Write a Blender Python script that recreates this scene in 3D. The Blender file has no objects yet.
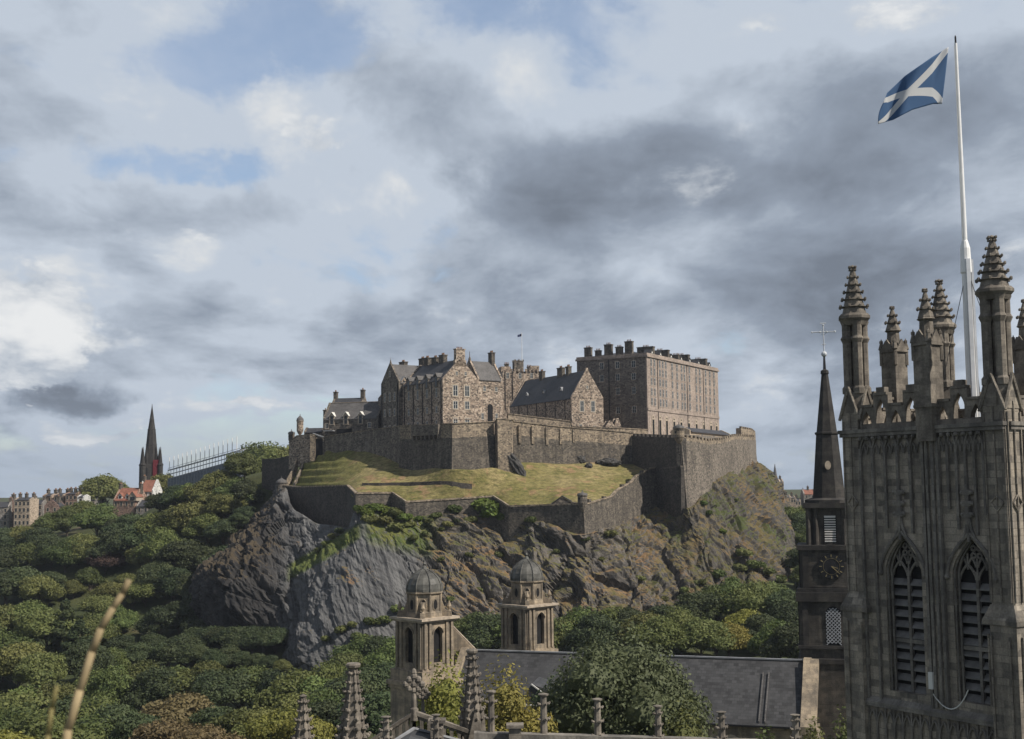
import bpy, bmesh, math, random
import numpy as np
from mathutils import Vector, Matrix, noise
from mathutils.bvhtree import BVHTree

random.seed(7)
S = bpy.context.scene
COL = S.collection
R = math.radians

# ------------------------------------------------------------------ camera
F_PX = 1250.0
CAM = Vector((0.0, 0.0, 40.0))
PITCH, ROLL = R(5.5), R(0.6)
_F = Vector((0, math.cos(PITCH), math.sin(PITCH)))
_R0 = Vector((1, 0, 0)); _U0 = Vector((0, -math.sin(PITCH), math.cos(PITCH)))
_RT = _R0 * math.cos(ROLL) - _U0 * math.sin(ROLL)
_UP = _R0 * math.sin(ROLL) + _U0 * math.cos(ROLL)
cam_d = bpy.data.cameras.new('camera'); cam = bpy.data.objects.new('camera', cam_d); COL.objects.link(cam)
cam.matrix_world = Matrix(((_RT.x, _UP.x, -_F.x, CAM.x), (_RT.y, _UP.y, -_F.y, CAM.y),
                           (_RT.z, _UP.z, -_F.z, CAM.z), (0, 0, 0, 1)))
cam_d.sensor_width = 36.0; cam_d.lens = F_PX / 1024 * 36
cam_d.clip_start = 0.05; cam_d.clip_end = 30000
cam_d.dof.use_dof = True; cam_d.dof.focus_distance = 300; cam_d.dof.aperture_fstop = cam_d.lens / 3.2
S.camera = cam
S.cycles.use_denoising = True
S.cycles.max_bounces = 5; S.cycles.diffuse_bounces = 3; S.cycles.transparent_max_bounces = 4
S.view_settings.view_transform = 'Standard'; S.view_settings.look = 'None'
S.view_settings.exposure = 0.16; S.view_settings.gamma = 1.0; S.view_settings.use_curve_mapping = False

# ------------------------------------------------------------------ sun and sky
SUN_H = Vector((1.0, -0.5, 0)).normalized()
SUN_EL = R(45)
SUN = Vector((SUN_H.x * math.cos(SUN_EL), SUN_H.y * math.cos(SUN_EL), math.sin(SUN_EL)))
sl = bpy.data.lights.new('sun', 'SUN'); sl.energy = 5.0; sl.angle = R(0.53); sl.color = (1.0, 0.93, 0.83)
so = bpy.data.objects.new('sun', sl); COL.objects.link(so)
so.rotation_euler = SUN.to_track_quat('Z', 'Y').to_euler(); so.location = (200, -60, 300)


class NT:
    """small helper to write node graphs as expressions"""
    def __init__(s, tree): s.t = tree; s.n = tree.nodes; s.l = tree.links
    def node(s, typ, **kw):
        n = s.n.new(typ)
        for k, v in kw.items(): setattr(n, k, v)
        return n
    def put(s, sock, v):
        if isinstance(v, bpy.types.NodeSocket): s.l.new(v, sock)
        elif v is not None:
            try: sock.default_value = v
            except Exception: sock.default_value = tuple(v) + (1.0,)
    def m(s, op, a, b=None, c=None, clamp=False):
        n = s.node('ShaderNodeMath', operation=op, use_clamp=clamp)
        s.put(n.inputs[0], a); s.put(n.inputs[1], b); s.put(n.inputs[2], c)
        return n.outputs[0]
    def v(s, op, a, b=None, out=0):
        n = s.node('ShaderNodeVectorMath', operation=op)
        s.put(n.inputs[0], a); s.put(n.inputs[1], b)
        return n.outputs['Value'] if op in ('DOT_PRODUCT', 'LENGTH') else n.outputs[0]
    def xyz(s, x, y, z):
        n = s.node('ShaderNodeCombineXYZ'); s.put(n.inputs[0], x); s.put(n.inputs[1], y); s.put(n.inputs[2], z); return n.outputs[0]
    def sep(s, vec):
        n = s.node('ShaderNodeSeparateXYZ'); s.put(n.inputs[0], vec); return n.outputs
    def noise(s, vec, scale, detail=4, rough=0.55, dist=0.0, color=False):
        n = s.node('ShaderNodeTexNoise'); s.put(n.inputs['Vector'], vec); n.inputs['Scale'].default_value = scale
        n.inputs['Detail'].default_value = detail; n.inputs['Roughness'].default_value = rough; n.inputs['Distortion'].default_value = dist
        return n.outputs['Color' if color else 'Fac']
    def ramp(s, x, lo, hi, a=0.0, b=1.0, smooth=True):
        n = s.node('ShaderNodeMapRange', interpolation_type='SMOOTHSTEP' if smooth else 'LINEAR')
        s.put(n.inputs['Value'], x); n.inputs['From Min'].default_value = lo; n.inputs['From Max'].default_value = hi
        n.inputs['To Min'].default_value = a; n.inputs['To Max'].default_value = b
        return n.outputs[0]
    def mix(s, f, a, b, mode='MIX'):
        n = s.node('ShaderNodeMix', data_type='RGBA', blend_type=mode)
        s.put(n.inputs['Factor'], f); s.put(n.inputs['A'] if False else n.inputs[6], a); s.put(n.inputs[7], b)
        return n.outputs[2]


def build_world():
    w = bpy.data.worlds.new('World'); S.world = w; w.use_nodes = True
    t = NT(w.node_tree); t.n.clear()
    out = t.node('ShaderNodeOutputWorld'); bg = t.node('ShaderNodeBackground'); t.l.new(bg.outputs[0], out.inputs[0])
    sky = t.node('ShaderNodeTexSky', sky_type='NISHITA'); sky.sun_disc = False
    sky.sun_elevation = SUN_EL; sky.sun_rotation = math.atan2(SUN.x, SUN.y)
    sky.air_density = 1.0; sky.dust_density = 0.8; sky.ozone_density = 1.5
    tc = t.node('ShaderNodeTexCoord'); d = tc.outputs['Generated']
    x, y, z = t.sep(d)
    az = t.m('ARCTAN2', x, y)                     # compass angle of the cloud, 0 = south-east over the castle
    el = t.m('ARCSINE', t.m('MAXIMUM', t.m('MINIMUM', z, 1.0), -1.0))
    # the cloud deck: a plane overhead, crowding together towards the horizon
    h = t.m('ADD', t.m('MAXIMUM', z, 0.0), 0.26)
    u = t.m('DIVIDE', x, h); v = t.m('DIVIDE', y, h)
    p = t.xyz(u, t.m('MULTIPLY', v, 0.75), 0.0)
    warp = t.v('SUBTRACT', t.noise(p, 1.3, 3, 0.5, color=True), (0.5, 0.5, 0.5))
    wn = t.node('ShaderNodeVectorMath', operation='SCALE'); t.l.new(warp, wn.inputs[0]); wn.inputs['Scale'].default_value = 0.30
    p = t.v('ADD', p, wn.outputs[0])
    n1 = t.noise(p, 1.9, 10, 0.57)
    lit_off = (0.10, -0.02, 0.0)
    n1b = t.noise(t.v('ADD', p, lit_off), 1.9, 8, 0.57)
    n2 = t.noise(t.v('ADD', p, (7.3, 2.1, 0)), 5.5, 8, 0.64)
    tear = t.v('SUBTRACT', t.noise(d, 7.0, 6, 0.62, color=True), (0.5, 0.5, 0.5))
    tx, ty, _ = t.sep(tear)
    azw = t.m('ADD', az, t.m('MULTIPLY', tx, 0.20)); elw = t.m('ADD', el, t.m('MULTIPLY', ty, 0.085))
    def blob(px, py, sx, sy, amp):
        a0 = math.atan((px - 512) / F_PX); e0 = math.atan((492 - py) / F_PX)
        da = t.m('DIVIDE', t.m('SUBTRACT', azw, a0), sx / F_PX); de = t.m('DIVIDE', t.m('SUBTRACT', elw, e0), sy / F_PX)
        r2 = t.m('ADD', t.m('MULTIPLY', da, da), t.m('MULTIPLY', de, de))
        return t.m('MULTIPLY', t.m('EXPONENT', t.m('MULTIPLY', r2, -1.0)), amp)
    def total(lst):
        s = None
        for b in lst:
            q = blob(*b); s = q if s is None else t.m('ADD', s, q)
        return s
    # how thick the deck is, bank by bank
    thick = t.m('ADD', n1, total(THICK))
    thick = t.m('ADD', thick, t.m('MULTIPLY', t.m('SUBTRACT', n2, 0.5), 0.20))
    thick = t.m('ADD', thick, t.m('ADD', t.ramp(el, 0.42, 0.75, 0.0, 0.22), t.ramp(y, 0.1, -0.4, 0.0, 0.14)))          # unseen cloud overhead and behind the camera, added to dim the fill light
    cover = t.ramp(thick, 0.41, 0.505)
    dark = t.ramp(thick, 0.46, 0.86)
    n3 = t.noise(t.v('ADD', p, (1.7, 5.2, 0)), 15.0, 6, 0.62)
    relief = t.m('MULTIPLY', t.m('SUBTRACT', n1, n1b), 3.4)          # sunward flanks of the billows
    relief = t.m('ADD', relief, t.m('MULTIPLY', t.m('SUBTRACT', n2, 0.5), 0.6))
    relief = t.m('ADD', relief, t.m('MULTIPLY', t.m('SUBTRACT', n3, 0.5), 0.28))
    bright = t.m('ADD', total(BRIGHT), relief)
    shade = t.m('SUBTRACT', dark, bright, clamp=True)
    c = t.mix(t.ramp(shade, 0.0, 0.5, smooth=False), (0.475, 0.532, 0.612), (0.262, 0.306, 0.375))
    c = t.mix(t.ramp(shade, 0.5, 1.0, smooth=False), c, (0.160, 0.188, 0.233))
    c = t.mix(t.ramp(bright, 0.3, 0.8), c, (0.66, 0.675, 0.685))
    # white heaped clouds low on the left and along the breaks
    heap = t.m('ADD', total(HEAP), t.m('ADD', t.m('MULTIPLY', t.m('SUBTRACT', n2, 0.5), 1.2), t.m('MULTIPLY', t.m('SUBTRACT', n3, 0.5), 0.4)))
    hm = t.ramp(heap, 0.44, 0.60)
    hc = t.mix(t.ramp(t.m('ADD', relief, t.m('MULTIPLY', heap, 0.5)), -0.15, 0.75), (0.37, 0.42, 0.49), (0.76, 0.77, 0.775))
    c = t.mix(t.m('MULTIPLY', hm, 0.9), c, hc)
    cover = t.m('MAXIMUM', cover, hm)
    skyc = t.node('ShaderNodeVectorMath', operation='SCALE'); t.l.new(sky.outputs[0], skyc.inputs[0]); skyc.inputs['Scale'].default_value = 0.12
    veil = t.mix(t.ramp(t.noise(p, 3.1, 6, 0.6), 0.35, 0.75, 0.32, 0.82), skyc.outputs[0], (0.42, 0.49, 0.61))
    col = t.mix(cover, veil, c)
    # air near the horizon
    hz = t.ramp(el, 0.0, 0.085, 0.55, 0.0)
    col = t.mix(hz, col, (0.30, 0.36, 0.445))
    t.l.new(col, bg.inputs[0]); bg.inputs[1].default_value = 1.0
    w.cycles.sampling_method = 'MANUAL'; w.cycles.sample_map_resolution = 512

THICK = [(760, 470, 120, 40, 0.12), (820, 230, 200, 60, 0.08), (640, 185, 230, 62, 0.24), (600, 315, 380, 44, 0.15), (150, 240, 90, 40, 0.14), (80, 397, 48, 12, 0.34),
         (190, 318, 110, 22, 0.06), (880, 130, 170, 70, 0.12), (900, 330, 160, 60, 0.12), (150, 75, 120, 30, -0.10),
         (235, 40, 90, 26, -0.10), (60, 170, 110, 30, -0.09), (340, 70, 120, 60, 0.10), (200, 172, 120, 20, -0.12), (450, 70, 90, 60, 0.05),
         (20, 340, 60, 55, 0.05), (700, 30, 260, 40, 0.02), (600, 400, 500, 30, 0.06), (40, 30, 120, 40, 0.04)]
HEAP = [(0, 325, 70, 60, 1.0), (25, 365, 45, 30, 0.6), (258, 402, 50, 13, 0.8), (112, 437, 70, 11, 0.8), (290, 140, 50, 34, 0.55), (428, 196, 55, 22, 0.6), (190, 238, 70, 22, 0.5), (900, 22, 190, 34, 0.55), (770, 415, 60, 20, 0.4), (560, 40, 110, 30, 0.3)]
BRIGHT = [(8, 325, 62, 55, 0.95), (285, 130, 55, 38, 0.50), (425, 200, 60, 35, 0.50), (880, 25, 180, 45, 0.40), (260, 400, 80, 20, 0.50),
          (115, 432, 75, 16, 0.5), (190, 245, 90, 30, 0.35), (760, 400, 70, 30, 0.30), (560, 60, 120, 50, 0.28), (430, 320, 80, 16, 0.15), (0, 430, 40, 25, -0.3)]
build_world()


# ------------------------------------------------------------------ pixel -> place
def ray(px, py):
    return (_F + _RT * ((px - 512) / F_PX) + _UP * ((369.5 - py) / F_PX))
def P(px, py, Y):
    d = ray(px, py); return CAM + d * (Y / d.y)
def ZZ(px, py, Y): return P(px, py, Y).z
def PL(px, py, Y):
    q = P(px, py, Y); return Vector((q.x, q.y))


# ------------------------------------------------------------------ things, parts, meshes
def tag(o, label=None, cat=None, group=None, kind=None):
    if label: o['label'] = label
    if cat: o['category'] = cat
    if group: o['group'] = group
    if kind: o['kind'] = kind
    return o
def thing(name, label, cat, loc=(0, 0, 0), rotz=0.0, group=None):
    o = bpy.data.objects.new(name, None); COL.objects.link(o)
    o.location = loc; o.rotation_euler = (0, 0, rotz); o.empty_display_size = 0.5
    return tag(o, label, cat, group, 'thing')
def dup(root, loc, rotz=0.0, scale=1.0, label=None, mats=None):
    r = root.copy(); COL.objects.link(r); r.location = loc; r.rotation_euler = (0, 0, rotz)
    r.scale = (scale,) * 3 if not hasattr(scale, '__len__') else scale
    if label: r['label'] = label
    for ch in root.children:
        c = ch.copy(); COL.objects.link(c); c.parent = r
        for g in ch.children:
            k = g.copy(); COL.objects.link(k); k.parent = c
    return r


class MB:
    def __init__(s): s.v = []; s.f = []; s.mi = []; s.M = None; s.cur = 0
    def vert(s, p):
        if s.M is not None: p = s.M @ Vector(p)
        s.v.append(tuple(p)); return len(s.v) - 1
    def face(s, pts, mi=None):
        s.f.append([s.vert(p) for p in pts]); s.mi.append(s.cur if mi is None else mi)
    def fi(s, idx, mi=None): s.f.append(list(idx)); s.mi.append(s.cur if mi is None else mi)
    def hexa(s, b, t, mi=None):          # bottom ring, top ring (ccw from above)
        n = len(b); i0 = [s.vert(p) for p in b]; i1 = [s.vert(p) for p in t]
        s.fi(i0[::-1], mi); s.fi(i1, mi)
        for k in range(n):
            j = (k + 1) % n; s.fi((i0[k], i0[j], i1[j], i1[k]), mi)
    def box(s, x0, x1, y0, y1, z0, z1, mi=None, tx=0.0, ty=0.0):
        s.hexa([(x0, y0, z0), (x1, y0, z0), (x1, y1, z0), (x0, y1, z0)],
               [(x0 + tx, y0 + ty, z1), (x1 - tx, y0 + ty, z1), (x1 - tx, y1 - ty, z1), (x0 + tx, y1 - ty, z1)], mi)
    def cbox(s, cx, cy, cz, sx, sy, sz, mi=None, rot=0.0):
        c, q = math.cos(rot), math.sin(rot)
        pts = [(cx + c * a * sx / 2 - q * b * sy / 2, cy + q * a * sx / 2 + c * b * sy / 2) for a, b in ((-1, -1), (1, -1), (1, 1), (-1, 1))]
        s.hexa([(x, y, cz) for x, y in pts], [(x, y, cz + sz) for x, y in pts], mi)
    def lathe(s, cx, cy, prof, n=8, ph=0.0, mi=None, cap=True):
        rings = []
        for r, z in prof:
            rings.append([s.vert((cx + r * math.cos(ph + 2 * math.pi * k / n), cy + r * math.sin(ph + 2 * math.pi * k / n), z)) for k in range(n)])
        for a, b in zip(rings, rings[1:]):
            for k in range(n):
                j = (k + 1) % n; s.fi((a[k], a[j], b[j], b[k]), mi)
        if cap: s.fi(rings[0][::-1], mi); s.fi(rings[-1], mi)
    def tube(s, p0, p1, r0, r1=None, n=6, mi=None):
        r1 = r0 if r1 is None else r1
        p0 = Vector(p0); p1 = Vector(p1); d = (p1 - p0)
        if d.length < 1e-6: return
        d.normalize(); a = d.orthogonal().normalized(); b = d.cross(a)
        i0 = [s.vert(p0 + (a * math.cos(2 * math.pi * k / n) + b * math.sin(2 * math.pi * k / n)) * r0) for k in range(n)]
        i1 = [s.vert(p1 + (a * math.cos(2 * math.pi * k / n) + b * math.sin(2 * math.pi * k / n)) * r1) for k in range(n)]
        for k in range(n):
            j = (k + 1) % n; s.fi((i0[k], i0[j], i1[j], i1[k]), mi)
        s.fi(i0[::-1], mi); s.fi(i1, mi)
    def path(s, pts, r, n=5, mi=None):
        for a, b in zip(pts, pts[1:]): s.tube(a, b, r, r, n, mi)
    def blob(s, cx, cy, cz, rx, ry=None, rz=None, mi=None, nu=6, nv=4):
        ry = rx if ry is None else ry; rz = rx if rz is None else rz
        top = s.vert((cx, cy, cz + rz)); bot = s.vert((cx, cy, cz - rz)); rings = []
        for i in range(1, nv):
            th = math.pi * i / nv
            rings.append([s.vert((cx + rx * math.sin(th) * math.cos(2 * math.pi * k / nu), cy + ry * math.sin(th) * math.sin(2 * math.pi * k / nu), cz + rz * math.cos(th))) for k in range(nu)])
        for k in range(nu):
            j = (k + 1) % nu
            s.fi((top, rings[0][k], rings[0][j]), mi); s.fi((bot, rings[-1][j], rings[-1][k]), mi)
            for a, b in zip(rings, rings[1:]): s.fi((a[k], b[k], b[j], a[j]), mi)
    def extr(s, poly, dirv, mi=None):    # planar polygon pushed along dirv
        dv = Vector(dirv); a = [s.vert(p) for p in poly]; b = [s.vert(Vector(p) + dv) for p in poly]
        s.fi(a[::-1], mi); s.fi(b, mi); n = len(a)
        for k in range(n):
            j = (k + 1) % n; s.fi((a[k], a[j], b[j], b[k]), mi)
    def build(s, name, mats, parent=None, smooth=False, fix=True):
        me = bpy.data.meshes.new(name)
        me.from_pydata(s.v, [], s.f)
        if not isinstance(mats, (list, tuple)): mats = [mats]
        for m in mats: me.materials.append(m)
        if len(mats) > 1: me.polygons.foreach_set('material_index', s.mi)
        if fix:
            bm = bmesh.new(); bm.from_mesh(me); bmesh.ops.recalc_face_normals(bm, faces=bm.faces); bm.to_mesh(me); bm.free()
        if smooth: me.polygons.foreach_set('use_smooth', [True] * len(me.polygons))
        me.update()
        o = bpy.data.objects.new(name, me); COL.objects.link(o)
        if parent is not None: o.parent = parent
        return o


# ------------------------------------------------------------------ materials
def new_mat(name):
    m = bpy.data.materials.new(name); m.use_nodes = True
    t = NT(m.node_tree); t.n.clear()
    out = t.node('ShaderNodeOutputMaterial'); b = t.node('ShaderNodeBsdfPrincipled'); t.l.new(b.outputs[0], out.inputs[0])
    b.inputs['Specular IOR Level'].default_value = 0.25
    return m, t, b
def bump(t, b, height, strength=0.5, dist=0.1):
    n = t.node('ShaderNodeBump'); n.inputs['Strength'].default_value = strength; n.inputs['Distance'].default_value = dist
    t.put(n.inputs['Height'], height); t.l.new(n.outputs[0], b.inputs['Normal'])
def flat_mat(name, col, rough=0.7, var=0.25, scale=1.5, metal=0.0):
    m, t, b = new_mat(name)
    tc = t.node('ShaderNodeTexCoord').outputs['Object']
    f = t.noise(tc, scale, 5, 0.6)
    c = t.mix(t.ramp(f, 0.3, 0.7), tuple(k * (1 - var) for k in col) + (1,), tuple(min(1, k * (1 + var)) for k in col) + (1,))
    t.l.new(c, b.inputs['Base Color']); b.inputs['Roughness'].default_value = rough; b.inputs['Metallic'].default_value = metal
    return m
def wall_uv(t, tc, x, y, z, kz=1.0):
    nx, ny, nz = t.sep(t.node('ShaderNodeTexCoord').outputs['Normal'])
    ln = t.m('ADD', t.m('SQRT', t.m('ADD', t.m('MULTIPLY', nx, nx), t.m('MULTIPLY', ny, ny))), 0.001)
    s = t.m('DIVIDE', t.m('SUBTRACT', t.m('MULTIPLY', y, nx), t.m('MULTIPLY', x, ny)), ln)
    flat = t.m('GREATER_THAN', t.m('ABSOLUTE', nz), 0.97)
    s = t.m('ADD', t.m('MULTIPLY', s, t.m('SUBTRACT', 1.0, flat)), t.m('MULTIPLY', flat, x))
    return t.xyz(s, t.m('ADD', t.m('MULTIPLY', z, kz), t.m('MULTIPLY', flat, y)), 0.0)
def ashlar(name, cols, bw=0.9, bh=0.38, mortar=0.012, soot=0.5, sootcol=(0.035, 0.032, 0.03), streak=0.4, bstr=0.5, sootscale=0.25):
    """coursed stone: bricks in the wall plane, block-to-block colour, soot and rain streaks"""
    m, t, b = new_mat(name)
    tc = t.node('ShaderNodeTexCoord').outputs['Object']; x, y, z = t.sep(tc)
    uv = wall_uv(t, tc, x, y, z)
    br = t.node('ShaderNodeTexBrick'); t.l.new(uv, br.inputs['Vector'])
    br.inputs['Scale'].default_value = 1.0; br.inputs['Brick Width'].default_value = bw; br.inputs['Row Height'].default_value = bh
    br.inputs['Mortar Size'].default_value = mortar; br.inputs['Mortar Smooth'].default_value = 0.3; br.inputs['Bias'].default_value = -0.1
    br.inputs['Color1'].default_value = tuple(cols[0]) + (1,); br.inputs['Color2'].default_value = tuple(cols[1]) + (1,)
    br.inputs['Mortar'].default_value = tuple(k * 0.55 for k in cols[0]) + (1,)
    c = br.outputs['Color']
    big = t.noise(tc, sootscale, 5, 0.62)
    c = t.mix(t.ramp(t.noise(uv, 1.1, 2, 0.5), 0.42, 0.68, 0.0, 0.55), c, tuple(cols[2]) + (1,))
    st = t.noise(t.xyz(t.m('MULTIPLY', x, 1.6), t.m('MULTIPLY', y, 1.6), t.m('MULTIPLY', z, 0.12)), 1.0, 5, 0.6)
    so_ = t.m('MULTIPLY', t.ramp(t.m('ADD', t.m('MULTIPLY', st, streak), t.m('MULTIPLY', big, 1 - streak)), 0.40, 0.62), soot)
    c = t.mix(so_, c, tuple(sootcol) + (1,))
    fine = t.noise(tc, 9.0, 3, 0.6)
    c = t.mix(0.35, c, t.mix(t.ramp(fine, 0.3, 0.7), (0.3, 0.3, 0.3, 1), (0.75, 0.75, 0.75, 1)), 'OVERLAY')
    t.l.new(c, b.inputs['Base Color']); b.inputs['Roughness'].default_value = 0.9
    bump(t, b, t.m('ADD', t.m('MULTIPLY', br.outputs['Fac'], -0.6), t.m('MULTIPLY', fine, 0.5)), bstr, 0.03)
    return m
def rubble(name, cols, cell=0.75, soot=0.4, streak=0.35, sootcol=(0.03, 0.028, 0.026), bstr=0.6, lowdark=0.0):
    """random rubble masonry: stones as stretched cells of several colours"""
    m, t, b = new_mat(name)
    tc = t.node('ShaderNodeTexCoord').outputs['Object']; x, y, z = t.sep(tc)
    uv = wall_uv(t, tc, x, y, z, 1.5)
    vo = t.node('ShaderNodeTexVoronoi'); t.l.new(uv, vo.inputs['Vector']); vo.inputs['Scale'].default_value = 1.0 / cell
    r, g, bl = t.sep(vo.outputs['Color'])
    c = t.mix(t.ramp(r, 0.15, 0.85), tuple(cols[0]) + (1,), tuple(cols[1]) + (1,))
    c = t.mix(t.ramp(g, 0.62, 0.75), c, tuple(cols[2]) + (1,))
    c = t.mix(t.ramp(bl, 0.80, 0.9), c, tuple(cols[3]) + (1,))
    big = t.noise(tc, 0.16, 5, 0.62)
    st = t.noise(t.xyz(t.m('MULTIPLY', x, 0.8), t.m('MULTIPLY', y, 0.8), t.m('MULTIPLY', z, 0.07)), 1.0, 5, 0.6)
    so_ = t.m('MULTIPLY', t.ramp(t.m('ADD', t.m('MULTIPLY', st, streak), t.m('MULTIPLY', big, 1 - streak)), 0.40, 0.62), soot)
    c = t.mix(so_, c, tuple(sootcol) + (1,))
    c = t.mix(t.m('MULTIPLY', t.ramp(st, 0.36, 0.24), 0.4), c, tuple(min(1.0, k * 1.25) for k in cols[2]) + (1,))      # pale washed-out streaks
    t.l.new(c, b.inputs['Base Color']); b.inputs['Roughness'].default_value = 0.95
    ve = t.node('ShaderNodeTexVoronoi', feature='DISTANCE_TO_EDGE'); t.l.new(uv, ve.inputs['Vector']); ve.inputs['Scale'].default_value = 1.0 / cell
    bump(t, b, t.m('ADD', t.ramp(ve.outputs['Distance'], 0.0, 0.12), t.m('MULTIPLY', t.noise(tc, 3.0, 4, 0.6), 0.8)), bstr, 0.12)
    return m
def slate(name, col, row=0.3, var=0.35, rough=0.6):
    m, t, b = new_mat(name)
    tc = t.node('ShaderNodeTexCoord').outputs['Object']; x, y, z = t.sep(tc)
    br = t.node('ShaderNodeTexBrick'); t.l.new(wall_uv(t, tc, x, y, z), br.inputs['Vector'])
    br.inputs['Scale'].default_value = 1.0; br.inputs['Brick Width'].default_value = row * 1.2; br.inputs['Row Height'].default_value = row * 0.6
    br.inputs['Mortar Size'].default_value = 0.012
    br.inputs['Color1'].default_value = tuple(k * (1 - var) for k in col) + (1,); br.inputs['Color2'].default_value = tuple(k * (1 + var) for k in col) + (1,)
    br.inputs['Mortar'].default_value = tuple(k * 0.4 for k in col) + (1,)
    c = t.mix(t.ramp(t.noise(tc, 0.35, 5, 0.6), 0.35, 0.7, 0.0, 0.5), br.outputs['Color'], tuple(k * 1.5 for k in col) + (1,))
    st = t.noise(t.xyz(t.m('MULTIPLY', x, 1.2), t.m('MULTIPLY', y, 1.2), t.m('MULTIPLY', z, 0.2)), 1.0, 4, 0.6)
    c = t.mix(t.ramp(st, 0.5, 0.75, 0.0, 0.5), c, tuple(k * 0.45 for k in col) + (1,))
    t.l.new(c, b.inputs['Base Color']); b.inputs['Roughness'].default_value = rough
    bump(t, b, br.outputs['Fac'], 0.3, -0.02)
    return m
def leaf_mat(name, a, b_, c_, scale=0.35):
    m, t, b = new_mat(name)
    tc = t.node('ShaderNodeTexCoord').outputs['Object']
    oi = t.node('ShaderNodeObjectInfo').outputs['Random']
    f = t.noise(t.v('ADD', tc, t.xyz(t.m('MULTIPLY', oi, 50.0), 0.0, 0.0)), scale, 4, 0.65)
    c = t.mix(t.ramp(f, 0.32, 0.68), tuple(a) + (1,), tuple(b_) + (1,))
    c = t.mix(t.ramp(t.noise(tc, scale * 7, 2, 0.5), 0.45, 0.75, 0.0, 0.7), c, tuple(c_) + (1,))
    hs = t.node('ShaderNodeHueSaturation'); t.l.new(c, hs.inputs['Color'])
    t.put(hs.inputs['Hue'], t.ramp(oi, 0, 1, 0.475, 0.515, False)); t.put(hs.inputs['Value'], t.ramp(t.m('FRACT', t.m('MULTIPLY', oi, 7.13)), 0, 1, 0.72, 1.28, False))
    t.l.new(hs.outputs[0], b.inputs['Base Color']); b.inputs['Roughness'].default_value = 0.65
    tr = t.node('ShaderNodeBsdfTranslucent'); t.l.new(hs.outputs[0], tr.inputs['Color'])
    mx = t.node('ShaderNodeMixShader'); mx.inputs[0].default_value = 0.25
    t.l.new(b.outputs[0], mx.inputs[1]); t.l.new(tr.outputs[0], mx.inputs[2])
    out = [n for n in t.n if n.type == 'OUTPUT_MATERIAL'][0]; t.l.new(mx.outputs[0], out.inputs[0])
    return m

M = {}
M['tower'] = ashlar('sooty_ashlar', ((0.34, 0.298, 0.245), (0.10, 0.091, 0.081), (0.36, 0.31, 0.245)), 0.8, 0.40, 0.022, 0.55, (0.036, 0.035, 0.034), streak=0.55)
M['tower_trim'] = ashlar('moulded_stone', ((0.205, 0.188, 0.166), (0.10, 0.094, 0.087), (0.255, 0.23, 0.198)), 0.9, 0.45, 0.008, 0.5, (0.045, 0.041, 0.038), streak=0.55)
M['tower_dark'] = ashlar('blackened_stone', ((0.085, 0.077, 0.068), (0.045, 0.042, 0.039), (0.13, 0.112, 0.092)), 0.7, 0.35, 0.012, 0.7, (0.02, 0.019, 0.018))
M['spire_dark'] = ashlar('blackened_spire_stone', ((0.045, 0.042, 0.040), (0.028, 0.027, 0.027), (0.08, 0.072, 0.062)), 0.6, 0.35, 0.012, 0.6, (0.018, 0.017, 0.017))
M['church'] = ashlar('warm_church_stone', ((0.36, 0.29, 0.205), (0.22, 0.18, 0.135), (0.40, 0.32, 0.23)), 0.8, 0.4, 0.014, 0.72, (0.075, 0.069, 0.062))
M['pin'] = ashlar('weathered_pinnacle_stone', ((0.21, 0.185, 0.155), (0.12, 0.107, 0.092), (0.27, 0.235, 0.19)), 0.6, 0.35, 0.006, 0.6, (0.055, 0.048, 0.042), sootscale=1.2)
M['louvre'] = flat_mat('grey_louvre_boards', (0.14, 0.135, 0.13), 0.8)
M['dark'] = flat_mat('dark_interior', (0.012, 0.012, 0.013), 0.9)
M['glass'] = flat_mat('window_glass', (0.03, 0.035, 0.04), 0.15)
M['castle'] = rubble('castle_rubble', ((0.375, 0.292, 0.225), (0.22, 0.176, 0.142), (0.50, 0.41, 0.325), (0.12, 0.10, 0.084)), 0.62, 0.32)
M['castle_grey'] = rubble('castle_grey_rubble', ((0.19, 0.163, 0.135), (0.145, 0.125, 0.105), (0.26, 0.222, 0.18), (0.09, 0.08, 0.07)), 0.62, 0.45, streak=0.6)
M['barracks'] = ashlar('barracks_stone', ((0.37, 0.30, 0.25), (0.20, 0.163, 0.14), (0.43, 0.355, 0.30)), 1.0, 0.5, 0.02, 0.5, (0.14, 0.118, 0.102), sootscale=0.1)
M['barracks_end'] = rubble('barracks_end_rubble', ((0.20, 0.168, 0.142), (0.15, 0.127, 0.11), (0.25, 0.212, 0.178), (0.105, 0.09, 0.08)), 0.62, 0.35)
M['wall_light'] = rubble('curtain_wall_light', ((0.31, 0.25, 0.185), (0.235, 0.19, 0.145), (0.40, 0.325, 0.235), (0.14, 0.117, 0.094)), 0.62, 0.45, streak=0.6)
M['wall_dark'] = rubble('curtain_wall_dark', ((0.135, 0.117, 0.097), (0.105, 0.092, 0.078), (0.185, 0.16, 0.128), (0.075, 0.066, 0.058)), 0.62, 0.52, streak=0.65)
M['wall_dark_shade'] = rubble('dark_shade_wall', ((0.085, 0.076, 0.067), (0.065, 0.058, 0.052), (0.115, 0.10, 0.086), (0.05, 0.045, 0.041)), 0.62, 0.4)  # wall stone darkened to paint in shade; bank wall is plain dark stone
M['trim'] = flat_mat('window_margin_stone', (0.36, 0.30, 0.235), 0.85)
M['trim_white'] = flat_mat('white_painted_wood', (0.62, 0.6, 0.56), 0.6, 0.1)
M['sash'] = flat_mat('pale_sash', (0.42, 0.42, 0.40), 0.5, 0.1)
M['slate'] = slate('dark_slate', (0.045, 0.045, 0.05))
M['slate_grey'] = slate('grey_slate', (0.095, 0.09, 0.088))
M['slate_church'] = slate('church_slate', (0.048, 0.048, 0.050), 0.5, 0.35)
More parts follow.
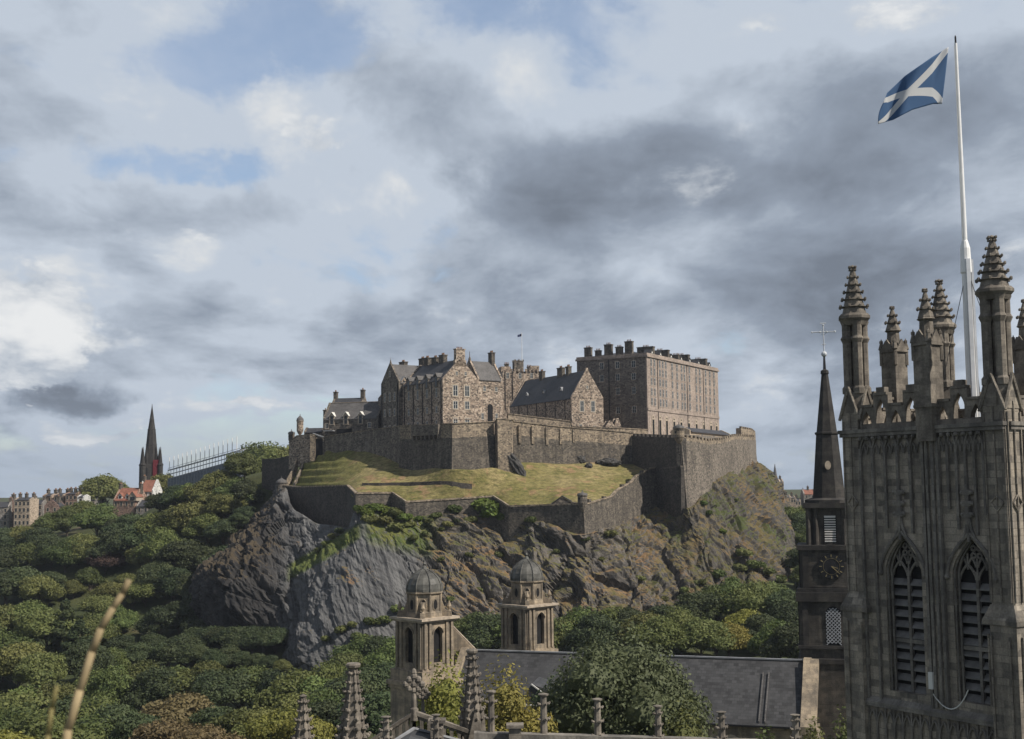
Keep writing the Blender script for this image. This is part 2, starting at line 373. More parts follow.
M['lead'] = flat_mat('lead_flashing', (0.22, 0.225, 0.235), 0.5, 0.25, 0.8)
M['pot'] = flat_mat('clay_chimney_pot', (0.22, 0.13, 0.085), 0.8)
M['pole'] = flat_mat('white_pole_paint', (0.74, 0.74, 0.73), 0.4, 0.05)
M['iron'] = flat_mat('black_iron', (0.02, 0.02, 0.022), 0.5)
M['metal'] = flat_mat('pale_metal', (0.5, 0.52, 0.55), 0.4, 0.1)
M['gold'] = flat_mat('gilt', (0.6, 0.42, 0.12), 0.4, 0.1)
M['bark'] = flat_mat('bark', (0.07, 0.055, 0.042), 0.95, 0.4, 3)
M['dome'] = flat_mat('dark_dome_lead', (0.085, 0.083, 0.075), 0.5, 0.5, 0.9)
M['cable'] = flat_mat('white_cable', (0.55, 0.55, 0.53), 0.5, 0.05)
# ------------------------------------------------------------------ the land
def catmull(A, n):
    """A: (k, ...) control rows -> (n, ...) smooth rows"""
    A = np.asarray(A, float); k = len(A)
    t = np.linspace(0, k - 1, n); i = np.minimum(t.astype(int), k - 2); f = (t - i).reshape((-1,) + (1,) * (A.ndim - 1))
    p0 = A[np.maximum(i - 1, 0)]; p1 = A[i]; p2 = A[i + 1]; p3 = A[np.minimum(i + 2, k - 1)]
    # tension a little under Catmull-Rom keeps edges crisp
    m1 = (p2 - p0) * 0.4; m2 = (p3 - p1) * 0.4
    return (2 * f**3 - 3 * f**2 + 1) * p1 + (f**3 - 2 * f**2 + f) * m1 + (-2 * f**3 + 3 * f**2) * p2 + (f**3 - f**2) * m2
def grid_object(name, G, mat, smooth=True):
    nu, nv = G.shape[:2]
    me = bpy.data.meshes.new(name)
    idx = np.arange(nu * nv).reshape(nu, nv)
    q = np.stack([idx[:-1, :-1], idx[1:, :-1], idx[1:, 1:], idx[:-1, 1:]], -1).reshape(-1, 4)
    me.from_pydata(G.reshape(-1, 3).tolist(), [], q.tolist())
    me.materials.append(mat)
    me.polygons.foreach_set('use_smooth', [smooth] * len(me.polygons))
    me.update()
    o = bpy.data.objects.new(name, me); COL.objects.link(o)
    return o

CTRL = np.array([
 (-150, 40, 0), (0, 40, 0), (150, 40, 0), (-150, 120, -3), (0, 130, 0), (150, 130, 0), (70, 160, 0), (-40, 160, -1),
 (-100, 200, -9), (0, 205, -4), (100, 200, 0), (-180, 240, -8), (-100, 250, -13), (-60, 260, -13),
 (-140, 320, -15), (-90, 335, -16), (-60, 345, -15), (-20, 345, -10), (20, 345, -4), (60, 345, 0), (110, 370, 3), (150, 370, 4),
 (-280, 680, 21), (-360, 760, 20), (-200, 640, 27), (-240, 590, 17), (-190, 560, 20), (-150, 480, 4), (-195, 480, 1), (-120, 440, -5), (-150, 400, -9), (-210, 400, -7), (-260, 480, 3),
 (-150, 540, 37), (-117, 525, 46), (-95, 510, 49), (-85, 480, 36), (-95, 440, 4), (-130, 492, 21), (-135, 460, 5), (-105, 425, -8), (-200, 690, 37),
 (0, 520, 44), (50, 520, 44), (100, 570, 36), (-60, 520, 50), (0, 700, 25), (100, 720, 22), (-100, 700, 33),
 (135, 420, 3), (160, 450, 4), (180, 400, 3), (200, 600, 14), (170, 720, 20), (240, 900, 28), (300, 1200, 32), (400, 600, 14),
 (-900, 1500, 22), (0, 1600, 24), (900, 1500, 20), (-2500, 4000, 14), (0, 4500, 16), (2500, 4000, 14), (-800, 600, 12), (-800, 100, -6), (800, 100, 2), (900, 600, 12), (0, -400, 0), (-900, -400, 0), (900, -400, 0)], float)
def _rbf():
    X = CTRL[:, :2] / 100; z = CTRL[:, 2]
    D = np.linalg.norm(X[:, None] - X[None], axis=-1)
    n = len(X); A = np.zeros((n + 1, n + 1)); A[:n, :n] = -D; A[:n, n] = 1; A[n, :n] = 1
    return np.linalg.solve(A, np.append(z, 0))
W_RBF = _rbf()
def ground_np(x, y):
    x = np.asarray(x, float); y = np.asarray(y, float)
    D = np.sqrt((x[..., None] - CTRL[:, 0])**2 + (y[..., None] - CTRL[:, 1])**2) / 100
    z = -(D * W_RBF[:-1]).sum(-1) + W_RBF[-1]
    far = np.clip((np.hypot(x, y - 600) - 2500) / 3000, 0, 1)
    z = z * (1 - far) + 12 * far
    return z + (0.8 * np.sin(x * 0.11 + 1) * np.sin(y * 0.09) + 0.4 * np.sin(x * 0.31 + y * 0.23)) * (1 - far)
def ground(x, y): return float(ground_np(x, y))

def land_mat():
    m, t, b = new_mat('grass_and_undergrowth')
    tc = t.node('ShaderNodeTexCoord').outputs['Object']
    f = t.noise(tc, 0.05, 6, 0.6); g = t.noise(tc, 0.6, 5, 0.65)
    c = t.mix(t.ramp(f, 0.35, 0.65), (0.03, 0.042, 0.014, 1), (0.065, 0.072, 0.025, 1))
    c = t.mix(t.ramp(g, 0.4, 0.7, 0, 0.6), c, (0.025, 0.028, 0.012, 1))
    c = t.mix(t.ramp(t.noise(tc, 0.02, 4, 0.6), 0.56, 0.66, 0, 0.8), c, (0.10, 0.078, 0.045, 1))
    t.l.new(c, b.inputs['Base Color']); b.inputs['Roughness'].default_value = 1.0
    bump(t, b, g, 0.8, 0.5)
    return m
uu = np.linspace(-1, 1, 241); vv = np.linspace(0, 1, 261)
gx = 420 * uu + 11000 * uu**7; gy = -120 + 900 * vv + 13000 * vv**8
GX, GY = np.meshgrid(gx, gy, indexing='ij')
land = tag(grid_object('ground', np.stack([GX, GY, ground_np(GX, GY)], -1), land_mat()), kind='structure')

# ------------------------------------------------------------------ the crag: rim, face and foot of the cliffs
ROCK = [  # per column: wall foot, rim, mid face, foot of the face (photo column, row, distance)
 [(262, 474, 585), (252, 500, 580), (222, 555, 560), (196, 640, 535)],
 [(282, 485, 462), (256, 521, 454), (198, 576, 439), (188, 645, 437)],
 [(288, 505, 434), (272, 530, 420), (226, 582, 405), (220, 655, 403)],
 [(312, 522, 418), (296, 548, 410), (268, 600, 397), (262, 664, 395)],
 [(336, 526, 408), (318, 552, 402), (290, 606, 390), (280, 668, 388)],
 [(350, 527, 402), (338, 545, 396), (308, 598, 380), (288, 668, 370)],
 [(356, 513, 399), (357, 528, 393), (345, 580, 376), (330, 650, 363)],
 [(380, 509, 401), (388, 530, 391), (382, 588, 373), (372, 640, 361)],
 [(410, 513, 396), (420, 545, 387), (418, 600, 374), (412, 640, 364)],
 [(450, 512, 398.5), (455, 536, 391), (452, 590, 378), (450, 630, 368)],
 [(490, 511, 401), (494, 532, 394), (492, 585, 381), (492, 628, 370)],
 [(535, 521, 393.5), (532, 541, 391), (530, 590, 383), (535, 630, 371)],
 [(583, 534, 386), (578, 551, 386), (585, 592, 377), (592, 627, 367)],
 [(622, 520, 406), (628, 552, 393), (640, 588, 381), (648, 622, 371)],
 [(658, 506, 423), (666, 538, 406), (684, 580, 391), (694, 618, 376)],
 [(688, 508, 408.5), (698, 534, 403), (726, 578, 393), (738, 616, 379)],
 [(704, 494, 420), (716, 524, 413), (740, 570, 400), (754, 616, 384)],
 [(722, 477, 438), (736, 512, 428), (756, 568, 406), (770, 616, 388)],
 [(752, 462, 474), (770, 494, 460), (788, 550, 434), (800, 616, 408)],
 [(764, 470, 520), (784, 497, 506), (798, 552, 478), (818, 625, 446)],
 [(768, 478, 580), (788, 505, 570), (806, 560, 545), (830, 640, 510)]]
def rock_grid(nu, nv):
    rows = []
    for col in ROCK:
        pts = [P(*c) for c in col]
        a, b = pts[3], pts[2]
        foot = pts[3] + Vector((0, -7, -16))
        back = pts[0] + Vector((pts[0].x * 0.0, 9, -2.5))
        rows.append([tuple(back)] + [tuple(q) for q in pts] + [tuple(foot)])
    A = catmull(np.array(rows), nu)
    A = np.swapaxes(catmull(np.swapaxes(A, 0, 1), nv), 0, 1)
    return A
def displace_rock(G):
    nu, nv = G.shape[:2]
    du = np.gradient(G, axis=0); dv = np.gradient(G, axis=1)
    N = np.cross(du, dv); N /= np.linalg.norm(N, axis=-1, keepdims=True) + 1e-9
    s = np.sign((N * np.array([0, -1, 0.4])).sum(-1, keepdims=True)); N = N * np.where(s == 0, 1, s)
    out = G.copy()
    for i in range(nu):
        for j in range(nv):
            x, y, z = G[i, j]; n = N[i, j]
            k = min(1.0, max(0.0, (j / nv - 0.10) / 0.16))          # calm under the walls
            px = x / y * F_PX + 512
            slab = math.exp(-((px - 352) / 62)**4) if True else 0
            # joints dip to the right across the middle, steeper on the smooth slab
            p = Vector((x + 0.55 * z, y * 0.6, z * 0.62 - 0.12 * x))
            q = min(1.0, max(0.0, (px - 430) / 190)); sk = 0.95 - 0.85 * q          # joints swing from dipping right to upright
            big = noise.fractal(Vector((x, y, z * 0.55)) * 0.035, 1.0, 2.0, 3)
            wv = 2.2 * noise.fractal(Vector((x, y, z)) * 0.09, 1.0, 2.0, 3)
            jx = x + sk * z + wv; jy = y * 0.7
            d, pt = noise.voronoi(Vector((jx * 0.085, jy * 0.085, z * 0.035 - x * 0.02))); c0 = noise.cell(pt[0] * 7.3); e0 = min(1.0, (d[1] - d[0]) * 5.0)
            d2, pt2 = noise.voronoi(Vector((jx * 0.30, jy * 0.30, z * 0.13))); c1 = noise.cell(pt2[0] * 5.1); e1 = min(1.0, (d2[1] - d2[0]) * 3.5)
            med = noise.ridged_multi_fractal(Vector((jx * 0.17, jy * 0.15, z * 0.055)), 0.85, 2.2, 5, 1.0, 2.0)
            fine = noise.fractal(Vector((jx * 1.0, y, z * 0.45)) * 0.55, 0.8, 2.1, 5)
            leftc = min(1.0, max(0.0, (300 - px) / 30)); rightc = min(1.0, max(0.0, (px - 630) / 60))
            rug = (1.0 - 0.95 * slab) * (1 - 0.35 * leftc) * (1 - 0.35 * rightc)
            am = rug * (2.2 * (c0 - 0.5) + 0.9 * (e0 - 0.8) + 0.9 * (c1 - 0.5) + 0.7 * (e1 - 0.8) + 1.3 * (med - 1.0)) + 1.8 * big + 0.55 * fine * (1 - 0.6 * slab)
            if slab > 0.05:                                       # long grooves down the slab
                g = noise.fractal(Vector(((x + wv * 0.7) * 0.75 + z * 0.42, z * 0.05, 3)), 0.9, 2.0, 4)
                g2 = noise.ridged_multi_fractal(Vector(((x + wv) * 0.16 + z * 0.10, z * 0.02, 8)), 1.0, 2.0, 3, 1.0, 2.0)
                am += slab * (0.35 * g + 0.5 * (g2 - 1.0) + 0.7 * noise.fractal(Vector((jx * 0.25, y * 0.2, z * 0.06)), 0.9, 2.0, 4))
            out[i, j] += n * am * k
    return out
def rock_mat():
    m, t, b = new_mat('crag_rock_with_dry_grass')
    tc = t.node('ShaderNodeTexCoord').outputs['Object']; x, y, z = t.sep(tc)
    nz = t.sep(t.node('ShaderNodeNewGeometry').outputs['Normal'])[2]
    sh = t.xyz(t.m('ADD', x, t.m('MULTIPLY', z, 0.45)), y, t.m('MULTIPLY', z, 0.30))
    f = t.noise(sh, 0.22, 7, 0.66); g = t.noise(sh, 1.3, 5, 0.65); h = t.noise(tc, 0.045, 5, 0.6)
    rock = t.mix(t.ramp(f, 0.34, 0.66), (0.045, 0.042, 0.040, 1), (0.125, 0.112, 0.098, 1))
    rock = t.mix(t.ramp(g, 0.5, 0.72, 0, 0.7), rock, (0.24, 0.215, 0.19, 1))
    rock = t.mix(t.ramp(t.noise(sh, 0.6, 4, 0.7), 0.55, 0.68, 0, 0.75), rock, (0.03, 0.029, 0.03, 1))
    # the slab: bluer, paler, streaked down the dip
    px = t.m('DIVIDE', x, y)
    slab = t.m('MULTIPLY', t.ramp(px, -0.215, -0.175), t.ramp(px, -0.06, -0.085))
    st = t.noise(t.xyz(t.m('ADD', t.m('MULTIPLY', x, 0.9), t.m('MULTIPLY', z, 0.35)), 0.0, t.m('MULTIPLY', z, 0.05)), 1.0, 6, 0.65)
    srock = t.mix(t.ramp(st, 0.36, 0.62), (0.055, 0.055, 0.057, 1), (0.125, 0.124, 0.123, 1))
    srock = t.mix(t.ramp(st, 0.62, 0.72, 0, 0.8), srock, (0.21, 0.20, 0.18, 1))
    srock = t.mix(t.ramp(f, 0.5, 0.72, 0, 0.6), srock, (0.028, 0.028, 0.029, 1))
    rock = t.mix(slab, rock, srock)
    # dry grass and turf where the ground is not too steep
    ledge = t.m('ADD', t.m('MULTIPLY', nz, 1.0), t.m('ADD', t.m('MULTIPLY', t.m('SUBTRACT', f, 0.5), 1.1), t.m('MULTIPLY', t.m('SUBTRACT', h, 0.5), 0.9)))
    ledge = t.m('SUBTRACT', ledge, t.m('MULTIPLY', slab, 0.42))
    ledge = t.m('ADD', ledge, t.ramp(px, -0.05, 0.16, -0.06, 0.05, False))
    ledge = t.m('SUBTRACT', ledge, t.m('MULTIPLY', t.ramp(px, -0.165, -0.19, 0.0, 0.45), t.ramp(z, 16.0, 7.0)))
    lm = t.ramp(ledge, 0.50, 0.66)
    turf = t.mix(t.ramp(t.noise(tc, 0.11, 5, 0.65), 0.40, 0.62), (0.165, 0.100, 0.052, 1), (0.078, 0.078, 0.028, 1))
    turf = t.mix(t.ramp(g, 0.4, 0.7, 0, 0.5), turf, (0.21, 0.15, 0.085, 1))
    turf = t.mix(t.m('MULTIPLY', t.ramp(t.noise(tc, 0.08, 4, 0.65), 0.46, 0.58), t.ramp(px, 0.06, 0.15, 0.45, 0.95)), turf, (0.05, 0.066, 0.02, 1))
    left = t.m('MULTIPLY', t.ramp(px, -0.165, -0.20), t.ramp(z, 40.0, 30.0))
    rock = t.mix(t.m('MULTIPLY', left, 0.93), rock, t.mix(t.ramp(f, 0.34, 0.66), (0.014, 0.014, 0.015, 1), (0.038, 0.036, 0.035, 1)))  # dark basalt, darkened further in colour to paint the left cliff's deep shade
    turf = t.mix(t.ramp(px, -0.155, -0.19), turf, (0.058, 0.045, 0.029, 1))  # turf on that cliff darkened as well, shade painted into its colour
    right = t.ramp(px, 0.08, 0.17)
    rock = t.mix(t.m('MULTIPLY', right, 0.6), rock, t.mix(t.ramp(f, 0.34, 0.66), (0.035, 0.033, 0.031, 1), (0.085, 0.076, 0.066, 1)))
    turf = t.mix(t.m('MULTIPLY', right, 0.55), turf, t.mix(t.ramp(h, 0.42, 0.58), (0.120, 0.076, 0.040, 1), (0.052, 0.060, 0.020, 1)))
    # the green ramp running down left of the slab
    rz = t.m('ADD', 26.5, t.m('MULTIPLY', t.m('ADD', px, 0.128), 238.0))
    rd = t.m('ADD', t.m('ABSOLUTE', t.m('SUBTRACT', z, rz)), t.m('MULTIPLY', t.m('SUBTRACT', g, 0.5), 3.0))
    ramp_ = t.m('MULTIPLY', t.ramp(rd, 3.0, 1.6), t.m('MULTIPLY', t.ramp(px, -0.182, -0.174), t.ramp(px, -0.118, -0.126)))
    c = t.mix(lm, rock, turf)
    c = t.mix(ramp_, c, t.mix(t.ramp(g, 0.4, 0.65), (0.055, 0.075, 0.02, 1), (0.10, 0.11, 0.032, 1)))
    # turf under the outwork wall is still green
    gb = t.m('MULTIPLY', t.m('MULTIPLY', t.ramp(px, -0.122, -0.112), t.ramp(px, -0.055, -0.075)), t.ramp(t.m('ADD', z, t.m('MULTIPLY', px, 90.0)), 12.0, 16.5))
    c = t.mix(t.m('MULTIPLY', gb, t.ramp(g, 0.35, 0.5)), c, t.mix(t.ramp(f, 0.4, 0.6), (0.06, 0.08, 0.02, 1), (0.11, 0.115, 0.03, 1)))
    t.l.new(c, b.inputs['Base Color']); b.inputs['Roughness'].default_value = 0.95
    bump(t, b, t.m('ADD', f, t.m('ADD', t.m('MULTIPLY', g, 0.35), t.m('MULTIPLY', st, t.m('MULTIPLY', slab, 0.3)))), 0.7, 0.6)
    return m
RG = displace_rock(rock_grid(620, 210))
rock = tag(grid_object('cliff', RG, rock_mat(), smooth=False), kind='structure')

# ------------------------------------------------------------------ the grass slope between the two walls
LAWN = [
 [(287, 489, 461), (295, 474, 463), (303, 458, 466)],
 [(320, 489, 436), (322, 470, 449), (326, 447, 460)],
 [(347, 488, 419), (352, 470, 434), (358, 446, 452)],
 [(356, 496, 404.5), (370, 480, 417), (394, 457, 433)],
 [(392, 496, 407.5), (400, 483, 413), (408, 470, 421)],
 [(405.5, 505, 400.5), (412, 486, 410), (420, 470.5, 417)],
 [(450, 502.5, 403), (452, 485, 405), (454, 469.3, 406.5)],
 [(493, 500, 405.5), (496, 484, 409), (498, 469.5, 412.5)],
 [(508.5, 509.5, 399.5), (514, 486, 409), (516, 464, 419)],
 [(545, 508.5, 395.5), (545, 486, 410), (545, 463.5, 424)],
 [(583, 507, 390.5), (577, 485, 410), (572, 463.5, 429)],
 [(617, 494, 407.5), (612, 479, 420), (607, 464, 434.5)],
 [(654, 472, 430.5), (645, 468, 435), (636, 464.5, 441)]]
def lawn_grid(nu, nv):
    rows = []
    for col in LAWN:
        p = [np.array(P(*c)) for c in col]
        first = p[0] + np.array([0, -0.4, -0.6]); last = p[2] + (p[2] - p[1]) * 0.35 * np.array([1, 1, 0.15])
        rows.append([first] + p + [last])
    A = catmull(np.array(rows), nu)
    return np.swapaxes(catmull(np.swapaxes(A, 0, 1), nv), 0, 1)
LG = lawn_grid(240, 90)
for i in range(LG.shape[0]):
    for j in range(LG.shape[1]):
        x, y, z = LG[i, j]
        z += 0.5 * noise.fractal(Vector((x, y, 0)) * 0.09, 1.0, 2.0, 4)
        px = x / y * F_PX + 512
        if px < 345:                                            # three turf terraces by the gate
            q = (z - 43.0) / 2.6; st = math.floor(q) + min(1.0, max(0.0, (q - math.floor(q) - 0.55) / 0.45))
            w = min(1.0, (345 - px) / 12); z = z * (1 - w) + (43.0 + 2.6 * st) * w
        LG[i, j, 2] = z
def lawn_mat():
    m, t, b = new_mat('dry_summer_grass')
    tc = t.node('ShaderNodeTexCoord').outputs['Object']; x, y, z = t.sep(tc)
    f = t.noise(tc, 0.09, 6, 0.62); g = t.noise(t.xyz(t.m('MULTIPLY', x, 0.5), y, t.m('MULTIPLY', z, 2.0)), 0.5, 5, 0.65)
    c = t.mix(t.ramp(f, 0.36, 0.64), (0.145, 0.130, 0.046, 1), (0.24, 0.195, 0.092, 1))
    c = t.mix(t.ramp(g, 0.45, 0.7, 0, 0.8), c, (0.072, 0.078, 0.024, 1))
    c = t.mix(t.ramp(t.noise(tc, 0.16, 4, 0.6), 0.56, 0.64, 0, 0.8), c, (0.24, 0.155, 0.085, 1))
    c = t.mix(t.ramp(x, -45, -72, 0, 0.7), c, (0.115, 0.120, 0.030, 1))
    t.l.new(c, b.inputs['Base Color']); b.inputs['Roughness'].default_value = 1.0
    hfine = t.noise(t.xyz(t.m('MULTIPLY', x, 0.6), y, z), 1.1, 5, 0.75)
    c2 = t.mix(0.8, c, t.mix(t.ramp(hfine, 0.3, 0.7), (0.25, 0.25, 0.25, 1), (0.75, 0.75, 0.75, 1)), 'OVERLAY'); t.l.new(c2, b.inputs['Base Color'])
    bump(t, b, t.m('ADD', g, hfine), 0.8, 0.4)
    return m
lawn = tag(grid_object('grass_slope', LG, lawn_mat()), kind='structure')

# the castle's made ground inside the upper walls
mb = MB()
top = [PL(*a) for a in ((300, 440, 470), (330, 440, 462), (400, 440, 428), (452, 440, 412), (498, 440, 419), (632, 440, 443), (680, 440, 416), (706, 440, 430), (735, 440, 460), (756, 440, 480))]
top += [Vector((98, 540)), Vector((90, 575)), Vector((-70, 560)), Vector((-78, 500))]
zc = ZZ(560, 437, 430)
mb.hexa([(p.x, p.y, zc - 14) for p in top], [(p.x, p.y, zc) for p in top])
tag(mb.build('castle_ground', flat_mat('courtyard_cobbles', (0.16, 0.14, 0.12), 0.95, 0.3, 0.8)), kind='structure')

def bvh_of(o):
    me = o.data; return BVHTree.FromPolygons([v.co[:] for v in me.vertices], [p.vertices[:] for p in me.polygons])
BV_ROCK, BV_LAWN, BV_LAND = bvh_of(rock), bvh_of(lawn), bvh_of(land)
def hit(px, py, which=None):
    best = None
    for b in (which or (BV_ROCK, BV_LAWN, BV_LAND)):
        q = b.ray_cast(CAM, ray(px, py).normalized())
        if q[0] is not None and (best is None or q[3] < best[1]): best = (q[0], q[3], q[1])
    return best
# ------------------------------------------------------------------ building blocks for houses and castle ranges
def gable_walls(mb, x0, x1, y0, y1, h, rise, ridge, skew=0.35, z0=0.0, proud=0.25):
    """a gabled box; ridge 'x' or 'y'. The gable walls rise a little above the roof as skews"""
    if ridge == 'y':
        c = (x0 + x1) / 2
        for ya, yb in ((y0, y0 + 0.7), (y1 - 0.7, y1)):
            mb.extr([(x0, ya, z0), (x1, ya, z0), (x1, ya, h), (x1 , ya, h + proud), (c + skew, ya, h + rise + proud), (c - skew, ya, h + rise + proud), (x0, ya, h + proud), (x0, ya, h)], (0, yb - ya, 0))
        mb.box(x0, x0 + 0.7, y0 + 0.7, y1 - 0.7, z0, h); mb.box(x1 - 0.7, x1, y0 + 0.7, y1 - 0.7, z0, h)
    else:
        c = (y0 + y1) / 2
        for xa, xb in ((x0, x0 + 0.7), (x1 - 0.7, x1)):
            mb.extr([(xa, y0, z0), (xa, y1, z0), (xa, y1, h), (xa, y1, h + proud), (xa, c + skew, h + rise + proud), (xa, c - skew, h + rise + proud), (xa, y0, h + proud), (xa, y0, h)], (xb - xa, 0, 0))
        mb.box(x0 + 0.7, x1 - 0.7, y0, y0 + 0.7, z0, h); mb.box(x0 + 0.7, x1 - 0.7, y1 - 0.7, y1, z0, h)
def gable_roof(mb, x0, x1, y0, y1, h, rise, ridge, over=0.3, th=0.22, inset=0.7):
    if ridge == 'y':
        c = (x0 + x1) / 2; k = rise / (c - x0)
        for s, xe in ((-1, x0), (1, x1)):
            e = xe + s * over; ze = h - over * k
            mb.extr([(e, y0 + inset, ze), (c, y0 + inset, h + rise), (c, y0 + inset, h + rise - th * 1.3), (e, y0 + inset, ze - th)], (0, y1 - y0 - 2 * inset, 0))
    else:
        c = (y0 + y1) / 2; k = rise / (c - y0)
        for s, ye in ((-1, y0), (1, y1)):
            e = ye + s * over; ze = h - over * k
            mb.extr([(x0 + inset, e, ze), (x0 + inset, c, h + rise), (x0 + inset, c, h + rise - th * 1.3), (x0 + inset, e, ze - th)], (x1 - x0 - 2 * inset, 0, 0))
class Face:
    """a wall plane of a thing in its own coordinates: s along, z up, n out"""
    def __init__(s, o, d, n): s.o = Vector(o); s.d = Vector(d); s.n = Vector(n)
    def p(s, a, z, out=0.0): return s.o + s.d * a + s.n * out + Vector((0, 0, z))
    def bx(s, mb, a0, a1, z0, z1, o0, o1, mi=None):
        b = [s.p(a0, z0, o1), s.p(a1, z0, o1), s.p(a1, z0, o0), s.p(a0, z0, o0)]; t = [q + Vector((0, 0, z1 - z0)) for q in b]
        mb.hexa(b, t, mi)
def window(root, fc, s, z, w, h, mats=None, margin=0.22, arch=False, name='window', bars=True, frame=True):
    mb = MB(); mats = mats or (M['trim'], M['glass'], M['sash'])
    if frame:
        fc.bx(mb, s - w / 2 - margin, s - w / 2, z - margin, z + h + margin, -0.05, 0.10, 0); fc.bx(mb, s + w / 2, s + w / 2 + margin, z - margin, z + h + margin, -0.05, 0.10, 0)
        fc.bx(mb, s - w / 2, s + w / 2, z + h, z + h + margin, -0.05, 0.10, 0); fc.bx(mb, s - w / 2, s + w / 2, z - margin, z, -0.05, 0.14, 0)
    fc.bx(mb, s - w / 2, s + w / 2, z, z + h, -0.05, 0.025, 1)
    if bars:
        for q in (0.0, 0.5, 0.94): fc.bx(mb, s - w / 2, s + w / 2, z + h * q, z + h * q + 0.09, 0.027, 0.06, 2)
        for q in (-0.5, -0.045, 0.41): fc.bx(mb, s + w * q, s + w * (q + 0.09), z, z + h, 0.027, 0.055, 2)
    if arch:
        n = 8
        for k in range(n):
            a0, a1 = math.pi * k / n, math.pi * (k + 1) / n
            for r0, r1, oo, mi in ((0.0, w / 2, 0.024, 1), (w / 2, w / 2 + margin, 0.11, 0)):
                q = [fc.p(s + r * math.cos(a), z + h + r * math.sin(a), oo) for r, a in ((r0, a0), (r1, a0), (r1, a1), (r0, a1))]
                if r0 == 0: q = q[1:]
                mb.face(q, mi)
    return mb.build(name, mats, root)
def chimney(parent, x, y, z0, z1, sx=1.6, sy=1.1, pots=2, mat='castle_grey', name='chimney', along='x'):
    mb = MB(); mb.cbox(x, y, z0, sx, sy, z1 - z0 - 0.35, 0); mb.cbox(x, y, z1 - 0.35, sx + 0.3, sy + 0.3, 0.35, 0)
    for k in range(pots):
        q = (k - (pots - 1) / 2) * 0.62
        a, b = (x + q, y) if along == 'x' else (x, y + q)
        mb.lathe(a, b, [(0.2, z1), (0.17, z1 + 0.6), (0.2, z1 + 0.62), (0.2, z1 + 0.7)], 7, mi=1)
    return mb.build(name, (M['wall_dark' if mat == 'castle_grey' else mat], M['pot']), parent)
def corner_root(name, label, cat, px, py, Y, rot, group=None):
    q = P(px, py, Y); return thing(name, label, cat, (q.x, q.y, q.z), rot, group), q
def skylight(root, x, y, z, sx, sy, h, nrm, mats, name='dormer'):
    """a little gabled dormer; nrm = outward direction 'l' (-x), 'f' (-y), 'r' (+x)"""
    mb = MB()
    d = {'l': Vector((-1, 0, 0)), 'f': Vector((0, -1, 0)), 'r': Vector((1, 0, 0))}[nrm]; a = Vector((-d.y, d.x, 0))
    o = Vector((x, y, z))
    def q(s, out, zz): return o + a * s + d * out + Vector((0, 0, zz))
    w = sx / 2
    mb.extr([q(-w, 0, 0), q(w, 0, 0), q(w, 0, h), q(0, 0, h + w * 1.1), q(-w, 0, h)], -d * sy, 0)
    for s_ in (-1, 1):
        mb.extr([q(s_ * (w + 0.25), 0.25, h - 0.3), q(0, 0.25, h + w * 1.1 + 0.12), q(0, 0.25, h + w * 1.1 + 0.28), q(s_ * (w + 0.25), 0.25, h - 0.12)], -d * (sy + 0.25), 1)
    mb.extr([q(-w * 0.55, 0.03, 0.3), q(w * 0.55, 0.03, 0.3), q(w * 0.55, 0.03, h - 0.1), q(-w * 0.55, 0.03, h - 0.1)], -d * 0.06, 2)
    return mb.build(name, mats, root)

# ------------------------------------------------------------------ the tall gabled range in the middle of the castle
YH = 420.0; ROT_H = R(35)
root, o = corner_root('castle_range', 'tall gabled castle range, its sunlit end wall topped by a wide chimney', 'castle building', 443, 436, YH, ROT_H)
zb = o.z
hz = lambda py, Y=YH: ZZ(470, py, Y) - zb
L1, D1, hE, hR = 14.5, 27.0, hz(379), hz(359, 424) - hz(379)
w = MB(); gable_walls(w, 0, L1, 0, D1, hE, hR, 'y', z0=-3)
w.box(-0.12, L1 + 0.02, -0.12, 0.0, hE * 0.30, hE * 0.30 + 0.25)
w.cbox(L1 / 2, 0.55, hE + hR - 2.5, 4.6, 1.1, 2.2)
w.build('wall', M['castle'], root)
rf = MB(); gable_roof(rf, 0, L1, 0, D1, hE, hR, 'y'); rf = rf.build('roof', M['slate'], root)
chimney(rf, L1 / 2, 0.75, hE + hR - 1.5, hE + hR + 3.6, 3.6, 1.5, 4, 'castle')
ff = Face((0, 0, 0), (1, 0, 0), (0, -1, 0)); fl = Face((0, 0, 0), (0, 1, 0), (-1, 0, 0))
for s, c in ((5.0, 0), (9.7, 0)):
    window(root, ff, s, hz(395), 1.9, 3.6, margin=0.35); window(root, ff, s, hz(408), 1.8, 2.6, margin=0.35); window(root, ff, s, hz(425), 1.8, 2.6, margin=0.35)
window(root, ff, 5.6, hz(374), 0.9, 1.2); window(root, ff, 9.2, hz(374), 0.9, 1.2)
for k in range(4):
    y = 4.0 + k * 6.2
    for z, h in ((hE * 0.18, 2.0), (hE * 0.42, 2.2), (hE * 0.70, 3.0)): window(root, fl, y, z, 1.2, h)
    skylight(root, -0.25, y, hE - 2.4, 2.0, 4.5, 3.6, 'l', (M['castle_grey'], M['slate_grey'], M['glass']))
for y in (1.0, 7.0, 13.2, 19.4, 25.6):
    p = MB(); p.tube((-0.16, y, -2), (-0.16, y, hE - 0.3), 0.14, n=6); p.build('drainpipe', M['iron'], root)
for y, z in ((12.0, 2.6), (17.0, 2.2), (22.5, 2.6)): chimney(rf, L1 / 2 + 0.4, y, hE + hR - 1.6, hE + hR + z, 1.6, 3.0, 3, 'castle_grey', along='y')
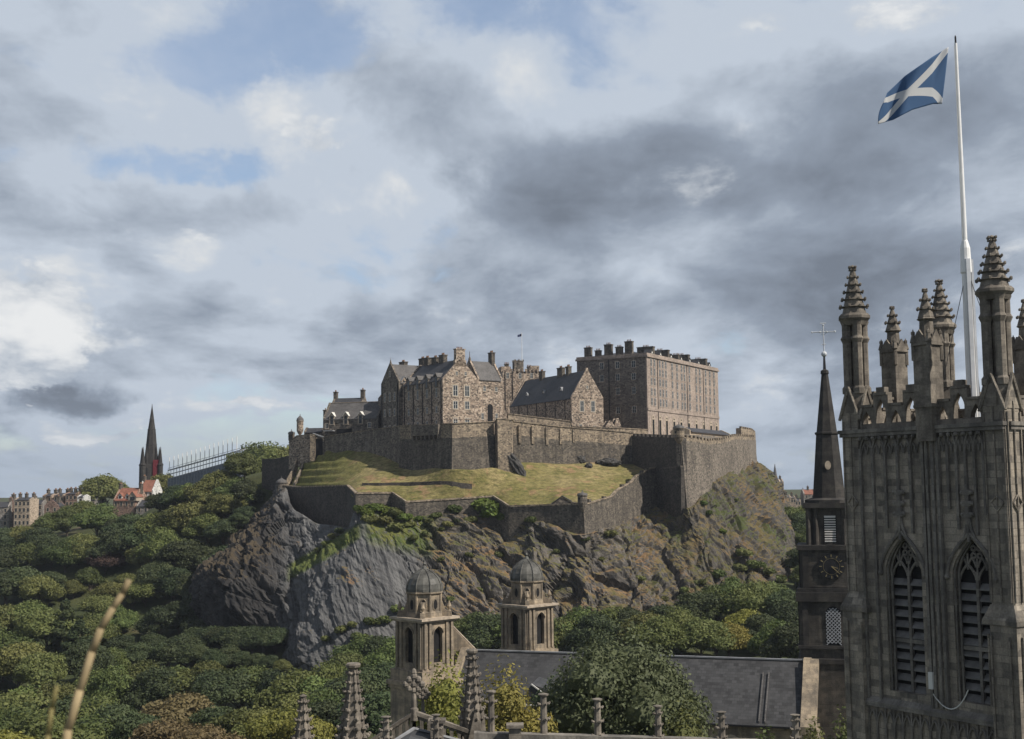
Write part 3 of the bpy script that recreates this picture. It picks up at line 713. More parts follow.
# the lower wing to its right, with the dark pointed gable
x0, x1, dW = L1 + 0.01, 25.0, 11.0
hW, rW = hz(379, 430), hz(361, 434) - hz(379, 430)
w = MB(); gable_walls(w, x0, x1, 0.6, 0.6 + dW, hW, rW, 'x', z0=-3); w.box(x0, x1 + 0.1, 0.45, 0.6, hW - 2.6, hW - 2.3); w.build('wing_wall', M['castle'], root)
r2 = MB(); gable_roof(r2, x0, x1, 0.6, 0.6 + dW, hW, rW, 'x'); r2 = r2.build('wing_roof', M['slate_grey'], root)
f = MB(); f.lathe(x0 + 0.35, 0.6 + dW / 2, [(0.5, hW + rW - 0.4), (0.5, hW + rW + 0.8), (0.15, hW + rW + 1.6), (0.1, hW + rW + 3.2), (0.0, hW + rW + 3.4)], 6); f.build('finial', M['castle_grey'], r2)
chimney(r2, x1 - 0.9, 0.6 + dW / 2, hW + rW - 2, hW + rW + 3.4, 1.4, 2.2, 3, along='y')
fw = Face((0, 0.6, 0), (1, 0, 0), (0, -1, 0))
for s in (17.3, 22.2):
    window(root, fw, s, hW - 2.0 - 2.2, 1.1, 1.6)
    window(root, fw, s if s > 20 else 16.4, hz(418), 1.1, 2.2)
window(root, fw, 22.4, hz(430), 1.2, 2.0)
d = MB(); fw.bx(d, 18.4, 20.6, hz(433), hz(405), -0.05, 0.03, 0)
for k in range(8):
    a0, a1 = math.pi * k / 8, math.pi * (k + 1) / 8
    d.face([fw.p(19.5, hz(405), 0.032), fw.p(19.5 + 1.1 * math.cos(a0), hz(405) + 1.1 * math.sin(a0), 0.032), fw.p(19.5 + 1.1 * math.cos(a1), hz(405) + 1.1 * math.sin(a1), 0.032)], 0)
    d.extr([fw.p(19.5 + r * math.cos(a), hz(405) + r * math.sin(a), 0.15) for r, a in ((1.1, a0), (1.6, a0), (1.6, a1), (1.1, a1))], (0, 0.15, 0), 1)
fw.bx(d, 17.9, 18.4, hz(433), hz(405), -0.02, 0.15, 1); fw.bx(d, 20.6, 21.1, hz(433), hz(405), -0.02, 0.15, 1)
d.build('doorway', (M['dark'], M['castle']), root)
# the cross wing at the far left of the same range
yA, yB = 27.6, 40.5
hX, rX = hz(382, 445), hz(364, 450) - hz(382, 445)
w = MB(); gable_walls(w, -1.2, 13.0, yA, yB, hX, rX, 'x', z0=-3)
gable_walls(w, 2.5, 10.0, yB + 0.01, yB + 9, hX - 4.5, 4.0, 'y', z0=-3); w.build('cross_wing_wall', M['castle_grey'], root)
r3 = MB(); gable_roof(r3, -1.2, 13.0, yA, yB, hX, rX, 'x'); gable_roof(r3, 2.5, 10.0, yB, yB + 9, hX - 4.5, 4.0, 'y'); r3 = r3.build('cross_wing_roof', M['slate_grey'], root)
f = MB(); f.lathe(-0.85, (yA + yB) / 2, [(0.4, hX + rX - 0.3), (0.4, hX + rX + 0.6), (0.1, hX + rX + 1.6), (0.0, hX + rX + 2.6)], 6); f.build('finial', M['castle_grey'], r3)
chimney(r3, 12.0, (yA + yB) / 2 - 1, hX + rX - 2, hX + rX + 2.6, 1.6, 3.2, 3, along='y'); chimney(r3, 7.0, yB - 2, hX + 1.5, hX + rX + 1.6, 1.6, 3.6, 3, along='y')
fx = Face((-1.2, 0, 0), (0, 1, 0), (-1, 0, 0))
for y in (30.5, 34.0, 37.6):
    for z, h in ((hX * 0.15, 2.0), (hX * 0.42, 2.4), (hX * 0.68, 3.0)): window(root, fx, y, z, 1.1, h)
window(root, fx, 34.0, hX + rX * 0.35, 0.9, 1.8)
skylight(root, 1.2, yA + 0.1, hX - 3.0, 2.4, 2.0, 3.6, 'f', (M['castle'], M['lead'], M['glass']))
for y in (28.3, 39.7):
    p = MB(); p.tube((-1.4, y, -2), (-1.4, y, hX - 0.3), 0.15, n=6); p.build('drainpipe', M['iron'], root)

# ------------------------------------------------------------------ the long low-roofed hall to its right
root, o = corner_root('castle_hall', 'long castle hall with a steep dark slate roof and a sunlit speckled gable', 'castle building', 572, 434, 444, R(28)); zb = o.z
hz = lambda py, Y=444: ZZ(588, py, Y) - zb
L, D, hE = 13.3, 47.0, hz(397); hR = hz(370, 446) - hE
w = MB(); gable_walls(w, 0, L, 0, D, hE, hR, 'y', z0=-3); w.cbox(L / 2, 0.35, hE + hR, 0.9, 0.7, 0.9); w.box(-0.02, L + 0.02, -0.1, 0, hE - 0.3, hE - 0.05); w.build('wall', M['castle'], root)
rf = MB(); gable_roof(rf, 0, L, 0, D, hE, hR, 'y'); rf = rf.build('roof', M['slate'], root)
window(root, ff, 4.3, hz(411), 1.6, 3.8, margin=0.35); window(root, ff, 8.9, hz(411), 1.6, 3.8, margin=0.35); window(root, ff, L / 2, hz(388), 0.8, 1.1); window(root, ff, 3.6, hz(429), 1.1, 1.8); window(root, ff, 9.4, hz(428), 1.3, 1.0)
for y in (8, 15, 22, 29, 36, 43):
    window(root, fl, y, 2.6, 1.4, 3.2)
    p = MB(); p.tube((-0.14, y - 3.5, -2), (-0.14, y - 3.5, hE - 0.3), 0.12, n=6); p.build('drainpipe', M['iron'], root)
for y in (11, 24, 37): skylight(root, 2.2, y, hE + 1.2, 2.0, 4.0, 2.0, 'l', (M['trim_white'], M['lead'], M['glass']))
for y, w_ in ((13.0, 2.0), (18.5, 3.6), (33, 2.6)): chimney(rf, L / 2, y, hE + hR - 1.5, hE + hR + 2.6, 1.4, w_, 3, along='y', mat='castle_grey')

# ------------------------------------------------------------------ the big barracks block
root, o = corner_root('barracks', 'tallest block of the castle, a long flat-roofed barracks with rows of windows in pale stone', 'barracks', 578, 440, 472, -math.atan2(0.50, 0.866)); zb = o.z
CB = P(650, 440, 459)
L = (Vector((CB.x, CB.y)) - Vector((o.x, o.y))).length; D = 73.0; KY = D / 92
hT = ZZ(650, 357, 459) - CB.z; bz = CB.z - zb
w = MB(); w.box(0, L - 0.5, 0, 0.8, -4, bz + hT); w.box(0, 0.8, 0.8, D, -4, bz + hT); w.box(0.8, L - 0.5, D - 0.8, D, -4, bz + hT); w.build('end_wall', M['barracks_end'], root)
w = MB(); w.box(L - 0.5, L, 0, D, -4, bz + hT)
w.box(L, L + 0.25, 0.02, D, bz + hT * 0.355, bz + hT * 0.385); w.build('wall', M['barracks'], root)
c = MB()
for a in ((-0.4, L + 0.5, -0.5, 0.6), (-0.4, 0.6, 0.6, D + 0.4), (L - 0.6, L + 0.5, 0.6, D + 0.4), (0.6, L - 0.6, D - 0.6, D + 0.4)): c.box(*a, bz + hT, bz + hT + 0.7)
for a in ((-0.1, L + 0.15, -0.2, 0.3), (L - 0.4, L + 0.15, 0.3, D + 0.1), (-0.1, 0.4, 0.3, D + 0.1)): c.box(*a, bz + hT + 0.7, bz + hT + 1.5)
c.build('cornice', M['barracks'], root)
rf = MB(); zt = bz + hT + 0.6; rf.hexa([(1, 1, zt), (L - 1, 1, zt), (L - 1, D - 1, zt), (1, D - 1, zt)], [(9, 9, zt + 2.6), (L - 9, 9, zt + 2.6), (L - 9, D - 9, zt + 2.6), (9, D - 9, zt + 2.6)]); rf = rf.build('roof', M['slate'], root)
for x, sx, zz in ((4.0, 2.8, 4.6), (8.2, 2.2, 3.2), (12.5, 3.0, 5.2), (17.0, 2.6, 4.0), (21.0, 3.0, 5.8)): chimney(rf, x, 1.9, zt - 0.2, zt + zz, sx, 1.4, 3)
for y, sx in ((12, 6.5), (30, 7.5), (43, 3.0), (56, 7.0), (80, 7.5)): chimney(rf, L - 1.2 - sx / 2, y * KY, zt - 0.2, zt + (4.2 if sx > 4 else 3.2), sx, 1.8, 4)
fr = Face((L, 0, bz), (0, KY, 0), (1, 0, 0)); fe = Face((0, 0, bz), (1, 0, 0), (0, -1, 0))
mw = (M['barracks'], M['glass'], M['sash'])
cols = [5, 8.6, 15, 18.6, 22.2, 30, 36, 42, 45.6, 52, 61, 66, 74, 80, 86]
for k, y in enumerate(cols):
    for q in (0.42, 0.54, 0.665, 0.785, 0.895): window(root, fr, y / 1.0, hT * q, 1.75, hT * 0.062 + 0.9, mw, 0.25)
for y in (6, 14, 22, 31, 40, 50, 60, 70, 80, 88):
    window(root, fr, y, hT * 0.06, 2.4, hT * 0.19, (M['trim'], M['dark'], M['sash']), 0.7, arch=True, name='arched_window', bars=False)
for k, y in enumerate((9, 19, 32, 45, 56, 68, 83)): skylight(rf, L - 0.9, y * KY, zt - 0.1, 1.8, 3.0, 1.7, 'r', (M['trim_white'], M['slate'], M['glass']))
for x in (10.5, 17.0, 23.5):
    for q in (0.04, 0.33, 0.56, 0.73, 0.88):
        if x < 11 and q < 0.6: continue
        window(root, fe, x, hT * q, 1.6, 2.5, (M['castle'], M['glass'], M['sash']), 0.3)
for y in (12.0, 48.5, 70.5):
    p = MB(); p.tube((L + 0.14, y * KY, bz), (L + 0.14, y * KY, bz + hT - 0.2), 0.13, n=6); p.build('drainpipe', M['iron'], root)
p = MB(); p.tube((13.4, -0.16, bz - 2), (13.4, -0.16, bz + hT - 0.2), 0.16, n=6); p.build('drainpipe', M['iron'], root)
p = MB(); p.box(12, L - 0.6, -0.25, 0.0, bz + hT * 0.42, bz + hT * 0.435); p.box(13.5, 19.5, -0.25, 0.0, bz + hT * 0.66, bz + hT * 0.675); p.build('string_course', M['barracks_end'], root)

# ------------------------------------------------------------------ the palace block behind, with its tower and flag
root, o = corner_root('palace_block', 'battlemented palace block behind the hall roof, carrying a small turret and flagpole', 'castle building', 503, 410, 500, R(12)); zb = o.z
hz = lambda py: ZZ(521, py, 500) - zb
w = MB(); xw = 15.2
w.box(0, 5.2, 0, 12, -8, hz(371)); w.box(5.21, xw, 0.5, 12, -8, hz(371))
for x in np.arange(0, xw, 1.55): w.box(x, x + 0.9, 0, 0.5, hz(371), hz(368.5))
w.box(11.5, xw, 0.4, 4.5, hz(371), hz(365)); w.box(0, 4.0, 3, 9, hz(371), hz(365.5))
w.build('wall', M['castle'], root)
t_ = MB(); t_.box(5.4, 9.2, 2.5, 6.3, hz(372), hz(360.5));
for x in (5.3, 6.9, 8.5): t_.box(x, x + 0.8, 2.4, 3.0, hz(360.5), hz(358.5)); t_.box(x, x + 0.8, 5.8, 6.4, hz(360.5), hz(358.5))
t_.build('turret', M['castle_grey'], root)
for x, z in ((3.0, 362), (12.4, 364.5)): chimney(root, x, 6.5, hz(372), hz(z), 1.6, 1.2, 3)
for x in (2.0, 7.3, 12.0): window(root, ff, x, hz(378), 1.2, 2.2) if x < 5 else window(root, Face((0, 0.5, 0), (1, 0, 0), (0, -1, 0)), x, hz(378), 1.2, 2.2)
for x in (1.0, 4.0):
    p = MB(); p.tube((x, -0.15, 0), (x, -0.15, hz(371)), 0.13, n=6); p.build('drainpipe', M['iron'], root)
fp = thing('castle_flagpole', 'thin white flagpole with a tiny dark flag on the palace turret', 'flagpole', root.matrix_world @ Vector((0, 0, 0)))
q = P(522, 360, 503); fp.location = (q.x, q.y, ZZ(522, 360.5, 503) - 0.3)
b = MB(); zt = ZZ(521, 333, 503) - fp.location.z; b.tube((0, 0, 0), (0, 0, zt), 0.13, 0.08, 8); b.blob(0, 0, zt, 0.16); b.build('pole', M['pole'], fp)
b = MB()
for k in range(6):
    f0, f1 = k / 6, (k + 1) / 6
    yy = lambda f: 0.25 * math.sin(f * 5)
    b.face([(-0.1 - 1.6 * f0, yy(f0), zt - 0.3 - 0.5 * f0), (-0.1 - 1.6 * f1, yy(f1), zt - 0.3 - 0.5 * f1), (-0.1 - 1.6 * f1, yy(f1), zt - 1.3 - 0.5 * f1), (-0.1 - 1.6 * f0, yy(f0), zt - 1.3 - 0.4 * f0)])
b.build('flag', flat_mat('navy_cloth', (0.03, 0.04, 0.09), 0.8), fp, fix=False)

# ------------------------------------------------------------------ the west range on the left, three dormers
root, o = corner_root('dormer_range', 'low castle range at the left with a grey slate roof and three white dormer windows', 'castle building', 323, 434, 463, R(-16)); zb = o.z
hz = lambda py, Y=460: ZZ(350, py, Y) - zb
L, D, hE = 22.0, 11.0, hz(418); hR = hz(402.5, 465) - hE
w = MB(); gable_walls(w, 0, L, 0, D, hE, hR, 'x', z0=-4); w.build('wall', M['castle_grey'], root)
rf = MB(); gable_roof(rf, 0, L, 0, D, hE, hR, 'x'); rf = rf.build('roof', M['slate_grey'], root)
for x in (3.6, 9.2, 15.0):
    skylight(root, x, -0.25, hE - 2.4, 2.0, 4.2, 3.4, 'f', (M['trim'], M['trim_white'], M['glass']))
c_ = MB(); c_.box(-0.1, L, D / 2 - 0.18, D / 2 + 0.18, hE + hR, hE + hR + 0.22); c_.build('ridge', M['trim'], rf)
chimney(root, -0.5, 3.2, 0, hz(408.5), 1.2, 1.4, 1); 
p = MB(); p.box(5.6, 11.5, -0.35, -0.02, hz(434.5), hz(428.5)); p.build('opening', M['dark'], root)
p = MB(); p.box(1.2, 5.0, -2.6, -0.02, hz(431), hz(430)); p.build('canopy', M['lead'], root)
for x in (1.5, 18.5): window(root, ff, x, hz(428), 1.2, 1.8)
root, o = corner_root('chimneyed_house', 'dark roof with a tall chimney at either end, rising behind the dormer range', 'castle building', 331, 425, 484, R(-10)); zb = o.z
hz = lambda py: ZZ(345, py, 484) - zb
w = MB(); gable_walls(w, 0, 12.5, 0, 8, hz(405), hz(397.5) - hz(405), 'x', z0=-4); w.build('wall', M['castle_grey'], root)
rf = MB(); gable_roof(rf, 0, 12.5, 0, 8, hz(405), hz(397.5) - hz(405), 'x'); rf = rf.build('roof', M['slate'], root)
chimney(rf, 0.6, 4, hz(400), hz(391), 1.3, 2, 2, along='y'); chimney(rf, 11.6, 4, hz(400), hz(389.5), 1.4, 2, 2, along='y')

# ------------------------------------------------------------------ walls
def wall_run(name, label, pts, thick=1.6, mats=('wall_dark', 'wall_light'), band=0.0, batter=0.0, merlons=0.0, cat='castle wall', bury=3.5, coping=0.35, gap=1.2, cope='wall_light', group=None):
    """a wall along photo points (column, top row, foot row, distance): body, upper band, coping, merlons"""
    q0 = P(pts[0][0], pts[0][2], pts[0][3]); root = thing(name, label, cat, q0, 0, group)
    T, B = [], []
    for px, pt, pf, Y in pts:
        a = P(px, pt, Y) - q0; T.append(a); B.append(P(px, pf, Y).z - q0.z - bury)
    n = len(pts); off = []
    for k in range(n):
        ds = []
        if k > 0: ds.append((T[k] - T[k - 1]))
        if k < n - 1: ds.append((T[k + 1] - T[k]))
        nn = Vector((0, 0))
        for d_ in ds: v = Vector((-d_.y, d_.x)).normalized(); nn += v
        nn.normalize(); e = Vector((-ds[0].y, ds[0].x)).normalized(); off.append(nn / max(0.5, nn.dot(e)))
    def pt(k, along, z): return (T[k].x + off[k].x * along, T[k].y + off[k].y * along, z)
    def strip(mb, z0s, z1s, a0, a1, bat=0.0):
        F0 = [mb.vert(pt(k, a0 - bat * (z1s[k] - z0s[k]), z0s[k])) for k in range(n)]; F1 = [mb.vert(pt(k, a0, z1s[k])) for k in range(n)]
        G0 = [mb.vert(pt(k, a1, z0s[k])) for k in range(n)]; G1 = [mb.vert(pt(k, a1, z1s[k])) for k in range(n)]
        for k in range(n - 1):
            mb.fi((F0[k], F0[k + 1], F1[k + 1], F1[k])); mb.fi((G0[k + 1], G0[k], G1[k], G1[k + 1])); mb.fi((F1[k], F1[k + 1], G1[k + 1], G1[k])); mb.fi((F0[k + 1], F0[k], G0[k], G0[k + 1]))
        mb.fi((F0[0], F1[0], G1[0], G0[0])); mb.fi((F0[-1], G0[-1], G1[-1], F1[-1]))
    zt = [t.z for t in T]; zm = [z - band for z in zt]
    mb = MB(); strip(mb, B, zm, 0.0, thick, batter); body = mb.build('wall_face', M[mats[0]], root)
    if band:
        mb = MB(); strip(mb, zm, zt, 0.06, thick, 0); mb.build('upper_wall', M[mats[1]], root)
    if coping and not merlons:
        mb = MB(); strip(mb, zt, [z + coping for z in zt], -0.22, thick * 0.55, 0); mb.build('coping', M[cope], root)
    if merlons:
        for k in range(n - 1):
            d_ = T[k + 1] - T[k]; Ls = Vector((d_.x, d_.y)).length; u = d_ / Ls; m_ = max(1, int(Ls / (2 * gap)))
            nn = Vector((-u.y, u.x)).normalized().to_3d() * 0.9
            for i in range(m_):
                mb = MB(); a0 = (i + 0.25) * Ls / m_; p0 = T[k] + u * a0 - Vector((0, 0, 0.1)); p1 = p0 + u * gap; up = Vector((0, 0, merlons + 0.1))
                mb.hexa([p0, p1, p1 + nn, p0 + nn], [p0 + up, p1 + up, p1 + nn + up, p0 + nn + up]); mb.build('merlon', M[mats[1]], root)
    return root, q0
def bartizan(root, q0, px, py_top, py_bot, Y, r, cap=True, mat='castle_grey', corbel=1.6, capr=None, name='turret'):
    a = P(px, py_bot, Y) - q0; z0 = a.z; z1 = P(px, py_top, Y).z - q0.z
    h = (z1 - z0) * (0.62 if cap else 1.0)
    mb = MB(); mb.lathe(a.x, a.y, [(r * 0.25, z0 - corbel), (r * 0.7, z0 - corbel * 0.5), (r, z0), (r, z0 + h), (r * 1.12, z0 + h), (r * 1.12, z0 + h + 0.25)], 12)
    o_ = mb.build(name, M[mat], root, smooth=False)
    if cap:
        mb = MB(); mb.lathe(a.x, a.y, [(r * 1.15, z0 + h + 0.25), (r * 0.95, z0 + h + 0.25 + (z1 - z0 - h) * 0.4), (r * 0.35, z1 - 0.35), (0.12, z1), (0.1, z1 + 0.5), (0, z1 + 0.6)], 12); mb.build('cap', M['slate_grey'], o_)
    mb = MB(); mb.cbox(a.x - r * 0.65, a.y - r * 0.7, z0 + h * 0.45, 0.35, 0.5, 0.7, rot=0.7); mb.build('slit', M['dark'], o_)
    return o_

wall_run('rear_rampart', 'shaded rampart wall under the dormer range, running above the grass slope', [(312, 441, 452, 462), (330, 436, 448, 457), (366, 431, 448, 444), (403, 426, 470, 425)], 1.6, ('castle_grey', 'castle_grey'), coping=0.3)
# gatehouse group at far left
root, q0 = wall_run('gate_wall', 'short wall at the far left end of the castle, with two small capped turrets', [(289, 443, 460, 470), (297, 436, 457, 466), (311, 435, 456, 462), (318, 440, 455, 461)], 1.6, ('castle', 'castle'), coping=0.3)
bartizan(root, q0, 300, 415.5, 431, 466, 1.25, mat='castle'); bartizan(root, q0, 291.5, 430.5, 440, 470, 1.2)
root, o = corner_root('guard_hut', 'low dark-roofed hut between the capped turrets and the dormer range', 'castle building', 304, 437, 475, R(-10))
w = MB(); gable_walls(w, 0, 7.6, 0, 5, ZZ(310, 432, 475) - o.z, 1.6, 'x', z0=-5); w.build('wall', M['castle_grey'], root)
rf = MB(); gable_roof(rf, 0, 7.6, 0, 5, ZZ(310, 432, 475) - o.z, 1.6, 'x'); rf.build('roof', M['slate'], root)
root, o = corner_root('gate_pier', 'pair of pale stone gate piers beside a dark gateway at the left of the castle', 'gate', 310, 453, 459, R(-8))
w = MB(); zt = ZZ(310, 434, 459) - o.z; w.box(0, 1.9, 0, 1.6, -3, zt); w.build('pier', M['wall_light'], root); w = MB(); w.box(4.8, 5.4, 0, 1.6, -3, zt - 1.2); w.build('pier', M['castle_grey'], root)
w = MB(); w.box(1.9, 4.8, 0.6, 1.2, -3, zt - 1.8); w.build('gate_leaf', M['dark'], root)
w = MB(); w.extr([(1.0, 0, zt), (5.4, 0, zt - 1.6), (5.4, 0, zt - 1.2), (1.0, 0, zt + 0.4)], (0, 1.6, 0)); w.build('lintel', M['lead'], root)

# the big battered bastion
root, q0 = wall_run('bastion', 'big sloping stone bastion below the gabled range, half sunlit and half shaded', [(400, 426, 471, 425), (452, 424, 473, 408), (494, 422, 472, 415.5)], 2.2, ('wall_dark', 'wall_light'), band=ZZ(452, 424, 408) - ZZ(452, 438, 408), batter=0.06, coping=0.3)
fm = Face(P(413, 438, 419.5) - q0, Vector((P(440, 438, 411.2) - P(413, 438, 419.5)).xy.normalized().to_3d()), Vector((-0.66, -0.75, 0)))
mc = MB(); Wm = (P(440, 438, 411.2) - P(413, 438, 419.5)).xy.length; hm = ZZ(426, 424, 415) - ZZ(426, 436, 415)
fm.bx(mc, 0, Wm, 0.6, hm, -0.6, 0.9, 0)
for k in range(7):
    a = 0.2 + k * (Wm - 0.7) / 6; fm.bx(mc, a, a + 0.45, -0.7, 0.6, -0.6, 0.85, 0)
mc.build('corbelled_box', M['castle_grey'], root)
wall_run('buttress_tower', 'narrow pale stone tower projecting between the bastion and the long curtain wall', [(494.5, 423, 474, 416.2), (497.5, 419, 466, 412.5), (512, 420, 464, 415), (513, 421, 464, 421)], 2.0, ('wall_light', 'wall_light'), coping=0.35)
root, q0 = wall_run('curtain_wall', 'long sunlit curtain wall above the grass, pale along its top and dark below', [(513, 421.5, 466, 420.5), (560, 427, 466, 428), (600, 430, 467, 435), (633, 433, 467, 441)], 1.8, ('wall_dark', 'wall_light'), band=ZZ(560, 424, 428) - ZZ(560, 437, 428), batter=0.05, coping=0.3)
fc = Face(P(513, 437, 420.5) - q0, (P(633, 437, 441) - P(513, 437, 420.5)).xy.normalized().to_3d(), Vector((0.42, -0.9, 0)))
for k, (px, ln) in enumerate(((519, 6.2), (532, 6), (546, 6), (560, 5.5), (573, 4.5))):
    b = MB(); qq = P(px, 424.5 + (px - 513) * 0.08, 420.5 + (px - 513) * 0.17) - q0
    b.cbox(qq.x, qq.y, qq.z - ln, 0.9, 1.5, ln, rot=0.43); b.build('buttress', M['wall_light'], root)
# upper terrace wall in front of the hall
wall_run('terrace_wall', 'low pale wall with piers in front of the hall, above the curtain wall', [(508, 414, 424, 428), (545, 418.5, 428, 433), (570, 421.5, 430, 436.5), (572, 426.5, 430, 437), (620, 428.5, 432, 444), (648, 430, 436, 452)], 1.2, ('wall_light', 'wall_light'), coping=0.3, bury=2)
root, o = corner_root('sentry_hut', 'small gabled lodge standing between the hall gable and the barracks', 'castle building', 606, 430, 447, R(20))
w = MB(); gable_walls(w, 0, 3.4, 0, 4, 1.2, 2.0, 'y', z0=-3); gable_walls(w, 3.6, 6.2, 0.5, 4, 1.4, 2.6, 'y', z0=-3); w.build('wall', M['castle'], root)
rf = MB(); gable_roof(rf, 0, 3.4, 0, 4, 1.2, 2.0, 'y'); gable_roof(rf, 3.6, 6.2, 0.5, 4, 1.4, 2.6, 'y'); rf.build('roof', M['slate'], root)

# battery: the dark left face and the sunlit right face
root, q0 = wall_run('battery_wall', 'dark shaded battery wall facing left below the barracks, with battlements', [(632, 436, 468, 441), (656, 437, 470, 427), (681, 438, 474, 412)], 2.0, ('wall_dark_shade', 'wall_dark_shade'), merlons=0.9, batter=0.03)
root, q0 = wall_run('battery_tower_wall', 'tall sunlit battery wall running right from the round turret to the castle corner', [(681.3, 437, 520, 412), (694, 438, 512, 418.5), (708, 441, 495, 428), (722, 440, 484, 442), (735, 436, 476, 456), (755, 437, 468, 482)], 2.0, ('castle_grey', 'wall_light'), batter=0.07, merlons=0.8, bury=6, band=1.2)
bartizan(root, q0, 679, 424, 437, 412.3, 1.8, mat='wall_light', corbel=2.2)
wall_run('corner_wall', 'end wall closing the right corner of the castle, stepped at the top', [(741, 428, 468, 470), (752, 430, 468, 482), (755.5, 433, 470, 492)], 2.0, ('wall_light', 'wall_light'), merlons=0.7, bury=4)
root, o = corner_root('battery_shed', 'long low shed with a dark roof and cream front wall on the battery', 'shed', 690, 440, 432, R(61))
zb = o.z; w = MB(); Ls = 42; he = ZZ(705, 431, 436) - zb; gable_walls(w, 0, Ls, 0, 7, he, 1.5, 'x', z0=-3); w.build('wall', flat_mat('cream_harl', (0.44, 0.35, 0.25), 0.9), root)
rf = MB(); gable_roof(rf, 0, Ls, 0, 7, he, 1.5, 'x', over=0.6); rf.build('roof', M['slate'], root)
for x in (12, 24, 34): window(root, ff, x, he * 0.35, 1.2, 1.2)

# lower outworks round the grass slope
root, q0 = wall_run('west_outwork', 'dark shaded lower wall at the left of the grass slope, ending in a domed bartizan', [(281, 486, 512, 458), (300, 487.5, 522, 446), (347, 486, 530, 416), (355.5, 494, 530, 401)], 1.4, ('wall_dark_shade', 'wall_dark_shade'), coping=0.4, cope='wall_light', bury=5)
bartizan(root, q0, 281.5, 478, 492, 458, 1.9, mat='castle_grey', corbel=3.0)
wall_run('outwork_wall', 'zigzag outwork wall with a pale coping across the foot of the grass slope', [(356.2, 494, 530, 401), (392, 493.5, 520, 404), (405.5, 502.5, 526, 397), (450, 500, 524, 400), (493, 497, 524, 402.5), (508.5, 507, 527, 396), (545, 506, 530, 392), (583, 504.5, 534, 387)], 1.3, ('wall_dark', 'wall_light'), coping=0.55, bury=5)
root, q0 = wall_run('stepped_outwork', 'sunlit wall climbing in steps from the corner pepperpot turret to the dark battery', [(583.4, 505, 534, 387), (592, 503, 526, 391.5), (612, 497, 520, 402), (617, 491, 519, 405), (632, 482, 515, 413.5), (636, 477, 514, 415.5), (650, 469, 510, 423.5), (656, 468, 510, 427)], 1.3, ('wall_dark', 'wall_light'), coping=0.4, bury=5, batter=0.04)
bartizan(root, q0, 582.5, 491.5, 503, 386.5, 1.5, corbel=2.6)
for px, py, Y in ((589, 502, 390), (604, 499, 398), (622, 487, 408), (628, 484, 411.5), (642, 473, 419.5), (647, 470.5, 422)):
    b = MB(); a = P(px, py, Y) - q0; b.cbox(a.x, a.y + 0.5, a.z - 1, 1.5, 0.9, 1.9, rot=0.95); b.build('merlon', M['wall_dark'], root)
root, o = corner_root('lean_to_hut', 'small dark lean-to hut behind the outwork wall left of the corner turret', 'hut', 551, 507, 393.5, R(-8))
w = MB(); w.extr([(0, 0, -1.5), (9.5, 0, -1.5), (9.5, 0, 1.2), (6, 0, 1.6), (3.5, 0, 3.0), (0.8, 0, 1.2), (0, 0, 1.2)], (0, 2.4, 0)); w.build('wall', M['castle_grey'], root)
for x in (3.0, 5.6): window(root, ff, x, -0.3, 0.7, 0.9, bars=False)
rf = MB(); rf.extr([(0.2, -0.2, 0.9), (3.5, -0.2, 3.2), (6.4, -0.2, 1.6), (6.4, -0.2, 1.85), (3.5, -0.2, 3.5), (0.2, -0.2, 1.2)], (0, 2.8, 0)); rf.build('roof', M['slate'], root)
wall_run('recess_wall', 'deep shaded wall in the recess under the battery, left of the sunlit corner', [(656.6, 470, 508, 425.4), (681, 467, 518, 410.4)], 1.2, ('wall_dark_shade', 'wall_dark_shade'), coping=0.5, cope='wall_dark', bury=4, batter=0.02)
# stair wall up the left side of the grass
wall_run('stair_wall', 'narrow pale wall climbing the left edge of the grass beside the steps', [(286, 482, 494, 460), (293, 470, 482, 463), (298, 457, 468, 466)], 0.7, ('wall_light', 'wall_light'), coping=0.25, bury=2)
wall_run('stair_parapet', 'grey parapet of the steps just right of the pale stair wall', [(295, 483, 492, 457), (301, 470, 478, 461), (305, 458, 465, 465)], 0.7, ('castle_grey', 'castle_grey'), coping=0.25, bury=2)
wall_run('north_rampart', 'dark old rampart at the left behind the bartizan, above the shaded cliff', [(262, 460, 490, 500), (276, 459.5, 486, 492), (292, 456, 480, 480)], 2.0, ('wall_dark_shade', 'wall_dark_shade'), coping=0.4, cope='wall_dark', bury=12)
bank = []
for px, py in ((362, 485.5), (380, 485.5), (400, 485), (420, 484.5), (440, 483.5), (452, 484), (462, 485.5), (472, 486.5)):
    hq = hit(px, py, (BV_LAWN,)); bank.append((px, py - 2.6, py, hq[0].y - 0.3))
wall_run('bank_wall', 'low dark drystone bank across the middle of the grass slope', bank, 0.9, ('wall_dark_shade', 'wall_dark_shade'), coping=0, bury=1.2)
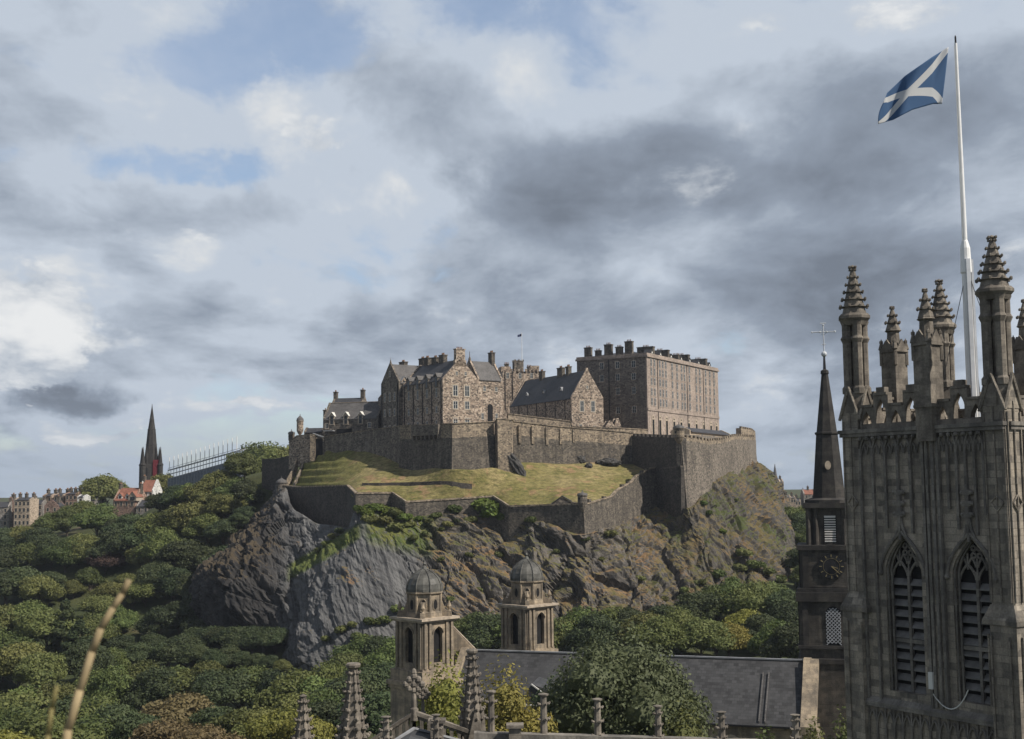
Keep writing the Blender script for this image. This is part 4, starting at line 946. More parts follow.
# ------------------------------------------------------------------ gothic church tower at the right
FL = Vector((PL(849, 560, 78.2).x, 78.2, 0)); FR = Vector((PL(1010, 560, 68.7).x, 68.7, 0))
UX = (FR - FL).normalized(); LT = (FR - FL).length; DT = 9.6
ROT_T = math.atan2(UX.y, UX.x)
tower = thing('church_tower', 'tall soot-stained gothic church tower with pinnacles and two louvred pointed windows', 'church tower', FL, ROT_T)
TV = Vector((-UX.y, UX.x, 0))
def tuv(px, py, out=0.0):
    """photo point on the tower's front plane -> (s along, z)"""
    d = ray(px, py); n = -TV; k = ((FL + n * out) - CAM).dot(n) / d.dot(n); q = CAM + d * k
    return (q - FL).dot(UX), q.z
def arch_w(z, spring, apex, hw, pw=1.7):
    if z <= spring: return hw
    q = min(1.0, (z - spring) / (apex - spring)); return hw * (1 - q ** pw)
def arched_panel(mb, s0, s1, z0, z1, c, sill, spring, apex, hw, y0, depth, pw=1.7, n=8, mi=0, back=None, bmi=1, rev=True, fn=None):
    """a wall panel in the plane y=y0 with an arched opening cut through, its reveals, and an optional back"""
    fn = fn or (lambda s, y, z: (s, y, z))
    Z = [sill] + [spring + (apex - spring) * k / n for k in range(n + 1)]
    if sill > z0 + 1e-6: mb.face([fn(s0, y0, z0), fn(s1, y0, z0), fn(s1, y0, sill), fn(s0, y0, sill)], mi)
    for a, b in zip(Z, Z[1:]):
        wa, wb = arch_w(a, spring, apex, hw, pw), arch_w(b, spring, apex, hw, pw)
        mb.face([fn(s0, y0, a), fn(c - wa, y0, a), fn(c - wb, y0, b), fn(s0, y0, b)], mi); mb.face([fn(c + wa, y0, a), fn(s1, y0, a), fn(s1, y0, b), fn(c + wb, y0, b)], mi)
        if rev:
            mb.face([fn(c - wa, y0, a), fn(c - wa, y0 + depth, a), fn(c - wb, y0 + depth, b), fn(c - wb, y0, b)], mi); mb.face([fn(c + wa, y0 + depth, a), fn(c + wa, y0, a), fn(c + wb, y0, b), fn(c + wb, y0 + depth, b)], mi)
    if z1 > apex + 1e-6: mb.face([fn(s0, y0, apex), fn(s1, y0, apex), fn(s1, y0, z1), fn(s0, y0, z1)], mi)
    if rev: mb.face([fn(c - hw, y0, sill), fn(c + hw, y0, sill), fn(c + hw, y0 + depth, sill), fn(c - hw, y0 + depth, sill)], mi)
    if back is not None:
        for a, b in zip(Z, Z[1:]):
            wa, wb = arch_w(a, spring, apex, hw, pw), arch_w(b, spring, apex, hw, pw)
            mb.face([fn(c - wa, back, a), fn(c + wa, back, a), fn(c + wb, back, b), fn(c - wb, back, b)], bmi)
def arch_pts(c, spring, apex, hw, pw=1.7, n=10):
    L = [(c - arch_w(spring + (apex - spring) * k / n, spring, apex, hw, pw), spring + (apex - spring) * k / n) for k in range(n + 1)]
    return L + [(2 * c - s, z) for s, z in L[::-1][1:]]
def crocket_spire(mb, cx, cy, z0, z1, r0, tiers, n=8, knob=0.16, top=True):
    """little stone spire in tiers: each tier a sloping stage, a projecting ring and crockets at its corners"""
    H = z1 - z0; prev = r0
    for k in range(tiers):
        f0, f1 = k / tiers, (k + 0.82) / tiers
        a, b = z0 + H * 0.90 * f0, z0 + H * 0.90 * (k + 1) / tiers
        ra = r0 * (1 - 0.80 * f0); rb = r0 * (1 - 0.80 * (k + 1) / tiers) * 0.98
        mb.lathe(cx, cy, [(ra, a), (rb * 1.02, b - (b - a) * 0.16), (rb * 1.28, b - (b - a) * 0.10), (rb * 1.24, b)], n, math.pi / n)
        for q in range(n):
            th = math.pi / n + 2 * math.pi * q / n; rr = rb * 1.33
            mb.blob(cx + rr * math.cos(th), cy + rr * math.sin(th), b - (b - a) * 0.02, knob * (0.45 + 0.55 * rb / r0), rz=knob * (0.6 + 0.6 * rb / r0), nu=5, nv=3)
    if top:
        zt = z0 + H * 0.90; rt = r0 * 0.2
        mb.lathe(cx, cy, [(rt * 0.7, zt), (rt * 0.5, zt + H * 0.025), (rt * 1.5, zt + H * 0.045), (rt * 1.4, zt + H * 0.065), (rt * 0.4, zt + H * 0.09), (0.02, z1)], 6)
        for q in range(4):
            th = math.pi / 2 * q; mb.blob(cx + rt * 1.6 * math.cos(th), cy + rt * 1.6 * math.sin(th), zt + H * 0.052, rt * 0.6, nu=5, nv=3)
def big_pinnacle(root, cx, cy, zb, zc, zt, r=0.8):
    r *= 0.94
    """corner pinnacle: a cluster of four shafts round open gaps, moulded cap, tiered spire"""
    mb = MB(); H = zc - zb
    mb.lathe(cx, cy, [(r * 1.05, zb - 1.2), (r * 1.05, zb), (r * 0.98, zb + 0.1)], 8, math.pi / 8)
    mb.cbox(cx, cy, zb, r * 0.55, r * 0.55, H, rot=math.pi / 4)
    for q in range(4):
        th = math.pi / 4 + math.pi / 2 * q + 0.2; x, y = cx + r * 0.66 * math.cos(th), cy + r * 0.66 * math.sin(th)
        mb.lathe(x, y, [(r * 0.5, zb), (r * 0.5, zb + 0.35), (r * 0.36, zb + 0.5), (r * 0.36, zc - H * 0.30), (r * 0.52, zc - H * 0.24), (r * 0.38, zc - H * 0.2), (r * 0.38, zc - 0.25), (r * 0.5, zc)], 8)
        mb.blob(x + 0.3 * r * math.cos(th), y + 0.3 * r * math.sin(th), zb + 0.3, 0.15 * r, nu=5, nv=3)
    mb.lathe(cx, cy, [(r * 0.95, zc - 0.25), (r * 1.12, zc), (r * 1.32, zc + 0.18), (r * 1.32, zc + 0.34), (r * 1.12, zc + 0.5)], 8, math.pi / 8)
    crocket_spire(mb, cx, cy, zc + 0.5, zt, r * 1.02, 6, 8, r * 0.15)
    return mb.build('pinnacle', M['pin'], root)
def small_pinnacle(root, cx, cy, zb, zs, zt, w=1.0, rot=0.0):
    """mid-side pinnacle: square shaft with little gables, side knobs, and a tiered spirelet"""
    mb = MB(); hw = w / 2
    mb.cbox(cx, cy, zb, w, w, zs - zb, rot=rot)
    mb.cbox(cx, cy, zb + (zs - zb) * 0.35, w + 0.16, w + 0.16, 0.14, rot=rot)
    H = zt - zs
    for q in range(4):
        th = rot + math.pi / 2 * q; d = Vector((math.cos(th), math.sin(th), 0)); a = Vector((-d.y, d.x, 0)); o = Vector((cx, cy, 0))
        mb.extr([o + d * hw - a * hw * 1.05 + Vector((0, 0, zs - 0.05)), o + d * hw + a * hw * 1.05 + Vector((0, 0, zs - 0.05)), o + d * hw + Vector((0, 0, zs + H * 0.26))], d * 0.12)
        e = rot + math.pi / 4 + math.pi / 2 * q; x, y = cx + w * 0.66 * math.cos(e), cy + w * 0.66 * math.sin(e)
        mb.lathe(x, y, [(w * 0.13, zs - 0.9), (w * 0.13, zs + 0.1), (w * 0.19, zs + 0.15), (0.02, zs + H * 0.28)], 6)
        for u in (0.3, 0.75): mb.blob(x, y, zs + H * 0.28 * u, w * 0.13, nu=5, nv=3)
    mb.lathe(cx, cy, [(w * 0.42, zs - 0.1), (w * 0.34, zs + H * 0.42), (w * 0.48, zs + H * 0.45), (w * 0.40, zs + H * 0.48)], 8, math.pi / 8)
    crocket_spire(mb, cx, cy, zs + H * 0.48, zt, w * 0.42, 3, 8, w * 0.10)
    return mb.build('pinnacle', M['pin'], root)

zPar = tuv(925, 428)[1]                      # cornice under the parapet
zTop = tuv(925, 397)[1]                      # rail on the parapet
sL0, zSill = tuv(907, 693); _, zApex = tuv(907, 536); _, zSpr = tuv(907, 572)
sA = tuv(906, 640)[0]; sB = tuv(975, 640)[0]; hw = (tuv(925, 640)[0] - tuv(889, 640)[0]) / 2
zStr = tuv(925, 712)[1]
PIER = 1.2
# --- shaft: the front wall with its two tall windows, and the plain other walls
mb = MB()
smid = (sA + sB) / 2
arched_panel(mb, PIER, smid, zStr, zPar, sA, zSill, zSpr, zApex, hw, 0.0, 0.75)
arched_panel(mb, smid, LT - PIER, zStr, zPar, sB, zSill, zSpr, zApex, hw, 0.0, 0.75)
mb.face([(PIER, 0, 0), (LT - PIER, 0, 0), (LT - PIER, 0, zStr), (PIER, 0, zStr)])
mb.face([(0, 0.4, 0), (0, DT, 0), (0, DT, zPar), (0, 0.4, zPar)]); mb.face([(LT, 0.4, 0), (LT, DT, 0), (LT, DT, zPar), (LT, 0.4, zPar)]); mb.face([(0, DT, 0), (LT, DT, 0), (LT, DT, zPar), (0, DT, zPar)])
mb.face([(0, 0.4, zPar), (LT, 0.4, zPar), (LT, DT, zPar), (0, DT, zPar)])
mb.build('wall', M['tower'], tower, fix=False)
for c in (sA, sB):
    # window: moulded rings, mullion, louvres, tracery
    wv = MB()
    for q, (r0, yy) in enumerate(((0.0, 0.18), (-0.16, 0.36))):
        pts = [(c - hw - r0 - 0.0, zSill)] + [(s, z) for s, z in arch_pts(c, zSpr, zApex + 0 * r0, hw + r0)] + [(c + hw + r0, zSill)]
        wv.path([(s, yy, z) for s, z in pts], 0.075, 6)
    hi = hw - 0.12
    wv.box(c - 0.09, c + 0.09, 0.42, 0.62, zSill, zSpr + 0.2)
    zc = zSill + (zSpr - zSill) * 0.42
    wv.box(c - hi, c - 0.09, 0.42, 0.6, zc - 0.1, zc + 0.12); wv.box(c + 0.09, c + hi, 0.42, 0.6, zc - 0.1, zc + 0.12)
    for sx in (-1, 1):                                                     # two pointed lights and quatrefoils over them
        cc = c + sx * hi * 0.52
        wv.path([(s, 0.5, z) for s, z in arch_pts(cc, zSpr - 0.25, zSpr + 0.62, hi * 0.46, 1.7, 5)], 0.085, 5)
        for ddx in (-1, 1): wv.path([(s, 0.5, z) for s, z in arch_pts(cc + ddx * hi * 0.24, zSpr + 0.45, zSpr + 1.0, hi * 0.22, 1.7, 4)], 0.075, 5)
        wv.tube((cc, 0.5, zSpr + 0.3), (cc, 0.5, zSpr + 1.25), 0.075, n=5)
    for zq, rq in ((zSpr + (zApex - zSpr) * 0.62, 0.30),):
        for a in range(4):
            th = math.pi / 2 * a + math.pi / 4; xx, z_ = c + rq * 0.95 * math.cos(th), zq + rq * 0.95 * math.sin(th)
            wv.path([(xx + rq * 0.5 * math.cos(2 * math.pi * k / 7), 0.5, z_ + rq * 0.5 * math.sin(2 * math.pi * k / 7)) for k in range(8)], 0.075, 5)
    wv.path([(c, 0.5, zSpr + 0.2), (c, 0.5, zSpr + 0.95)], 0.06, 5)
    wf = wv.build('window', M['tower_trim'], tower)
    lv = MB(); nL = 11; 
    for k in range(nL):
        z0 = zSill + (zSpr - 0.2 - zSill) * k / nL
        for a, b in ((c - hw + 0.02, c - 0.09), (c + 0.09, c + hw - 0.02)):
            lv.extr([(a, 0.46, z0 + 0.0), (a, 0.46, z0 + 0.07), (a, 0.78, z0 + 0.42), (a, 0.78, z0 + 0.35)], (b - a, 0, 0))
    lv.build('louvre', M['louvre'], wf)
    dk = MB()
    Zs = [zSill, zSpr] + [zSpr + (zApex - zSpr) * k / 6 for k in range(1, 7)]
    for a, b in zip(Zs, Zs[1:]):
        wa, wb = arch_w(a, zSpr, zApex, hw), arch_w(b, zSpr, zApex, hw); dk.face([(c - wa, 0.74, a), (c + wa, 0.74, a), (c + wb, 0.74, b), (c - wb, 0.74, b)])
    dk.build('backing', M['dark'], wf, fix=False)
    # hood mould sweeping up to a finial, on corbel stops
    hd = MB(); zf = tuv(907 if c == sA else 975, 487)[1]
    pts = arch_pts(c, zSpr - 0.05, zApex + 0.25, hw + 0.3, 1.9, 9)
    hd.path([(s, -0.07, z) for s, z in pts], 0.11, 6)
    zo = zApex + 0.15
    for sx in (-1, 1): hd.path([(c + sx * 0.45, -0.08, zo - 0.35), (c + sx * 0.16, -0.1, zo + 0.35), (c, -0.12, zo + 1.1)], 0.09, 6)
    hd.box(c - 0.12, c + 0.12, -0.22, 0.0, zo + 0.6, zf - 0.3)
    for k in range(3):
        zz = zo + 1.0 + (zf - zo - 1.2) * k / 2.4; hd.cbox(c, -0.14, zz, 0.62 - 0.08 * k, 0.26, 0.3); 
        for sx in (-1, 1): hd.blob(c + sx * 0.3, -0.18, zz + 0.15, 0.15, nu=6, nv=4)
    hd.lathe(c, -0.14, [(0.16, zf - 0.4), (0.02, zf + 0.35)], 6)
    for sx in (-1, 1): hd.blob(c + sx * (hw + 0.3), -0.08, zSpr - 0.12, 0.17, nu=6, nv=4)
    hd.build('hood_mould', M['tower_trim'], tower)
# --- blind tracery: ribs, little arches under the cornice
rib = MB()
zA = tuv(925, 448)[1]; zLow = tuv(925, 520)[1]
ss = []
for a, b in ((PIER + 0.1, smid - 0.55), (smid + 0.55, LT - PIER - 0.1)):
    m_ = 5; st = (b - a) / m_
    for k in range(m_ + 1):
        s = a + st * k
        far = abs(s - sA) > hw + 0.35 and abs(s - sB) > hw + 0.35
        rib.box(s - 0.075, s + 0.075, -0.17, 0.0, zStr + 0.3 if far else zLow + 1.2 * math.cos(k), zA + 0.1)
        if k < m_:
            rib.path([(q, -0.1, z) for q, z in arch_pts(s + st / 2, zA, zA + 0.95, st / 2, 1.7, 6)], 0.075, 5)
            for e in (-1, 1): rib.path([(q, -0.08, z) for q, z in arch_pts(s + st / 2 + e * st * 0.22, zA - 0.25, zA + 0.35, st * 0.2, 1.7, 4)], 0.05, 5)
rib.box(PIER, LT - PIER, -0.12, 0, zA + 0.98, zA + 1.16)
for s in (-0.52, -0.2, 0.2, 0.52): rib.box(smid + s - 0.085, smid + s + 0.085, -0.24 if abs(s) > 0.3 else -0.3, 0, zStr + 0.4, zPar - 0.6)
rib.build('blind_tracery', M['tower_trim'], tower)
pil = MB(); pil.box(smid - 0.42, smid + 0.42, -0.14, 0, zStr, zPar - 0.4); pil.build('pilaster', M['tower'], tower)
sc = MB(); sc.box(PIER, LT - PIER, -0.3, 0, zStr - 0.12, zStr + 0.16, ty=0); sc.extr([(PIER, -0.3, zStr + 0.16), (PIER, 0, zStr + 0.16), (PIER, 0, zStr + 0.45)], (LT - 2 * PIER, 0, 0))
nA = 14; st = (LT - 2 * PIER) / nA
for k in range(nA):
    s = PIER + st * (k + 0.5); sc.path([(q, -0.1, z) for q, z in arch_pts(s, zStr - 1.0, zStr - 0.35, st * 0.42, 1.7, 4)], 0.06, 5); sc.box(s - st * 0.5 - 0.05, s - st * 0.5 + 0.05, -0.14, 0, zStr - 3.0, zStr - 0.12)
sc.build('string_course', M['tower_trim'], tower)
cn = MB()
for x0, x1, y0, y1 in ((-0.15, LT + 0.15, -0.3, 0.25), (-0.3, 0.25, 0.25, DT + 0.1), (LT - 0.25, LT + 0.3, 0.25, DT + 0.1), (0.25, LT - 0.25, DT - 0.25, DT + 0.3)):
    cn.box(x0, x1, y0, y1, zPar - 0.32, zPar - 0.1); cn.box(x0 - 0.08, x1 + 0.08, y0 - 0.08, y1 + 0.08, zPar - 0.099, zPar + 0.12)
for k in range(18): cn.blob(PIER + (LT - 2 * PIER) * (k + 0.5) / 18, -0.26, zPar - 0.45, 0.13, nu=5, nv=4)
cn.build('cornice', M['tower_trim'], tower)
# --- corner piers with weathered set-offs and gabled heads
zOff = tuv(862, 606)[1]; zHead = tuv(1003, 388)[1]
def pier(cx0, cx1, cy0, cy1, sx, sy, name='corner_pier'):
    mb = MB()
    mb.box(cx0 - (0.35 if sx < 0 else 0), cx1 + (0.35 if sx > 0 else 0), cy0 - 0.35 if sy < 0 else cy0, cy1 + (0.35 if sy > 0 else 0), 0, zOff)
    mb.box(cx0 - (0.08 if sx < 0 else 0), cx1 + (0.08 if sx > 0 else 0), cy0 - 0.1 if sy < 0 else cy0, cy1 + (0.1 if sy > 0 else 0), zOff, zHead - 1.0)
    mb.hexa([(cx0 - 0.42, cy0 - 0.42, zOff - 0.05), (cx1 + 0.42, cy0 - 0.42, zOff - 0.05), (cx1 + 0.42, cy1 + 0.42, zOff - 0.05), (cx0 - 0.42, cy1 + 0.42, zOff - 0.05)],
            [(cx0 - 0.09, cy0 - 0.11, zOff + 0.75), (cx1 + 0.09, cy0 - 0.11, zOff + 0.75), (cx1 + 0.09, cy1 + 0.11, zOff + 0.75), (cx0 - 0.09, cy1 + 0.11, zOff + 0.75)])
    mb.box(cx0 - 0.44, cx1 + 0.44, cy0 - 0.44, cy1 + 0.44, zOff - 0.32, zOff - 0.051)
    # gabled heads on the faces, panel ribs below them
    xm, ym = (cx0 + cx1) / 2, (cy0 + cy1) / 2; hx, hy = (cx1 - cx0) / 2 + 0.12, (cy1 - cy0) / 2 + 0.12
    for d, h, e in ((Vector((0, -1, 0)), hx, hy), (Vector((0, 1, 0)), hx, hy), (Vector((-1, 0, 0)), hy, hx), (Vector((1, 0, 0)), hy, hx)):
        a = Vector((-d.y, d.x, 0)); o = Vector((xm, ym, 0)) + d * e
        mb.extr([o - a * h + Vector((0, 0, zHead - 1.1)), o + a * h + Vector((0, 0, zHead - 1.1)), o + Vector((0, 0, zHead + 0.75))], -d * 0.5)
        mb.path([o - a * (h + 0.08) + Vector((0, 0, zHead - 1.2)) + d * 0.05, o + d * 0.05 + Vector((0, 0, zHead + 0.85)), o + a * (h + 0.08) + Vector((0, 0, zHead - 1.2)) + d * 0.05], 0.1, 5)
        for q in (-0.8, 0.0, 0.8): mb.tube(o + a * h * q + d * 0.02 + Vector((0, 0, zOff + 0.9)), o + a * h * q + d * 0.02 + Vector((0, 0, zHead - 1.3 - 0.6 * (q == 0) * -1)), 0.055, n=5)
        mid = (zOff + zHead) / 2
        mb.path([o + d * 0.02 + Vector((0, 0, mid - 0.45)), o + a * 0.4 + d * 0.02 + Vector((0, 0, mid)), o + d * 0.02 + Vector((0, 0, mid + 0.45)), o - a * 0.4 + d * 0.02 + Vector((0, 0, mid)), o + d * 0.02 + Vector((0, 0, mid - 0.45))], 0.055, 5)
        for q in (-0.75, 0.75): mb.tube(o + a * h * q + d * 0.3 + Vector((0, 0, 0)), o + a * h * q + d * 0.3 + Vector((0, 0, zOff - 0.9)), 0.07, n=5)
    return mb.build(name, M['tower'], tower)
pier(0, PIER, 0, PIER, -1, -1); pier(LT - PIER, LT + 0.1, 0, PIER, 1, -1); pier(0, PIER, DT - PIER, DT, -1, 1); pier(LT - PIER, LT + 0.1, DT - PIER, DT, 1, 1)
# right-hand wall panels, seen edge-on in the sun
rw = MB()
for k in range(6):
    y = PIER + 0.5 + (DT - 2 * PIER - 1) * k / 5; rw.box(LT, LT + 0.18, y - 0.09, y + 0.09, zStr, zPar - 0.6)
rw.build('side_tracery', M['tower_trim'], tower)
# --- pierced parapet on all four sides
def parapet(o, dx, dy, length, mid=True):
    mb = MB(); d = Vector((dx, dy, 0)); nrm = Vector((dy, -dx, 0)); o = Vector(o)
    gaps = [(0.0, length)]
    n_ = 8; step = length / n_
    fnf = lambda off: (lambda s, y, z: tuple(o + d * s - nrm * (y + off) + Vector((0, 0, z))))
    for k in range(n_):
        a, b = k * step, (k + 1) * step; tall = (k % 2 == 1) if k < n_ / 2 else (k % 2 == 0)
        zt = zTop + (0.35 if tall else -0.35)
        for off, rev in ((0.0, True), (0.4, False)):
            arched_panel(mb, a, b, zPar + 0.1, zt, (a + b) / 2, zPar + 0.45, zt - 0.95, zt - 0.25, step * 0.33, 0.0, 0.4, 1.5, 5, rev=rev, fn=fnf(off))
        mb.face([fnf(0)(a, 0, zt), fnf(0)(b, 0, zt), fnf(0)(b, 0.4, zt), fnf(0)(a, 0.4, zt)])
        for e in (a, b): mb.face([fnf(0)(e, 0, zPar + 0.1), fnf(0)(e, 0.4, zPar + 0.1), fnf(0)(e, 0.4, zt), fnf(0)(e, 0, zt)])
        q0 = o + d * (a + 0.06) + nrm * 0.07 + Vector((0, 0, zt + 0.002)); q1 = o + d * (b - 0.06) + nrm * 0.07 + Vector((0, 0, zt + 0.002)); w_ = -nrm * 0.54
        mb.hexa([q0, q1, q1 + w_, q0 + w_], [q + Vector((0, 0, 0.16)) for q in (q0, q1, q1 + w_, q0 + w_)])
        if tall:
            c0 = o + d * (a + 0.25) + Vector((0, 0, zt + 0.162)); c1 = o + d * (b - 0.25) + Vector((0, 0, zt + 0.162)); w2 = -nrm * 0.4
            mb.hexa([c0, c1, c1 + w2, c0 + w2], [q + Vector((0, 0, 0.32)) for q in (c0, c1, c1 + w2, c0 + w2)])
    return mb.build('parapet', M['pin'], tower, fix=False)
parapet((PIER, 0.05, 0), 1, 0, LT - 2 * PIER); parapet((PIER, DT - 0.45, 0), 1, 0, LT - 2 * PIER)
parapet((0.05, DT - PIER, 0), 0, -1, DT - 2 * PIER); parapet((LT - 0.45, DT - PIER, 0), 0, -1, DT - 2 * PIER)
# --- pinnacles
def zat(px, py, s, y):
    w_ = FL + UX * s + TV * y; return P(px, py, w_.y).z
h_ = PIER / 2
big_pinnacle(tower, h_, h_, zat(857, 394, h_, h_), zat(855, 322, h_, h_), zat(851, 265, h_, h_), 0.82)
big_pinnacle(tower, LT - h_, h_, zat(1000, 385, LT - h_, h_), zat(1000, 296, LT - h_, h_), zat(997, 235, LT - h_, h_), 0.86)
big_pinnacle(tower, h_, DT - h_, zat(942, 388, h_, DT - h_), zat(942, 331, h_, DT - h_), zat(940, 279, h_, DT - h_), 0.82)
big_pinnacle(tower, LT - h_, DT - h_, zat(942, 384, h_, DT - h_), zat(942, 327, h_, DT - h_), zat(940, 275, h_, DT - h_), 0.82)
small_pinnacle(tower, smid, 0.0, zPar - 0.8, zat(922, 345, smid, 0), zat(920, 288, smid, 0), 1.15)
small_pinnacle(tower, 0.1, DT / 2, zPar - 0.8, zat(897, 352, 0, DT / 2), zat(896, 306, 0, DT / 2), 1.15)
small_pinnacle(tower, LT - 0.1, DT / 2, zPar - 0.8, zat(897, 348, 0, DT / 2), zat(896, 302, 0, DT / 2), 1.15)
small_pinnacle(tower, smid, DT - 0.1, zPar - 0.8, zat(925, 350, smid, DT), zat(925, 300, smid, DT), 1.1)
# lightning cable and its junction box
cb = MB(); s0, z0 = tuv(933, 694, 0.3); s1, z1 = tuv(968, 690, 0.3); zm = tuv(950, 709, 0.3)[1]
pts = []
for k in range(15):
    f = k / 14; s = s0 + (s1 - s0) * f; z = z0 + (z1 - z0) * f + (zm - (z0 + z1) / 2) * 4 * f * (1 - f) * (1.0 + 0.25 * (f - 0.5)); pts.append((s, -0.28, z))
cb.path(pts, 0.035, 6); cb.build('cable', M['cable'], tower)
cb = MB(); sb, zb_ = tuv(932, 689, 0.3); cb.box(sb - 0.14, sb + 0.14, -0.42, -0.24, zb_, zb_ + 0.95); cb.build('junction_box', M['cable'], tower)

# ------------------------------------------------------------------ flagpole and saltire on the tower
pq = P(972, 400, 75.8)
fp = thing('flagpole', 'tall white flagpole on the church tower roof, with stay wires', 'flagpole', (pq.x, pq.y, zPar))
mb = MB(); H = P(958, 37, 75.8).z - zPar
zs = P(960, 250, 75.8).z - zPar
mb.lathe(0, 0, [(0.36, 0), (0.36, 0.4), (0.30, 0.5), (0.27, zs - 1.5), (0.34, zs - 1.4), (0.30, zs + 0.1), (0.20, zs + 0.5), (0.16, zs + 0.6)], 12)
mb.lathe(0, 0, [(0.16, zs + 0.6), (0.095, H - 1.2), (0.085, H - 0.4)], 12); mb.build('pole', M['pole'], fp)
mb = MB(); mb.lathe(0, 0, [(0.09, H - 0.4), (0.06, H - 0.38), (0.06, H), (0.03, H + 0.1)], 8); mb.build('truck', M['iron'], fp)
mb = MB(); mb.box(-0.12, 0.12, -0.42, -0.29, 0.5, zs - 0.6); mb.box(0.29, 0.42, -0.12, 0.12, 0.5, zs - 0.6); mb.build('tabernacle', M['metal'], fp)
for dx, dy in ((-2.6, -0.6), (2.3, -1.6), (1.6, 2.6)):
    mb = MB(); mb.tube((0.05, 0, zs - 1.2), (dx, dy, 0.3), 0.022, n=5); mb.build('stay_wire', M['iron'], fp)
mb = MB(); mb.tube((-0.16, -0.1, 1.0), (-0.13, -0.1, H - 0.6), 0.015, n=4); mb.build('halyard', M['cable'], fp)
# flag: corners read off the picture, cloth rippling in depth
def flag_mat():
    m, t, b = new_mat('saltire_cloth')
    u, v, _ = t.sep(t.node('ShaderNodeTexCoord').outputs['UV'])
    vv = t.m('MULTIPLY', t.m('SUBTRACT', v, 0.5), 1.0); uu = t.m('SUBTRACT', u, 0.5)
    d = t.m('MINIMUM', t.m('ABSOLUTE', t.m('SUBTRACT', uu, vv)), t.m('ABSOLUTE', t.m('ADD', uu, vv)))
    k = t.m('LESS_THAN', d, 0.098)
    n = t.noise(t.node('ShaderNodeTexCoord').outputs['UV'], 60, 3, 0.6)
    c = t.mix(k, t.mix(n, (0.055, 0.12, 0.245, 1), (0.075, 0.15, 0.29, 1)), (0.62, 0.63, 0.64, 1))
    t.l.new(c, b.inputs['Base Color']); b.inputs['Roughness'].default_value = 0.8
    tr = t.node('ShaderNodeBsdfTranslucent'); t.l.new(c, tr.inputs['Color']); mx = t.node('ShaderNodeMixShader'); mx.inputs[0].default_value = 0.35
    t.l.new(b.outputs[0], mx.inputs[1]); t.l.new(tr.outputs[0], mx.inputs[2])
    out = [q for q in t.n if q.type == 'OUTPUT_MATERIAL'][0]; t.l.new(mx.outputs[0], out.inputs[0])
    return m
def flag_point(u, v):
    """u 0 hoist..1 fly, v 0 bottom..1 top"""
    topc = [(948.5, 47), (932, 57), (905, 76), (887, 93), (884, 101)]; botc = [(942, 104), (933, 104), (912, 110), (893, 120), (878, 124)]
    def poly(L, f):
        f *= len(L) - 1; i = min(int(f), len(L) - 2); f -= i
        return (L[i][0] + (L[i + 1][0] - L[i][0]) * f, L[i][1] + (L[i + 1][1] - L[i][1]) * f)
    a, b = poly(topc, u), poly(botc, u); bow = 2.0 * math.sin(math.pi * v) * u
    px = b[0] + (a[0] - b[0]) * v - bow; py = b[1] + (a[1] - b[1]) * v
    Y = 75.6 - 1.0 * u + 0.30 * math.sin(u * 8.5 + v * 2.2) * min(1, u * 4) + 0.12 * math.sin(u * 17 + v * 5)
    return P(px, py, Y)
fo = flag_point(0, 0.5)
me = bpy.data.meshes.new('saltire_flag'); NU, NV = 44, 26
vs = [tuple(flag_point(i / NU, j / NV) - fo) for i in range(NU + 1) for j in range(NV + 1)]
fs = [(i * (NV + 1) + j, (i + 1) * (NV + 1) + j, (i + 1) * (NV + 1) + j + 1, i * (NV + 1) + j + 1) for i in range(NU) for j in range(NV)]
me.from_pydata(vs, [], fs); uvl = me.uv_layers.new(name='UVMap')
for p_ in me.polygons:
    for li in p_.loop_indices:
        vi = me.loops[li].vertex_index; uvl.data[li].uv = ((vi // (NV + 1)) / NU, (vi % (NV + 1)) / NV)
    p_.use_smooth = True
me.materials.append(flag_mat()); flag = bpy.data.objects.new('saltire_flag', me); COL.objects.link(flag); flag.location = fo
tag(flag, 'blue and white saltire flag flying to the left from the tall pole', 'flag', kind='thing')
sol = flag.modifiers.new('thickness', 'SOLIDIFY'); sol.thickness = 0.012

# ------------------------------------------------------------------ old church: clock tower and spire
YC = 163.0; KC = 1.27; q = P(836, 700, YC)
clock = thing('clock_tower', 'blackened stone church clock tower with a tapering spire topped by a metal cross', 'church tower', (q.x, q.y, 0), R(-14))
ff = Face((0, 0, 0), (1, 0, 0), (0, -1, 0))
clock.scale = (KC,) * 3
cz = lambda py: ZZ(829, py, YC - 3) / KC
def stage(mb, hw_, z0, z1, ch=0.0):
    if ch: 
        k = hw_; mb.hexa([(-k + ch, -k, z0), (k - ch, -k, z0), (k, -k + ch, z0), (k, k - ch, z0), (k - ch, k, z0), (-k + ch, k, z0), (-k, k - ch, z0), (-k, -k + ch, z0)],
                         [(-k + ch, -k, z1), (k - ch, -k, z1), (k, -k + ch, z1), (k, k - ch, z1), (k - ch, k, z1), (-k + ch, k, z1), (-k, k - ch, z1), (-k, -k + ch, z1)])
    else: mb.box(-hw_, hw_, -hw_, hw_, z0, z1)
mb = MB(); stage(mb, 3.35, 0, cz(662)); stage(mb, 3.25, cz(660), cz(599)); mb.build('lower_stage', M['tower_dark'], clock)
for hw_, za, zb2 in ((3.5, 663, 658), (3.45, 648, 645), (3.55, 601, 592), (3.35, 592, 588), (3.3, 550, 545), (2.55, 508, 503)):
    mb = MB(); stage(mb, hw_, cz(za), cz(zb2)); mb.build('cornice', M['spire_dark'], clock)
mb = MB(); stage(mb, 3.05, cz(588), cz(547), 0.4); mb.extr([(-2.2, -3.12, cz(551)), (2.2, -3.12, cz(551)), (0, -3.12, cz(543))], (0, 0.3, 0)); mb.build('clock_stage', M['tower_dark'], clock)
mb = MB(); stage(mb, 2.0, cz(546), cz(506), 0.5)
